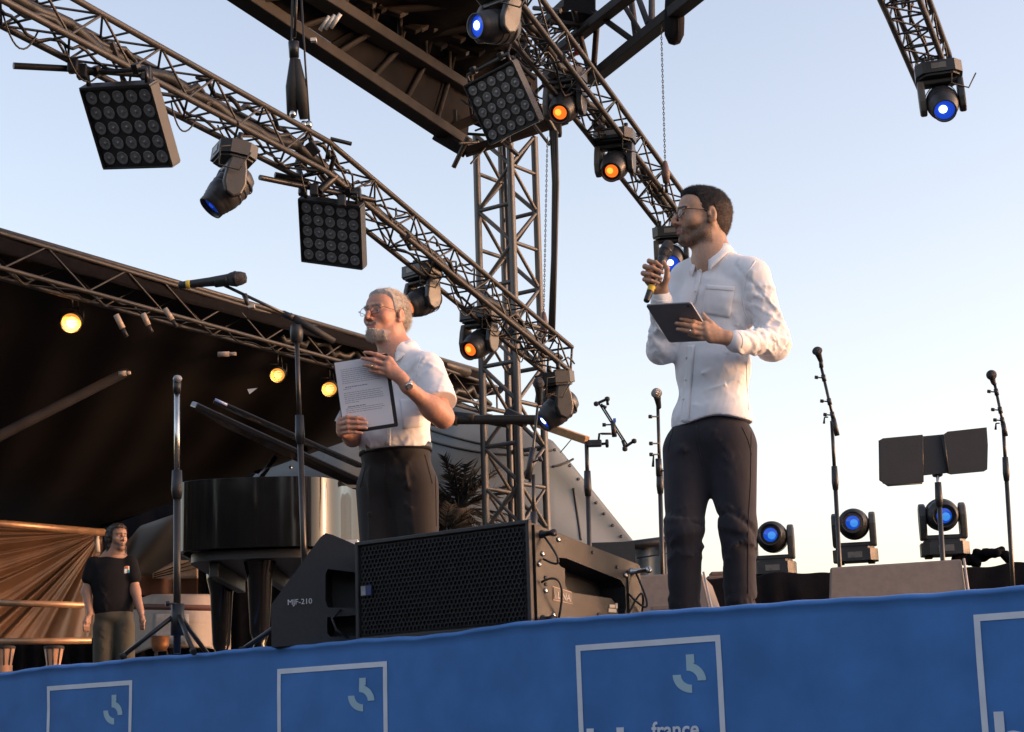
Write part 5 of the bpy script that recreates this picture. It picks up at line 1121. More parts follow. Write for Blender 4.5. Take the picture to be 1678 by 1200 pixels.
# ------------------------------------------------------------------ people
m_skin = mat('skin', (.4, .24, .17), .5, 0, .10, 70, .06, 260, attr='Col', spec=.35)
m_eye = mat('eye_white', (.62, .58, .55), .25, 0, .03, 20, coat=.3)
m_iris = mat('iris', (.05, .03, .02), .2, 0, .1, 30, coat=.5)
m_nail = mat('nail', (.5, .32, .26), .35)
def A3(v_): return np.array(v_, float)
class Head:
    """canonical head: x forwards, y to the left, z up, origin between the ears at eye height"""
    def __init__(s, c, fwd, up, sc=1., wide=1.):
        f = Vector(fwd).normalized(); u = Vector(up); u = (u - f * u.dot(f)).normalized(); l = u.cross(f)
        s.R = np.array([[f.x, l.x, u.x], [f.y, l.y, u.y], [f.z, l.z, u.z]]); s.c = A3(c); s.sc = sc; s.w = wide
        s.M = Matrix(((f.x, l.x, u.x, c[0]), (f.y, l.y, u.y, c[1]), (f.z, l.z, u.z, c[2]), (0, 0, 0, 1))) @ Matrix.Scale(sc, 4)
    def p(s, x, y, z): return s.c + s.R @ (np.array([x, y * s.w, z]) * s.sc)
    def loc(s, P): q = ((P - s.c) @ s.R) / s.sc; q[:, 1] /= s.w; return q
    def e(s, vol, c, r, k=.02, op='u', ry=0.):
        R = s.R
        if ry: a = math.cos(ry); b = math.sin(ry); R = s.R @ np.array([[a, 0, b], [0, 1, 0], [-b, 0, a]])
        vol.ell(s.p(*c), (r[0] * s.sc, r[1] * s.sc * s.w, r[2] * s.sc), R, k * s.sc, op)
    def cp(s, vol, a, b, r0, r1, k=.01, op='u'): vol.cap(s.p(*a), s.p(*b), r0 * s.sc, r1 * s.sc, k * s.sc, op)
    def skull(s, vol, nose=1., jaw=1., chin=1., brow=1.):
        s.e(vol, (-.018, 0, .030), (.099, .077, .089), .02)
        s.e(vol, (.030, 0, -.022), (.060, .061, .086), .03)
        s.e(vol, (.052, 0, .045), (.045, .058, .050), .03)
        for y in (-1, 1):
            s.cp(vol, (-.012, y * .054, -.045), (.012, y * .050 * jaw, -.082), .020, .017, .03)
            s.cp(vol, (.012, y * .050 * jaw, -.080), (.074, y * .014, -.108 * chin), .018, .016, .025)
            s.e(vol, (.062, y * .040, -.028), (.024, .022, .022), .03)
        s.e(vol, (.080, 0, -.104 * chin), (.018, .022, .017), .018)
        s.e(vol, (.078, 0, -.066), (.024, .032, .030), .02)
        for y in (-1, 1): s.e(vol, (.104, y * .031, .000), (.019, .021, .0155), .016, 's')
        for y in (-1, 1): s.e(vol, (.0765, y * .0305, .000), (.0145, .0155, .0125), .004)
        s.cp(vol, (.086, -.040, .019), (.098 * (.5 + .5 * brow), 0, .022), .0085, .010, .012); s.cp(vol, (.086, .040, .019), (.098 * (.5 + .5 * brow), 0, .022), .0085, .010, .012)
        s.cp(vol, (.096, 0, .010), (.108 + .010 * nose, 0, -.018), .0075, .0088, .010)
        s.cp(vol, (.108 + .008 * nose, 0, -.016), (.112 + .011 * nose, 0, -.036), .0085, .0115, .008)
        for y in (-1, 1): s.e(vol, (.106, y * .0125, -.040), (.0125, .0075, .0085), .007)
        for y in (-1, 1): s.e(vol, (.110, y * .0075, -.0485), (.005, .0035, .003), .003, 's')
        s.cp(vol, (.092, -.020, -.0705), (.1035, 0, -.066), .0045, .0065, .006); s.cp(vol, (.092, .020, -.0705), (.1035, 0, -.066), .0045, .0065, .006)
        s.cp(vol, (.091, -.017, -.0775), (.101, 0, -.0795), .0050, .0075, .006); s.cp(vol, (.091, .017, -.0775), (.101, 0, -.0795), .0050, .0075, .006)
        s.cp(vol, (.100, -.022, -.0728), (.110, 0, -.0722), .0016, .0020, .003, 's'); s.cp(vol, (.100, .022, -.0728), (.110, 0, -.0722), .0016, .0020, .003, 's')
        for y in (-1, 1):
            s.e(vol, (-.012, y * .080, -.004), (.0185, .0095, .031), .006, ry=.18)
            s.e(vol, (-.006, y * .0905, -.000), (.0105, .007, .019), .005, 's', ry=.18)
            s.e(vol, (-.002, y * .078, -.030), (.010, .007, .010), .006)
            s.e(vol, (.004, y * .080, -.006), (.005, .006, .008), .004)
    def eyes(s, par, look=(1, 0, 0)):
        for y in (-1, 1):
            c = s.p(.0795, y * .0305, -.0005); M_ = Matrix.Translation(Vector(c)); r_ = .0124 * s.sc
            pr = [(r_ * math.sin(a), -r_ * math.cos(a)) for a in np.linspace(0.01, math.pi - .01, 10)]
            o = MB().lathe(pr, M_, 16).build('eye', m_eye, par)
            d = Vector(s.R @ A3(look)).normalized(); MB().lathe([(.0005, r_ * .985), (.0054 * s.sc, r_ * .92), (.0057 * s.sc, r_ * .87)], frame(Vector(c) + d * .0012, d, V(0, 0, 1)), 14).build('iris', m_iris, o)
            lid = Vol(c - .03 * s.sc, c + .03 * s.sc, .0016)
            lid.ell(c, (.0140 * s.sc,) * 3, s.R, 0); lid.ell(s.p(.0795 + .010, y * .0305, -.0045), (.018 * s.sc, .0165 * s.sc, .0066 * s.sc), s.R, .001, 's'); lid.build('eyelid', m_skin, o, color=lambda v_: np.tile(s.lidcol, (len(v_), 1)))
    def strands(s, name, vt, m, par, n, L, lift=.5, flow=(0, 0, -1), seed=1, rad=.0011, jit=.4, nor=None):
        r = np.random.RandomState(seed); P = MB()
        idx = r.randint(0, len(vt), n); out = []; fl = s.R @ A3(flow); Vv = []; Fv = []
        cc = s.c
        for j, i in enumerate(idx):
            p = vt[i]; nn = nor[i] if nor is not None else (p - cc) / np.linalg.norm(p - cc)
            d = nn * lift + fl * (1 - lift) + r.normal(size=3) * jit * .5; d /= np.linalg.norm(d); l = L * r.uniform(.6, 1.25)
            u = np.cross(d, r.normal(size=3)); u /= np.linalg.norm(u); v2 = np.cross(d, u); p = p - nn * .001
            b = len(Vv); Vv += [p + u * rad, p - u * rad * .5 + v2 * rad * .87, p - u * rad * .5 - v2 * rad * .87, p + d * l + fl * l * .15]
            Fv += [(b, b + 1, b + 3), (b + 1, b + 2, b + 3), (b + 2, b, b + 3)]
        return np.array(Vv), np.array(Fv)
def taper(vol, hd, xs, zs, T=.013, slope=.55):
    """lets the hair thin out towards the hairline z = f(x)"""
    m = np.abs(vol.d) < .05; idx = np.argwhere(m); q = hd.loc(vol.lo + idx * vol.h); hl = np.interp(q[:, 0], xs, zs)
    vol.d[m] += np.clip(T - slope * (q[:, 2] - hl), 0, .06).astype(np.float32)
def hair_mesh(name, vol, hd, m, par, n, L, lift, flow, seed, rad=.0012, jit=.4, sel=None, color=None):
    vt, fc = vol.mesh()
    tri = np.concatenate([fc[:, [0, 1, 2]], fc[:, [0, 2, 3]]])
    src = vt if sel is None else vt[sel(hd.loc(vt))]
    sv_, sf = hd.strands(name, src, m, par, n, L, lift, flow, seed, rad, jit)
    return np_mesh(name, np.concatenate([vt, sv_]), np.concatenate([tri, sf + len(vt)]), m, par, color)
def glasses(hd, par, mfr, r=.023, tilt=0., lens=None, round_=1.0, thick=.0014, col=None, rimless=False):
    g = MB(); ctr = []
    for y in (-1, 1):
        pts = [Vector(hd.p(.112 - .010 * math.cos(a) * 0 - .006 * abs(math.cos(a)) * (1 if (math.cos(a) * y) > 0 else 0), y * .033 + r * math.cos(a), -.004 + r * .80 * round_ * math.sin(a) * (1 if math.sin(a) > 0 else .95))) for a in np.linspace(0, 2 * math.pi, 25)]
        ctr.append(pts)
        if rimless: g.tube(pts[0:13], thick, 6, cap=False)
        else: g.tube(pts, thick, 6, cap=False)
        a = Vector(hd.p(.108, y * (.033 + r), .004)); b = Vector(hd.p(.100, y * .0735, .007)); c_ = Vector(hd.p(.0, y * .083, .010)); d_ = Vector(hd.p(-.02, y * .082, -.006)); g.tube([a, b, c_, d_], thick * 1.1, 6)
    g.tube([Vector(hd.p(.112, -.010, .004)), Vector(hd.p(.116, 0, .007)), Vector(hd.p(.112, .010, .004))], thick, 6)
    o = g.build('glasses', mfr, par)
    for pts in ctr:
        c_ = sum(pts[:-1], Vector()) / 24; mb = MB(); mb.add(pts[:-1] + [c_], [(i, (i + 1) % 24, 24) for i in range(24)]); mb.build('lens', m_glass, o)
    return o
m_glass = bpy.data.materials.new('spectacle_glass'); m_glass.use_nodes = True
_t = m_glass.node_tree; _t.nodes.clear(); _o = _t.nodes.new('ShaderNodeOutputMaterial'); _mx = _t.nodes.new('ShaderNodeMixShader'); _tr = _t.nodes.new('ShaderNodeBsdfTransparent'); _gl = _t.nodes.new('ShaderNodeBsdfGlossy'); _fr = _t.nodes.new('ShaderNodeFresnel')
_gl.inputs['Roughness'].default_value = .03; _fr.inputs['IOR'].default_value = 1.45; _tr.inputs[0].default_value = (.93, .94, .96, 1)
_t.links.new(_fr.outputs[0], _mx.inputs[0]); _t.links.new(_tr.outputs[0], _mx.inputs[1]); _t.links.new(_gl.outputs[0], _mx.inputs[2]); _t.links.new(_mx.outputs[0], _o.inputs[0])

TIPS, KNUCKLES = [], []
def hand(vol, wrist, mcp, fing, thumb, s=1., wr=.027, flat=None):
    s = s * .94; TIPS.extend([f[-1] for f in fing] + [thumb[-1]]); KNUCKLES.extend([f[0] for f in fing] + [f[1] for f in fing] + list(mcp))
    for i, m_ in enumerate(mcp):
        vol.cap(wrist, m_, .017 * s, .0125 * s, .014)
        if i: vol.cap(mcp[i - 1], m_, .0120 * s, .0120 * s, .010)
        c1 = (A3(wrist) * .45 + A3(m_) * .55); vol.cap(c1, m_, .0155 * s, .0125 * s, .012)
    for i, f in enumerate(fing):
        q = [1.0, 1.06, 1.0, .86][i] * s; vol.chain([mcp[i]] + list(f), [.0112 * q, .0096 * q, .0086 * q, .0070 * q], .004)
        vol.ell(f[0], (.0108 * q,) * 3, None, .005)
    vol.chain(thumb, [.0165 * s, .0125 * s, .0105 * s, .0085 * s], .008)
FA = 1.6
def arc_folds(vol, a, b, ra, rb, n, seed, amp=(.003, .006), wd=(.006, .011), t=(0, 1), span=(.8, 2.2), slant=.35, facing=None, fspread=1.6):
    r = np.random.RandomState(seed); a, b = A3(a), A3(b); ax = b - a; L = np.linalg.norm(ax); ax /= L
    u = np.cross(ax, [0.3, .2, .9]); u /= np.linalg.norm(u); v_ = np.cross(ax, u)
    for i in range(n):
        tt = r.uniform(*t); ph = r.uniform(0, 6.28)
        if facing is not None:
            f = A3(facing); ph = math.atan2(f @ v_, f @ u) + r.normal() * fspread * .6
        sp_ = r.uniform(*span); sl_ = r.normal() * slant; pts = []
        for j in range(6):
            q = (j / 5 - .5); an = ph + q * sp_; ts = tt + sl_ * q * .6; rr = ra + (rb - ra) * np.clip(ts, 0, 1)
            pts.append(a + ax * (ts * L) + (u * math.cos(an) + v_ * math.sin(an)) * rr)
        vol.fold(pts, r.uniform(*amp) * FA * (1 if r.rand() < .72 else -1), r.uniform(*wd) * .8)
def line_folds(vol, segs, amp=.006, wd=.011):
    for s_ in segs: vol.fold([A3(p) for p in s_], amp, wd)
def snap(bv, x, y, off, Y):
    """surface point under a pixel and its normal, used to sew details onto cloth"""
    d = ray(x, y).normalized(); h_ = bv.ray_cast(EYE, d)
    if h_[0] is None: p = PY(x, y, Y); return p, -d
    n_ = h_[1] if h_[1].dot(d) < 0 else -h_[1]
    return h_[0] + n_ * off, n_
def sewn(bv, quad, nu, nv, off, name, m, par, Y, solid=.0025):
    P = []
    for i in range(nu + 1):
        row = []
        for j in range(nv + 1):
            u, v_ = i / nu, j / nv; x = (quad[0][0] * (1 - u) + quad[1][0] * u) * (1 - v_) + (quad[3][0] * (1 - u) + quad[2][0] * u) * v_; y = (quad[0][1] * (1 - u) + quad[1][1] * u) * (1 - v_) + (quad[3][1] * (1 - u) + quad[2][1] * u) * v_
            row.append(snap(bv, x, y, off, Y)[0])
        P.append(row)
    return MB().grid(P).build(name, m, par, solid=solid)
def collar(name, c, up, fwd, r0, r1, hgt, flap, point, m, par, gap=.5, open_=.35):
    """folded shirt collar round the neck: stand, fold and outer flap with two points in front"""
    up = Vector(up).normalized(); f = Vector(fwd); f = (f - up * f.dot(up)).normalized(); l = up.cross(f); P = []
    n = 40
    for i in range(n + 1):
        a = gap + (2 * math.pi - 2 * gap) * i / n; fr = max(0, math.cos(a)); d = f * math.cos(a) * r1 + l * math.sin(a) * r0
        hh = hgt * (1 - .45 * fr ** 2); dn = -up * (.012 + .045 * fr ** 1.5)
        inn = Vector(c) + d + dn; top = Vector(c) + d * 1.0 + up * hh + dn
        e = min(i, n - i) / n; pt = point * max(0, 1 - e / .16)
        oc = d.normalized(); tang = (f * 1.0) * pt * .35
        P.append([inn, inn.lerp(top, .5), top, top + oc * .006 + up * .002, top + oc * .016 - up * (flap * .35), top + oc * .024 - up * (flap * .8) , top + oc * (.029 + .006 * fr) - up * (flap + pt) + tang])
    return MB().grid(P).build(name, m, par, solid=.003)

m_shirt = mat('white_shirt_cotton', (.82, .81, .82), .8, 0, .03, 12, .12, 700, spec=.25, sheen=.2, crease=.75, cscale=9)
m_shirt2 = mat('white_poplin', (.80, .78, .78), .8, 0, .03, 12, .12, 700, spec=.25, sheen=.2, crease=.75, cscale=9)
m_btn = mat('shirt_button', (.8, .78, .7), .3)
m_trou = mat('dark_chino', (.028, .026, .032), .85, 0, .15, 20, .15, 500, spec=.2, sheen=.12, crease=.3, cscale=7)
m_trou2 = mat('black_suit_cloth', (.020, .016, .015), .8, 0, .15, 20, .12, 500, spec=.25, sheen=.1, crease=.15, cscale=6)
m_shoe = mat('black_shoe', (.02, .018, .017), .4)
m_leather = mat('black_leather', (.018, .017, .017), .4, 0, .15, 60, .1, 200)

# ================================================================= young man with the microphone
Y1 = 7.0
def J(x, y, w=0.): return A3(PY(x, y, Y1 - w))
a1 = math.radians(42); f1 = V(-math.sin(a1), -math.cos(a1), 0); l1 = V(math.cos(a1), -math.sin(a1), 0)
R1 = np.array([[f1.x, l1.x, 0], [f1.y, l1.y, 0], [0, 0, 1]])
per = thing('person', 'young man in an untucked white shirt speaking into a microphone, tablet in hand', 'person', V(J(1168, 900)[0], Y1, DECK))
hd = Head(J(1151, 357, .0), V(-.955, -.285, .06), V(.06, 0, 1), 1.02, .97); hd.lidcol = (.36, .20, .135)
nk, ls, rs = J(1170, 428, .0), J(1236, 456, .115), J(1120, 462, -.115)
le, re_ = J(1271, 562, .14), J(1083, 574, -.03)
lw, rw = J(1205, 560, .33), J(1084, 490, .11)
lo_, hi_ = J(1030, 290, 0) - [.05, .62, .05], J(1310, 290, 0) + [.1, .3, .05]; lo_[2] = DECK - .02
bv_ = Vol(lo_, hi_, .0037)
hd.skull(bv_, nose=1.25, jaw=1.0, brow=1.05)
bv_.cap(hd.p(-.035, 0, -.045), A3(nk) + [0, 0, -.03], .060, .064, .03); bv_.cap(hd.p(.0, 0, -.07), A3(nk) + A3(f1) * .035 + [0, 0, -.02], .042, .050, .03)
bv_.ell(hd.p(.045, 0, -.118), (.010, .009, .012), None, .02)
bv_.cap(nk, J(1168, 700), .075, .10, .05); bv_.cap(nk, ls, .05, .045, .05); bv_.cap(nk, rs, .05, .045, .05)
bv_.cap(ls, le, .042, .036, .03); bv_.cap(le, lw, .036, .026, .03); bv_.cap(rs, re_, .042, .036, .03); bv_.cap(re_, rw, .036, .026, .03)
bv_.cap(J(1195, 725), J(1210, 1020), .05, .04, .05); bv_.cap(J(1135, 725), J(1122, 1024), .05, .04, .05)
# right hand closed round the microphone
w0 = .145
mcp = [J(1071, 433, w0), J(1065, 442, w0), J(1061, 451, w0 + .004), J(1062, 460, w0 + .01)]
fg = [[J(1064, 428, w0 + .028), J(1075, 430, w0 + .052), J(1084, 437, w0 + .050)], [J(1057, 437, w0 + .03), J(1070, 439, w0 + .056), J(1086, 447, w0 + .052)], [J(1054, 448, w0 + .034), J(1067, 450, w0 + .060), J(1084, 456, w0 + .056)], [J(1056, 458, w0 + .038), J(1067, 460, w0 + .062), J(1079, 464, w0 + .060)]]
th = [J(1087, 474, w0 - .005), J(1093, 455, w0 + .02), J(1093, 440, w0 + .035), J(1088, 429, w0 + .042)]
hand(bv_, J(1085, 487, .118), mcp, fg, th, 1.0); bv_.cap(rw, J(1085, 478, .125), .027, .024, .02)
# left hand spread behind the tablet
mcp = [J(1155, 533, .352), J(1156, 541, .362), J(1159, 549, .362), J(1164, 556, .355)]
fg = [[J(1137, 528, .366), J(1125, 525, .364), J(1115.5, 523, .360)], [J(1134, 535.5, .372), J(1120, 532, .368), J(1108, 530, .362)], [J(1137, 545, .368), J(1122, 541.5, .362), J(1110, 539.5, .356)], [J(1149, 554, .358), J(1138, 551, .352), J(1129, 548.5, .346)]]
th = [J(1180, 545, .335), J(1165, 531, .345), J(1156, 522, .338), J(1151.5, 514.5, .326)]
hand(bv_, J(1200, 557, .34), mcp, fg, th, 1.04); bv_.cap(lw, J(1192, 554, .34), .028, .026, .02)
SK1, SK1d, BR1 = np.array([.46, .275, .185]), np.array([.34, .17, .12]), np.array([.030, .023, .020])
def hand_tint(P, C_):
    for k in KNUCKLES:
        d = np.linalg.norm(P - k, axis=1); m_ = d < .016; C_[m_] *= (1 - .20 * np.exp(-(d[m_] / .007) ** 2))[:, None] * np.array([1.03, .97, .95])
    for k in TIPS:
        d = np.linalg.norm(P - (A3(k) + A3(cdir(0, 0, .006))), axis=1); m_ = d < .0075; C_[m_] = C_[m_] * .5 + np.array([.56, .36, .29]) * .5
    return np.clip(C_, 0, 1)
def ss(x, a, b): t = np.clip((x - a) / (b - a), 0, 1); return t * t * (3 - 2 * t)
def col1(P):
    q = hd.loc(P); x, y, z = q.T; ay = np.abs(y); C_ = np.tile(SK1, (len(P), 1))
    near = (np.abs(x) < .16) & (ay < .12) & (z > -.17) & (z < .16)
    lip = (x > .092) & (ay < .021) & (np.abs(z + .073) < .0115); C_[near & lip] = (.30, .13, .105)
    red = near & (x > .09) & (z < -.01) & (z > -.055); C_[red] = C_[red] * .92 + np.array([.05, .0, .0])
    cheek = -.040 - .012 * ss(x, .02, .08) + .045 * (1 - ss(x, -.01, .03)); edge = .016
    b = ss(-z, -cheek - edge, -cheek + edge) * ss(x, -.025, -.008) * (1 - ss(-z, .110, .135))
    mou = ss(x, .075, .082) * (1 - ss(np.abs(z + .0585), .005, .0085)) * (1 - ss(ay, .028, .036))
    under = ((x > .088) & (np.abs(z + .073) < .011) & (ay < .022))
    b = np.maximum(b, mou * .9) * ~under * near
    nz = nrng.uniform(.38, .72, len(P)); b = b * nz
    C_ = C_ * (1 - b[:, None]) + BR1 * b[:, None]
    br = near & (np.abs(z - (.0245 - 9 * (ay - .03) ** 2)) < .0055) & (ay > .010) & (ay < .050) & (x > .06); C_[br] = (.045, .03, .024)
    C_ *= (1 + .04 * np.sin(P @ np.array([210., 170., 190.])) * np.sin(P @ np.array([-130., 240., 150.])))[:, None]; return hand_tint(P, C_)
body = bv_.build('body', m_skin, per, color=col1)
hd.eyes(body, (1, .05, .02))
# hair
m_hair1 = mat('dark_brown_hair', (.013, .011, .0115), .6, 0, .3, 120, .3, 500, spec=.3); m_fade = mat('faded_dark_hair', (.013, .011, .0115), .6, 0, .35, 160, .3, 500, spec=.3, attr='Col')
def fade(P):
    q = hd.loc(P); t = ss(q[:, 2] - .25 * np.clip(-q[:, 0], -.1, .1), -.01, .065)[:, None]; return np.array([.085, .058, .048]) * (1 - t) + np.array([.014, .012, .013]) * t
c_ = J(1151, 357); hv = Vol(c_ - .17, c_ + .17, .0028)
hd.e(hv, (-.019, 0, .033), (.105, .0805, .098), 0); hd.e(hv, (.038, 0, .080), (.056, .060, .040), .03); hd.e(hv, (-.048, 0, -.030), (.060, .066, .072), .03)
hv.ripple(.0018, 260, 4)
taper(hv, hd, [-.2, -.07, -.035, -.02, .0, .014, .030, .040, .055, .075, .2], [-.092, -.088, -.060, .020, .006, -.045, -.010, .040, .062, .072, .076])
hair_mesh('hair', hv, hd, m_fade, body, 15000, .010, .55, (-.3, 0, .1), 3, .0006, .55, color=fade)
# short beard stubble
vt, fc = bv_.mesh(); q = hd.loc(vt); x, y, z = q.T
chk = -.042 - .012 * ss(x, .02, .08) + .045 * (1 - ss(x, -.01, .03))
selb = (z < chk) & (z > -.128) & (x > -.012) & (x < .125) & (np.abs(y) < .08) & ~((x > .088) & (np.abs(z + .073) < .0115) & (np.abs(y) < .023))
sv_, sf = hd.strands('beard', vt[selb], None, None, 6500, .0045, .35, (.2, 0, -1), 8, .0004, .5); np_mesh('beard', sv_, sf, m_hair1, body)
g1 = glasses(hd, body, mat('dark_frame', (.03, .026, .026), .3), .0235, thick=.0015)
# ring
rp = A3(PY(1131, 543, Y1 - .366)); MB().lathe([(.0100, -.0022), (.0108, -.0018), (.0108, .0018), (.0100, .0022)], frame(rp, Vector(J(1122, 541.5, .362) - J(1137, 545, .368)), V(0, 0, 1)), 18, cap=False).build('ring', m_chrome, body)
# shirt
lo2, hi2 = J(1030, 400, 0) - [.0, .50, 0], J(1310, 400, 0) + [.03, .32, .02]; lo2[2] = J(1168, 700)[2] - .04
sv = Vol(lo2, hi2, .0042)
sv.ell(J(1174, 505, .0), (.128, .182, .175), R1, .04); sv.cap(J(1134, 455, -.08), J(1224, 452, .08), .066, .068, .05); sv.cap(nk - [0, 0, .012], J(1230, 450, .09), .062, .056, .05); sv.cap(nk - [0, 0, .012], J(1130, 452, -.09), .062, .056, .05); sv.ell(J(1171, 430), (.070, .072, .045), R1, .03)
sv.ell(J(1168, 600, .0), (.125, .166, .22), R1, .05); sv.ell(J(1166, 690, .0), (.132, .178, .15), R1, .05)
sv.cap(ls, le, .066, .056, .04); sv.cap(le, lw, .055, .042, .03); sv.cap(rs, re_, .061, .054, .04); sv.cap(re_, rw, .054, .041, .03)
sv.ell(J(1264, 572, .14), (.06, .05, .05), None, .03)
# folds
fc_ = A3(cdir(0, 0, 1))
arc_folds(sv, ls, le, .070, .062, 26, 1, (.002, .005), (.006, .012), (.2, 1.0), (.8, 1.8), .8, fc_)
arc_folds(sv, le, lw, .060, .045, 22, 2, (.003, .006), (.006, .011), (.0, .85), (1.0, 2.4), .5, fc_)
arc_folds(sv, re_, rw, .058, .045, 16, 3, (.003, .006), (.006, .011), (.0, .8), (1.0, 2.4), .5, fc_)
arc_folds(sv, rs, re_, .064, .06, 14, 4, (.002, .005), (.007, .012), (.3, 1.0), (.8, 1.8), .8, fc_)
arc_folds(sv, J(1172, 640, 0), J(1172, 470, 0), .15, .16, 20, 5, (.0010, .0022), (.010, .018), (0, .9), (.4, 1.3), 1.0, fc_, 1.2)
sg = []
def S(*p): return [J(x, y, w_) for x, y, w_ in p]
sg = [S((1226, 500, .15), (1205, 492, .15), (1180, 488, .14)), S((1224, 512, .16), (1208, 510, .16), (1190, 512, .15)), S((1228, 520, .16), (1212, 530, .16), (1196, 545, .15)),
      S((1205, 470, .14), (1180, 462, .12), (1160, 460, .1)), S((1215, 455, .14), (1195, 450, .12)), S((1232, 540, .15), (1218, 560, .15), (1210, 585, .14)),
      S((1225, 610, .13), (1190, 630, .14), (1150, 640, .12)), S((1230, 640, .12), (1205, 655, .13), (1160, 662, .13)), S((1120, 620, .08), (1150, 612, .12), (1185, 600, .13)), S((1105, 650, .04), (1130, 660, .1), (1160, 672, .12)), S((1228, 668, .11), (1190, 680, .13))]
line_folds(sv, sg, .0050, .008); sv.ripple(.0012, 45, 9)
hem = J(1168, 692)[2]
sv.cut(lambda X, Y, Z: (hem + .010 * np.cos((X - J(1168, 700)[0]) * 22.) - .006 + 0 * Y) - Z)
vt, fc = sv.mesh(); shirt = np_mesh('shirt', vt, fc, m_shirt, per); B1 = bvh_of(vt, fc)
sewn(B1, [(1157, 468), (1204, 471), (1196, 521), (1152, 514)], 10, 10, .0035, 'chest_pocket', m_shirt, shirt, Y1)
sewn(B1, [(1157, 468), (1204, 471), (1203, 478), (1156.5, 475)], 10, 3, .0055, 'pocket_hem', m_shirt, shirt, Y1, .002)
pl_q = [(1145, 436), (1153, 437), (1139, 500), (1132, 499)]
sewn(B1, pl_q, 3, 16, .004, 'placket', m_shirt, shirt, Y1); sewn(B1, [(1127, 566), (1139, 566), (1129, 692), (1117, 691)], 3, 30, .004, 'placket', m_shirt, shirt, Y1)
for x, y in ((1149, 444), (1141, 478), (1126, 586), (1125, 622), (1122, 655)):
    p, n_ = snap(B1, x, y, .006, Y1); MB().lathe([(.0, .002), (.0035, .0025), (.0055, .0015), (.0055, 0)], frame(p, n_, V(1, 0, 0)), 12).build('button', m_btn, shirt)
# armhole and side seams
def seam(bv, pts, par, m, Y, r_=.0022):
    P = []
    for i in range(len(pts) - 1):
        for k in range(10):
            t = k / 10; x_, y_ = pts[i][0] * (1 - t) + pts[i + 1][0] * t, pts[i][1] * (1 - t) + pts[i + 1][1] * t
            if bv.ray_cast(EYE, ray(x_, y_).normalized())[0] is not None: P.append(snap(bv, x_, y_, .0005, Y)[0])
    if len(P) > 2: MB().tube(P, r_, 5).build('seam', m, par)
seam(B1, [(1238, 428), (1226, 445), (1219, 465), (1216, 490), (1220, 512), (1226, 524)], shirt, m_shirt, Y1, .003)
seam(B1, [(1223, 592), (1224, 630), (1227, 676)], shirt, m_shirt, Y1)
collar('collar', Vector(nk) + V(-.006, 0, .030), V(-.10, .02, 1), f1, .069, .074, .034, .042, .026, m_shirt, shirt, gap=.40)
for a_, b_, wd_ in ((le, lw, .040), (re_, rw, .040)):
    d_ = (A3(b_) - A3(a_)); d_ /= np.linalg.norm(d_); p0 = A3(b_) - d_ * .045; MB().lathe([(wd_ + .004, 0), (wd_ + .006, .004), (wd_ + .003, .050), (wd_ + .001, .056), (wd_ - .006, .054), (wd_ - .008, .02)], frame(p0, Vector(d_), V(0, 0, 1)), 28, cap=False).build('cuff', m_shirt, shirt)
# trousers
FA = .9
lo3 = J(1060, 1045, 0) - [.0, .32, 0]; lo3[2] = DECK + .03; hi3 = J(1270, 670, 0) + [.02, .32, .02]
tv = Vol(lo3, hi3, .0052)
tv.ell(J(1164, 715, 0), (.118, .165, .12), R1, .05)
lh, lk, la_ = J(1198, 735, .03), J(1209, 865, .07), J(1214, 1008, .02); rh, rk, ra_ = J(1128, 740, -.03), J(1121, 868, .04), J(1122, 1014, -.03)
tv.cap(lh, lk, .104, .072, .05); tv.cap(lk, la_, .070, .060, .03); tv.cap(rh, rk, .104, .074, .05); tv.cap(rk, ra_, .071, .062, .03)
arc_folds(tv, lk + [0, 0, .08], lk - [0, 0, .14], .074, .07, 18, 21, (.004, .009), (.010, .016), (0, 1), (.9, 2.2), .5, fc_)
arc_folds(tv, rk + [0, 0, .08], rk - [0, 0, .14], .076, .07, 18, 22, (.004, .009), (.010, .016), (0, 1), (.9, 2.2), .5, fc_)
arc_folds(tv, la_ + [0, 0, .12], la_, .064, .06, 12, 23, (.004, .008), (.009, .014), (0, 1), (1.2, 2.4), .4, fc_); arc_folds(tv, ra_ + [0, 0, .12], ra_, .064, .06, 12, 24, (.004, .008), (.009, .014), (0, 1), (1.2, 2.4), .4, fc_)
arc_folds(tv, J(1164, 720), J(1164, 810), .15, .14, 14, 25, (.003, .006), (.012, .02), (0, 1), (.4, 1.0), 1.2, fc_, 1.2)
tv.cut(lambda X, Y, Z: DECK + .045 - Z + 0 * X + 0 * Y)
vt, fc = tv.mesh(); tro = np_mesh('trousers', vt, fc, m_trou, per); B1t = bvh_of(vt, fc)
for pts_ in ([(1216, 700), (1226, 722), (1233, 748)], [(1104, 700), (1098, 722), (1094, 742)], [(1231, 700), (1230, 790), (1226, 860), (1226, 985)], [(1141, 698), (1146, 740), (1154, 775)]): seam(B1t, pts_, tro, m_trou, Y1, .0024)
for an, dx in ((la_, 1), (ra_, -1)):
    b = V(an[0], an[1], DECK); sh = Vol(A3(b) - [.3, .35, .01], A3(b) + [.3, .3, .16], .006)
    t_ = A3(b) + A3(f1) * .15; sh.cap(A3(b) + [0, 0, .05], t_ + [0, 0, .035], .045, .036, .03, sq=((0, 0, 1), .9)); sh.cap(A3(b) - A3(f1) * .04 + [0, 0, .045], A3(b) + [0, 0, .08], .04, .042, .03); sh.cut(lambda X, Y, Z: DECK + .002 - Z + 0 * X + 0 * Y); sh.build('shoe', m_shoe, per)
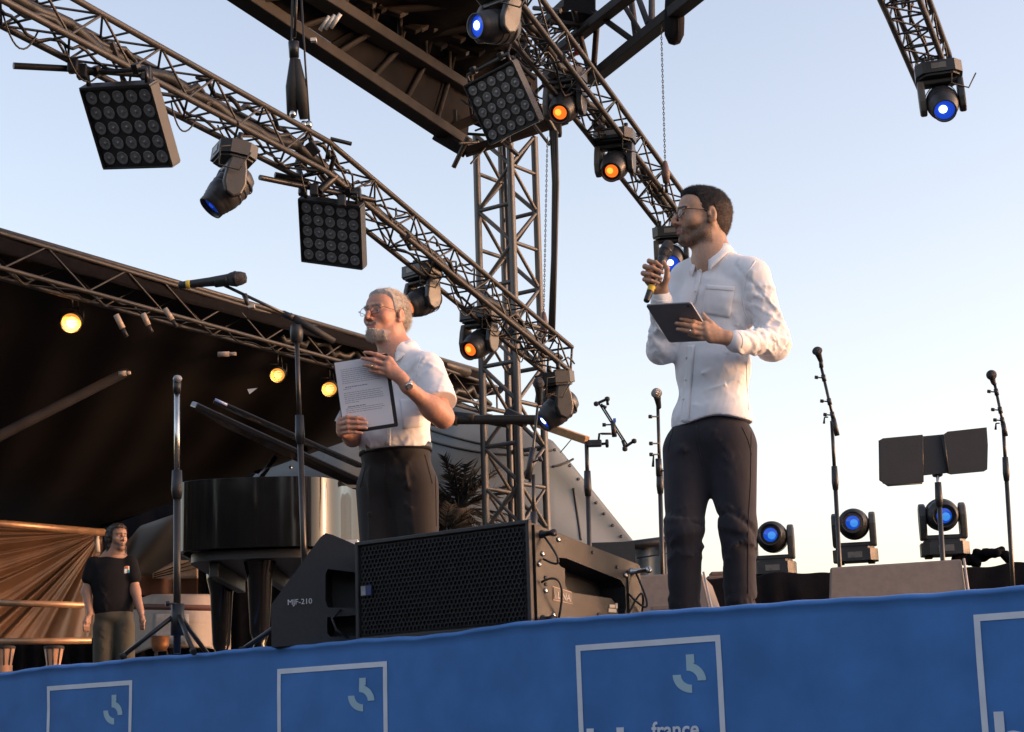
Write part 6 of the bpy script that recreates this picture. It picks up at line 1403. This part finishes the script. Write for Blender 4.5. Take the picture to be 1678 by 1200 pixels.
# microphone and tablet
mic_t, mic_b = Vector(J(1097, 396, .10)), Vector(J(1059, 494, .205))
microphone('black handheld microphone with a yellow ring held by the young man', mic_b, mic_t, 1.0, ring=(.16, .24))
TL, TR, BL = Vector(J(1058, 501, .385)), Vector(J(1132, 497, .440)), Vector(J(1097, 562, .235))
ta, tb_ = (TR - TL), (BL - TL); tn = ta.cross(tb_).normalized()
if tn.dot(Fw) > 0: tn = -tn
tb_ = tb_ - ta.normalized() * tb_.dot(ta.normalized()); BRp = TR + (BL - TL)
tab = thing('tablet', 'grey backed tablet held flat before the young man\'s chest', 'tablet', TL + ta / 2 + (BL - TL) / 2)
MT = Matrix(((ta.normalized().x, (BL - TL).normalized().x, tn.x, TL.x), (ta.normalized().y, (BL - TL).normalized().y, tn.y, TL.y), (ta.normalized().z, (BL - TL).normalized().z, tn.z, TL.z), (0, 0, 0, 1)))
wA, hA = ta.length, (BL - TL).length
def rrect(x0, y0, x1, y1, r_, n=5):
    P = []
    for cx_, cy_, a0 in ((x1 - r_, y1 - r_, 0), (x0 + r_, y1 - r_, 90), (x0 + r_, y0 + r_, 180), (x1 - r_, y0 + r_, 270)):
        for k in range(n + 1): a = math.radians(a0 + 90 * k / n); P.append((cx_ + r_ * math.cos(a), cy_ + r_ * math.sin(a)))
    return P
MB().prism(rrect(0, 0, wA, hA, .010), MT @ Matrix.Translation((0, 0, -.007)), .006).build('back', mat('space_grey_aluminium', (.20, .19, .19), .5, .2, .06, 30), tab); MB().prism(rrect(.0, .0, wA, hA, .010), MT @ Matrix.Translation((0, 0, -.0085)), .0014).build('edge', mat('silver_edge', (.75, .76, .78), .3, .6), tab)
MB().prism(rrect(.012, .012, wA - .012, hA - .012, .004), MT @ Matrix.Translation((0, 0, -.0095)), .0008).build('screen', mat('tablet_screen', (.03, .03, .035), .12), tab)
MB().lathe([(.0, .002), (.005, .0015), (.005, 0)], MT @ Matrix.Translation((wA - .018, .016, -.001)), 12).build('camera_lens', m_black, tab)
# ================================================================= older man with the clipboard
Y2 = 8.0
def J(x, y, w=0.): return A3(PY(x, y, Y2 - w))
a2 = math.radians(36); f2 = V(-math.sin(a2), -math.cos(a2), 0); l2 = V(math.cos(a2), -math.sin(a2), 0)
R2 = np.array([[f2.x, l2.x, 0], [f2.y, l2.y, 0], [0, 0, 1]])
per2 = thing('person', 'older grey haired man with white goatee and short sleeved shirt holding a clipboard', 'person', V(J(650, 900)[0], Y2, DECK))
TIPS.clear(); KNUCKLES.clear()
hd2 = Head(J(632, 519, .0), V(-.60, -.80, .09), V(.05, .05, 1), 1.03, 1.04); hd2.lidcol = (.46, .23, .16)
nk, ls, rs = J(655, 583, .0), J(703, 606, .125), J(607, 612, -.11)
le, lw = J(726, 684, .26), J(668, 634, .42); re_, rw = J(578, 716, .05), J(564, 706, .28)
lo_, hi_ = J(530, 460, 0) - [.06, .58, .0], J(770, 460, 0) + [.05, .3, .08]; lo_[2] = DECK - .02
bv_ = Vol(lo_, hi_, .0040)
hd2.skull(bv_, nose=1.15, jaw=1.04, brow=1.0)
bv_.cap(hd2.p(-.035, 0, -.045), A3(nk) + [0, 0, -.03], .062, .066, .03); bv_.cap(hd2.p(.010, 0, -.085), A3(nk) + A3(f2) * .04 + [0, 0, -.03], .044, .050, .04)
bv_.cap(nk, J(648, 740), .075, .11, .05); bv_.cap(nk, ls, .05, .045, .05); bv_.cap(nk, rs, .05, .045, .05)
bv_.cap(ls, le, .046, .044, .03); bv_.cap(le, lw, .046, .029, .03); bv_.ell((A3(le) * .7 + A3(lw) * .3), (.045, .045, .045), None, .05); bv_.cap(rs, re_, .042, .040, .03); bv_.cap(re_, rw, .042, .029, .03)
bv_.cap(J(675, 770), J(690, 1060), .05, .04, .05); bv_.cap(J(625, 775), J(635, 1062), .05, .04, .05)
# left hand resting over the top corner of the board
mcp = [J(637, 589, .438), J(633.5, 598, .446), J(635, 607, .446), J(640.5, 615, .440)]
fg = [[J(617, 581.5, .446), J(606, 578.5, .444), J(597.5, 577.5, .438)], [J(613, 591, .452), J(601, 588.5, .446), J(593, 587.5, .440)], [J(615, 602, .450), J(604, 599.5, .446), J(596, 598.5, .440)], [J(622, 611, .444), J(612.5, 608.5, .440), J(605.5, 607.5, .436)]]
th = [J(650, 606, .42), J(640, 590, .405), J(628, 583, .395), J(618, 582, .390)]
hand(bv_, J(660, 622, .43), mcp, fg, th, 1.02); bv_.cap(lw, J(655, 617, .43), .028, .027, .02)
# right hand gripping the lower left corner
mcp = [J(558.5, 688, .345), J(557, 695.5, .345), J(557.5, 703, .342), J(560, 710, .338)]
fg = [[J(569, 684, .392), J(584, 685, .398), J(597, 686.5, .396)], [J(569, 692, .396), J(586, 692.5, .402), J(601, 693.5, .399)], [J(570, 700.5, .394), J(586, 700.5, .398), J(600.5, 701.5, .394)], [J(571, 708.5, .388), J(583, 708.5, .392), J(593, 709.5, .388)]]
th = [J(562, 708, .31), J(570, 698, .315), J(580, 692, .325), J(590, 689, .33)]
hand(bv_, J(563, 708, .30), mcp, fg, th, 1.04); bv_.cap(rw, J(562, 706, .31), .028, .027, .02)
SK2 = np.array([.50, .255, .175])
def col2(P):
    q = hd2.loc(P); x, y, z = q.T; ay = np.abs(y); C_ = np.tile(SK2, (len(P), 1)); near = (np.abs(x) < .16) & (ay < .12) & (z > -.17) & (z < .16)
    red = near & (x > .05) & (z < -.005) & (z > -.060); C_[red] = C_[red] * .95 + np.array([.04, -.005, -.005])
    lip = near & (x > .092) & (ay < .021) & (np.abs(z + .073) < .0105); C_[lip] = (.36, .15, .12)
    mou = near * ss(x, .075, .082) * (1 - ss(np.abs(z + .0585), .005, .0085)) * (1 - ss(ay, .028, .038)) * .55
    jaw = near * ss(-z, .078, .095) * ss(x, .02, .06) * (1 - ss(-z, .125, .14)) * .9; b = np.maximum(mou, jaw)[:, None] * nrng.uniform(.5, 1, (len(P), 1)) * (~lip)[:, None]
    C_ = C_ * (1 - b) + np.array([.62, .55, .50]) * b
    br = near & (np.abs(z - (.0245 - 9 * (ay - .03) ** 2)) < .005) & (ay > .010) & (ay < .050) & (x > .06); C_[br] = (.24, .17, .13)
    C_ *= (1 + .05 * np.sin(P @ np.array([210., 170., 190.])) * np.sin(P @ np.array([-130., 240., 150.])))[:, None]
    return hand_tint(P, C_)
body2 = bv_.build('body', m_skin, per2, color=col2); hd2.eyes(body2, (1, .0, .05))
vtb, fcb = bv_.mesh()
m_hair2 = mat('grey_hair', (.38, .345, .315), .6, 0, .25, 150, .2, 500, spec=.4); m_bearw = mat('white_beard', (.93, .84, .76), .65, 0, .15, 150, .2, 500)
c_ = J(635, 519); hv = Vol(c_ - .17, c_ + .17, .003)
hd2.e(hv, (-.016, 0, .032), (.104, .083, .097), 0); hd2.e(hv, (.030, 0, .080), (.058, .064, .036), .03); hd2.e(hv, (-.050, 0, -.020), (.058, .068, .055), .03)
hv.ripple(.002, 120, 14)
taper(hv, hd2, [-.2, -.07, -.035, -.02, .0, .014, .028, .040, .055, .072, .2], [-.070, -.068, -.050, .020, .010, -.026, .006, .050, .070, .078, .082], .014, .6)
hair_mesh('hair', hv, hd2, m_hair2, body2, 16000, .024, .16, (-.8, 0, -.1), 13, .0006, .4)
q = hd2.loc(vtb); x, y, z = q.T; sel = (z < -.086 - .12 * np.clip(.07 - x, 0, .1) + nrng.normal(size=len(z)) * .004) & (z > -.126) & (x > .04) & (np.abs(y) < .05); sv_, sf = hd2.strands('b', vtb[sel], None, None, 1900, .015, .5, (.35, 0, -.6), 27, .0008, .45); np_mesh('beard', sv_, sf, m_bearw, body2)
sel = (np.abs(z + .0575) < .0065) & (x > .088) & (np.abs(y) < .028)
sv_, sf = hd2.strands('m', vtb[sel], None, None, 500, .008, .3, (.1, 0, -1), 18, .0008, .5); np_mesh('moustache', sv_, sf, mat('grey_moustache', (.40, .33, .28), .65), body2)
sel = (np.abs(z - (.0245 - 9 * (np.abs(y) - .03) ** 2)) < .005) & (np.abs(y) > .012) & (np.abs(y) < .048) & (x > .06)
sv_, sf = hd2.strands('m', vtb[sel], None, None, 260, .009, .4, (.3, 0, .3), 19, .0008, .5); np_mesh('eyebrows', sv_, sf, m_hair2, body2)
glasses(hd2, body2, mat('thin_metal_frame', (.10, .075, .06), .3, .7), .0245, thick=.0012)
# watch and ring
wd_ = (A3(lw) - A3(le)); wd_ /= np.linalg.norm(wd_); wp = A3(J(665, 630, .425)); Mw = frame(wp, Vector(wd_), V(0, 0, 1))
wt = MB().lathe([(.029, -.010), (.0315, -.009), (.0325, 0), (.0315, .009), (.029, .010)], Mw, 26, cap=False).build('watch', mat('watch_strap', (.35, .32, .29), .35, .8, .2, 200), body2)
wn = (cdir(.1, .1, 1) - Vector(wd_) * cdir(.1, .1, 1).dot(Vector(wd_))).normalized()
MB().lathe([(.0, .010), (.013, .010), (.017, .008), (.0185, .004), (.0185, 0)], frame(Vector(wp) + wn * .028, wn, Vector(wd_)), 24).build('watch_case', m_chrome, wt); MB().lathe([(.0, .0115), (.0145, .0112)], frame(Vector(wp) + wn * .028, wn, Vector(wd_)), 20, cap=False).build('watch_dial', mat('watch_dial', (.10, .10, .12), .2), wt)
rp = A3(J(609.5, 600.8, .449)); MB().lathe([(.0100, -.0022), (.0110, -.0018), (.0110, .0018), (.0100, .0022)], frame(rp, Vector(J(604, 599.5, .446) - J(615, 602, .450)), V(0, 0, 1)), 18, cap=False).build('ring', m_gold, body2)
FA = 1.5
# shirt
lo2, hi2 = J(535, 560, 0) - [.0, .46, 0], J(765, 560, 0) + [.03, .32, .02]; lo2[2] = J(650, 760)[2] - .06
sv = Vol(lo2, hi2, .0050)
sv.ell(J(660, 650, .0), (.135, .178, .17), R2, .04); sv.cap(J(622, 612, -.08), J(694, 604, .08), .062, .066, .05); sv.cap(nk, J(694, 602, .09), .066, .056, .05); sv.cap(nk, J(618, 606, -.09), .066, .056, .05); sv.ell(J(655, 580), (.078, .080, .05), R2, .04)
sv.ell(J(646, 705, .04), (.150, .170, .15), R2, .05); sv.ell(J(647, 735, .01), (.145, .168, .09), R2, .05)
sl_e = A3(ls) * .30 + A3(le) * .70
sv.cap(ls, sl_e, .072, .080, .04); rs_e = A3(rs) * .35 + A3(re_) * .65; sv.cap(rs, rs_e, .068, .072, .04)
arc_folds(sv, ls, sl_e, .074, .078, 14, 41, (.002, .005), (.007, .013), (.1, 1), (.6, 1.5), 1.0, fc_)
arc_folds(sv, J(648, 745, .03), J(655, 640, .03), .155, .165, 26, 42, (.0014, .003), (.010, .018), (0, 1), (.4, 1.2), 1.0, fc_, 1.3)
line_folds(sv, [S_ for S_ in ([J(700, 640, .16), J(690, 665, .17), J(685, 700, .16)], [J(705, 650, .15), J(700, 690, .15)], [J(712, 725, .12), J(680, 730, .15), J(640, 735, .17)], [J(708, 712, .13), J(670, 718, .17), J(630, 722, .18)], [J(600, 735, .14), J(640, 728, .18)], [J(590, 720, .12), J(600, 740, .13)], [J(665, 600, .13), J(670, 625, .15)], [J(690, 690, .16), J(665, 700, .18)])], .007, .012)
sv.ripple(.0014, 42, 19)
def slcut(X, Y, Z, e=sl_e, d=A3(le) - A3(ls)):
    n = d / np.linalg.norm(d); v_ = (X - e[0]) * n[0] + (Y - e[1]) * n[1] + (Z - e[2]) * n[2] - .006
    near = ((X - e[0]) ** 2 + (Y - e[1]) ** 2 + (Z - e[2]) ** 2) < .15 ** 2
    side = (X * l2.x + Y * l2.y) > (e @ A3(l2)) - .075
    return np.where(near & side & (v_ > -.02), v_, -1)
sv.cut(slcut)
bz = J(648, 738)[2]; bsl = .02
def belt_z(X, Y): return bz + ((X - J(648, 738)[0]) * .02)
sv.cut(lambda X, Y, Z: (belt_z(X, Y) - .012) - Z)
vt, fc = sv.mesh(); shirt2 = np_mesh('shirt', vt, fc, m_shirt2, per2); B2 = bvh_of(vt, fc)
collar('collar', Vector(nk) + V(-.002, 0, .036), V(-.06, .02, 1), f2, .071, .078, .032, .045, .026, m_shirt2, shirt2, gap=.50)
sewn(B2, [(655, 655), (688, 652), (690, 700), (660, 704)], 8, 8, .003, 'chest_pocket', m_shirt2, shirt2, Y2)
seam(B2, [(690, 585), (684, 600), (681, 625), (684, 650)], shirt2, m_shirt2, Y2, .003)
sewn(B2, [(640, 588), (646, 588), (640, 730), (632, 730)], 3, 24, .0035, 'placket', m_shirt2, shirt2, Y2)
for x_, y_ in ((643, 596), (640, 640), (637, 712)):
    p, n_ = snap(B2, x_, y_, .006, Y2); MB().lathe([(.0, .002), (.0035, .0025), (.0055, .0015), (.0055, 0)], frame(p, n_, V(1, 0, 0)), 12).build('button', m_btn, shirt2)
# sleeve hem band
hn = (A3(le) - A3(ls)); hn /= np.linalg.norm(hn); MB().lathe([(.079, -.02), (.0815, -.018), (.0815, .004), (.079, .006), (.074, .004)], frame(sl_e, Vector(hn), V(0, 0, 1)), 32, cap=False).build('sleeve_hem', m_shirt2, shirt2)
FA = .8
# trousers and belt
lo3 = J(560, 1080, 0) - [.0, .34, 0]; lo3[2] = DECK + .03; hi3 = J(745, 715, 0) + [.02, .34, .04]
tv = Vol(lo3, hi3, .0055)
tv.ell(J(650, 775, .0), (.135, .172, .16), R2, .05); tv.ell(J(648, 745, .015), (.142, .166, .07), R2, .04)
lh, lk, la_ = J(680, 800, .04), J(690, 930, .06), J(696, 1055, .0); rh, rk, ra_ = J(622, 805, -.03), J(622, 935, .02), J(630, 1058, -.05)
tv.cap(lh, lk, .108, .080, .05); tv.cap(lk, la_, .078, .070, .03); tv.cap(rh, rk, .108, .080, .05); tv.cap(rk, ra_, .078, .070, .03)
# pressed front creases and hip folds
line_folds(tv, [[J(664, 765, .16), J(672, 830, .16), J(680, 900, .15)], [J(606, 770, .08), J(604, 840, .09), J(606, 900, .09)]], .009, .010)
arc_folds(tv, J(650, 770), J(650, 860), .16, .15, 16, 45, (.003, .006), (.012, .02), (0, 1), (.4, 1.0), 1.3, fc_, 1.2)
tv.cut(lambda X, Y, Z: Z - belt_z(X, Y) - .004); tv.cut(lambda X, Y, Z: DECK + .03 - Z + 0 * X + 0 * Y)
vt, fc = tv.mesh(); tro2 = np_mesh('trousers', vt, fc, m_trou2, per2); B2t = bvh_of(vt, fc)
for pts_ in ([(696, 745), (703, 770), (709, 795)], [(599, 765), (594, 785), (590, 800)], [(630, 760), (632, 800), (640, 835)], [(712, 745), (714, 800), (715, 870)]): seam(B2t, pts_, tro2, m_trou2, Y2, .0024)
def belt(c, R, ra, rb, h, name, par, m, n=64):
    P = []
    for i in range(n + 1):
        a = 2 * math.pi * i / n; d = R @ np.array([ra * math.cos(a), rb * math.sin(a), 0]); p = A3(c) + d; p[2] = belt_z(p[0], p[1]); P.append([Vector(p) - V(0, 0, h / 2), Vector(p) + V(0, 0, h / 2)])
    return MB().grid(P).build(name, m, par, solid=.006)
bc = J(648, 741, .012); blt = belt(bc, R2, .150, .174, .036, 'belt', per2, m_leather)
bp = A3(bc) + R2 @ np.array([.155, -.02, 0]); bp[2] = belt_z(bp[0], bp[1]); MB().box((0, 0, 0), .052, .038, .008, frame(bp, f2, l2), bev=.004).build('buckle', mat('dark_buckle', (.12, .115, .11), .35, .7), blt)
for an in (la_, ra_):
    b = V(an[0], an[1], DECK); sh = Vol(A3(b) - [.3, .35, .01], A3(b) + [.3, .3, .16], .006); t_ = A3(b) + A3(f2) * .16; sh.cap(A3(b) + [0, 0, .05], t_ + [0, 0, .035], .045, .036, .03); sh.cap(A3(b) - A3(f2) * .04 + [0, 0, .045], A3(b) + [0, 0, .08], .04, .042, .03); sh.cut(lambda X, Y, Z: DECK + .002 - Z + 0 * X + 0 * Y); sh.build('shoe', m_shoe, per2)
# clipboard
TL, TR, BL = Vector(J(548, 595, .405)), Vector(J(631, 582, .425)), Vector(J(574, 706.5, .365))
ta, tb_ = (TR - TL).normalized(), (BL - TL); tb_ = (tb_ - ta * tb_.dot(ta)); hA = tb_.length; tb_.normalize(); wA = (TR - TL).length; tn = ta.cross(tb_)
if tn.dot(Fw) > 0: tn = -tn
MT = Matrix(((ta.x, tb_.x, tn.x, TL.x), (ta.y, tb_.y, tn.y, TL.y), (ta.z, tb_.z, tn.z, TL.z), (0, 0, 0, 1)))
cbd = thing('clipboard', 'black clipboard with a printed white page held by the older man', 'clipboard', TL + ta * wA / 2 + tb_ * hA / 2)
MB().prism(rrect(-.004, -.006, wA + .012, hA + .012, .008), MT @ Matrix.Translation((0, 0, -.006)), .005).build('board', m_leather, cbd)
pg = MB().prism([(0, 0), (wA - .004, 0), (wA - .004, hA - .004), (0, hA - .004)], MT @ Matrix.Translation((0, 0, .0005)), .0012).build('page', mat('paper', (.70, .70, .76), .8, 0, .02, 5), cbd)
m_ink = mat('ink', (.10, .10, .13), .8); r3 = random.Random(4)
yl = .035
rowsL = [(.3, 1)] * 8 + [(0, 0)] + [(1.2, .62)] + [(.4, .2)] + [(0, 0)] + [(.3, 1)] * 5 + [(.3, .35)] + [(0, 0)] + [(.9, .5)] + [(.3, 1)] * 3 + [(0, 0)] + [(.8, .2)]
for bold, full in rowsL:
    if full:
        ln_ = MB(); xx = .022 + (.01 if bold > .5 else 0); xe = .022 + (wA - .05) * full * (r3.uniform(.9, 1) if full == 1 else 1)
        while xx < xe:
            w_ = r3.uniform(.006, .018); h_ = .0016 if bold < .5 else .0032
            ln_.prism([(xx, yl), (min(xx + w_, xe), yl), (min(xx + w_, xe), yl + h_), (xx, yl + h_)], MT @ Matrix.Translation((0, 0, .0018)), .0003); xx += w_ + .0025
        ln_.build('text_line', m_ink, pg)
    yl += .0087
p2 = [PY(548, 690, Y2 - .33), PY(562, 663, Y2 - .34), PY(590, 665, Y2 - .34), PY(596, 705, Y2 - .33), PY(575, 700, Y2 - .33)]
lp = thing('loose_sheet', 'folded white sheet poking out behind the clipboard\'s lower left corner', 'paper', p2[0]); mb = MB(); mb.add(p2, [(0, 1, 2, 3, 4)]); mb.build('sheet', MATS['paper'], lp, solid=.001)

# ================================================================= man in black T-shirt backstage
Y3 = 16.0; FL3 = DECK - .004
def J(x, y, w=0.): return A3(PY(x, y, Y3 - w))
f3 = V(.42, -.91, 0); l3 = V(.91, .42, 0); R3 = np.array([[f3.x, l3.x, 0], [f3.y, l3.y, 0], [0, 0, 1]])
per3 = thing('person', 'long haired man in a black T-shirt standing in the dark at left', 'person', V(J(185, 1000)[0], Y3, FL3))
hd3 = Head(J(192, 881, .0), V(.66, -.75, .02), V(0, 0, 1), 1.0, .98); hd3.lidcol = (.34, .19, .14)
nk, ls, rs = J(187, 908), J(214, 922, -.02), J(153, 924, .04); le, lw = J(222, 970, .0), J(231, 1003, .10); re_, rw = J(142, 970, .04), J(147, 1005, .14)
lo_, hi_ = J(115, 855, 0) - [.05, .36, 0], J(260, 855, 0) + [.05, .32, .04]; lo_[2] = FL3 - .01
bv_ = Vol(lo_, hi_, .0055); hd3.skull(bv_); bv_.cap(hd3.p(-.03, 0, -.05), A3(nk) - [0, 0, .03], .056, .058, .03)
bv_.cap(nk, J(186, 1010), .07, .10, .05); bv_.cap(nk, ls, .05, .045, .05); bv_.cap(nk, rs, .05, .045, .05); bv_.cap(ls, le, .050, .044, .03); bv_.cap(le, lw, .046, .030, .03); bv_.cap(rs, re_, .050, .044, .03); bv_.cap(re_, rw, .046, .030, .03)
bv_.cap(J(203, 1022), J(206, 1160), .05, .045, .03); bv_.cap(J(171, 1024), J(168, 1160), .05, .045, .03)
for wv, s_ in ((A3(lw), 1), (A3(rw), -1)):
    dn = np.array([.02 * s_, -.02, -.085]); mc = [wv + dn + np.array([(.018 - .012 * i) * s_, .01 * i - .02, 0]) for i in range(4)]
    fgs = [[m_ + np.array([0, -.012, -.035]), m_ + np.array([0, -.004, -.058]), m_ + np.array([0, .008, -.075])] for m_ in mc]
    hand(bv_, wv, mc, fgs, [wv + [0, -.01, -.02], wv + [.02 * s_, -.035, -.05], wv + [.02 * s_, -.045, -.075], wv + [.016 * s_, -.045, -.095]], 1.0)
def col3(P):
    q = hd3.loc(P); x, y, z = q.T; ay = np.abs(y); C_ = np.tile(np.array([.30, .165, .11]), (len(P), 1)); near = (np.abs(x) < .16) & (ay < .12) & (z > -.17) & (z < .16)
    b = near * ss(-z, .05, .065) * ss(x, .02, .05) * .7; C_ = C_ * (1 - b[:, None]) + np.array([.10, .06, .045]) * b[:, None]; br = near & (np.abs(z - .024) < .006) & (ay > .01) & (ay < .05) & (x > .06); C_[br] = (.05, .03, .025); return C_
body3 = bv_.build('body', m_skin, per3, color=col3); hd3.eyes(body3)
m_hair3 = mat('long_dark_hair', (.022, .013, .010), .5, 0, .3, 90, .3, 300); c_ = J(192, 881); hv = Vol(c_ - [.2, .2, .30], c_ + [.2, .2, .17], .004)
hd3.e(hv, (-.024, 0, .032), (.108, .088, .102), 0); hd3.e(hv, (.032, 0, .082), (.062, .064, .036), .03); hd3.e(hv, (-.05, 0, -.06), (.062, .082, .13), .04); hd3.e(hv, (-.028, 0, -.06), (.045, .086, .15), .04)
for y_ in (-1, 1): hd3.cp(hv, (-.012, y_ * .076, .0), (-.005, y_ * .080, -.22), .024, .020, .03)
hv.ripple(.004, 120, 8); hv.cut(lambda X, Y, Z: (lambda q: (np.minimum(np.interp(q[:, 0], [-.2, .006, .022, .034, .05, .07, .2], [-.3, -.3, -.02, .045, .070, .085, .09]) - q[:, 2], 1)))(hd3.loc(np.stack(np.broadcast_arrays(X, Y, Z), -1).reshape(-1, 3).astype(float))).reshape(X.shape[0], Y.shape[1], Z.shape[2]))
hair_mesh('hair', hv, hd3, m_hair3, body3, 3000, .04, .15, (0, 0, -1), 23, .0016, .3)
m_tee = mat('black_tee_cotton', (.009, .009, .011), .9, 0, .1, 20, .1, 300, spec=.1, crease=.4, cscale=6)
sv = Vol(J(120, 900, 0) - [.03, .34, .75], J(250, 900, 0) + [.03, .34, .05], .0075)
sv.ell(J(184, 952), (.13, .195, .23), R3, .04); sv.cap(J(161, 925, .04), J(207, 923, -.02), .062, .062, .05); sv.cap(J(186, 915), J(185, 925), .060, .08, .05); sv.ell(J(186, 990), (.13, .185, .20), R3, .04)
for s0_, s1_ in ((ls, le), (rs, re_)): sv.cap(s0_, A3(s0_) * .5 + A3(s1_) * .5, .066, .074, .03)
arc_folds(sv, J(186, 1010), J(184, 940), .15, .16, 20, 61, (.003, .006), (.012, .02), (0, 1), (.4, 1.2), 1.0, fc_, 1.2)
zt3 = J(186, 1008)[2]; sv.cut(lambda X, Y, Z: zt3 - .01 - Z + 0 * X + 0 * Y)
vt, fc = sv.mesh(); tee = np_mesh('t_shirt', vt, fc, m_tee, per3); B3 = bvh_of(vt, fc)
lg_ = sewn(B3, [(203, 929), (212, 928), (212, 939), (203, 940)], 4, 4, .003, 'chest_logo', mat('logo_pale', (.7, .68, .64), .8), tee, Y3, .001); sewn(B3, [(204, 928), (211, 927.5), (211, 932), (204, 932.5)], 3, 2, .005, 'chest_logo_top', mat('logo_orange', (.7, .22, .08), .8), lg_, Y3, .001); sewn(B3, [(209, 934), (212.5, 934), (212.5, 939), (209, 939)], 2, 2, .0055, 'chest_logo_corner', mat('logo_teal', (.08, .35, .40), .8), lg_, Y3, .001)
tv = Vol(J(130, 1000, 0) - [.02, .30, .0] + np.array([0, 0, FL3 - J(130, 1000, 0)[2] + .02]), J(240, 1000, 0) + [.02, .30, .05], .008)
tv.ell(J(187, 1010), (.125, .175, .10), R3, .03); tv.cap(J(203, 1026, .0), J(207, 1155), .098, .075, .03); tv.cap(J(170, 1028, .03), J(167, 1155), .098, .075, .03)
arc_folds(tv, J(187, 1015), J(187, 1070), .15, .14, 16, 62, (.004, .008), (.012, .02), (0, 1), (.5, 1.4), .9, fc_, 1.2); tv.build('trousers', mat('khaki_trousers', (.045, .040, .028), .85, 0, .15, 20, .15, 300), per3)
for x_ in (206, 168):
    p = J(x_, 1160); b = A3((p[0], p[1], FL3)); sh = Vol(b - [.2, .35, .01], b + [.25, .2, .16], .008); sh.cap(b + [0, 0, .05], b + A3(f3) * .16 + [0, 0, .04], .05, .04, .03); sh.cut(lambda X, Y, Z: FL3 + .002 - Z + 0 * X + 0 * Y); sh.build('shoe', m_shoe, per3)
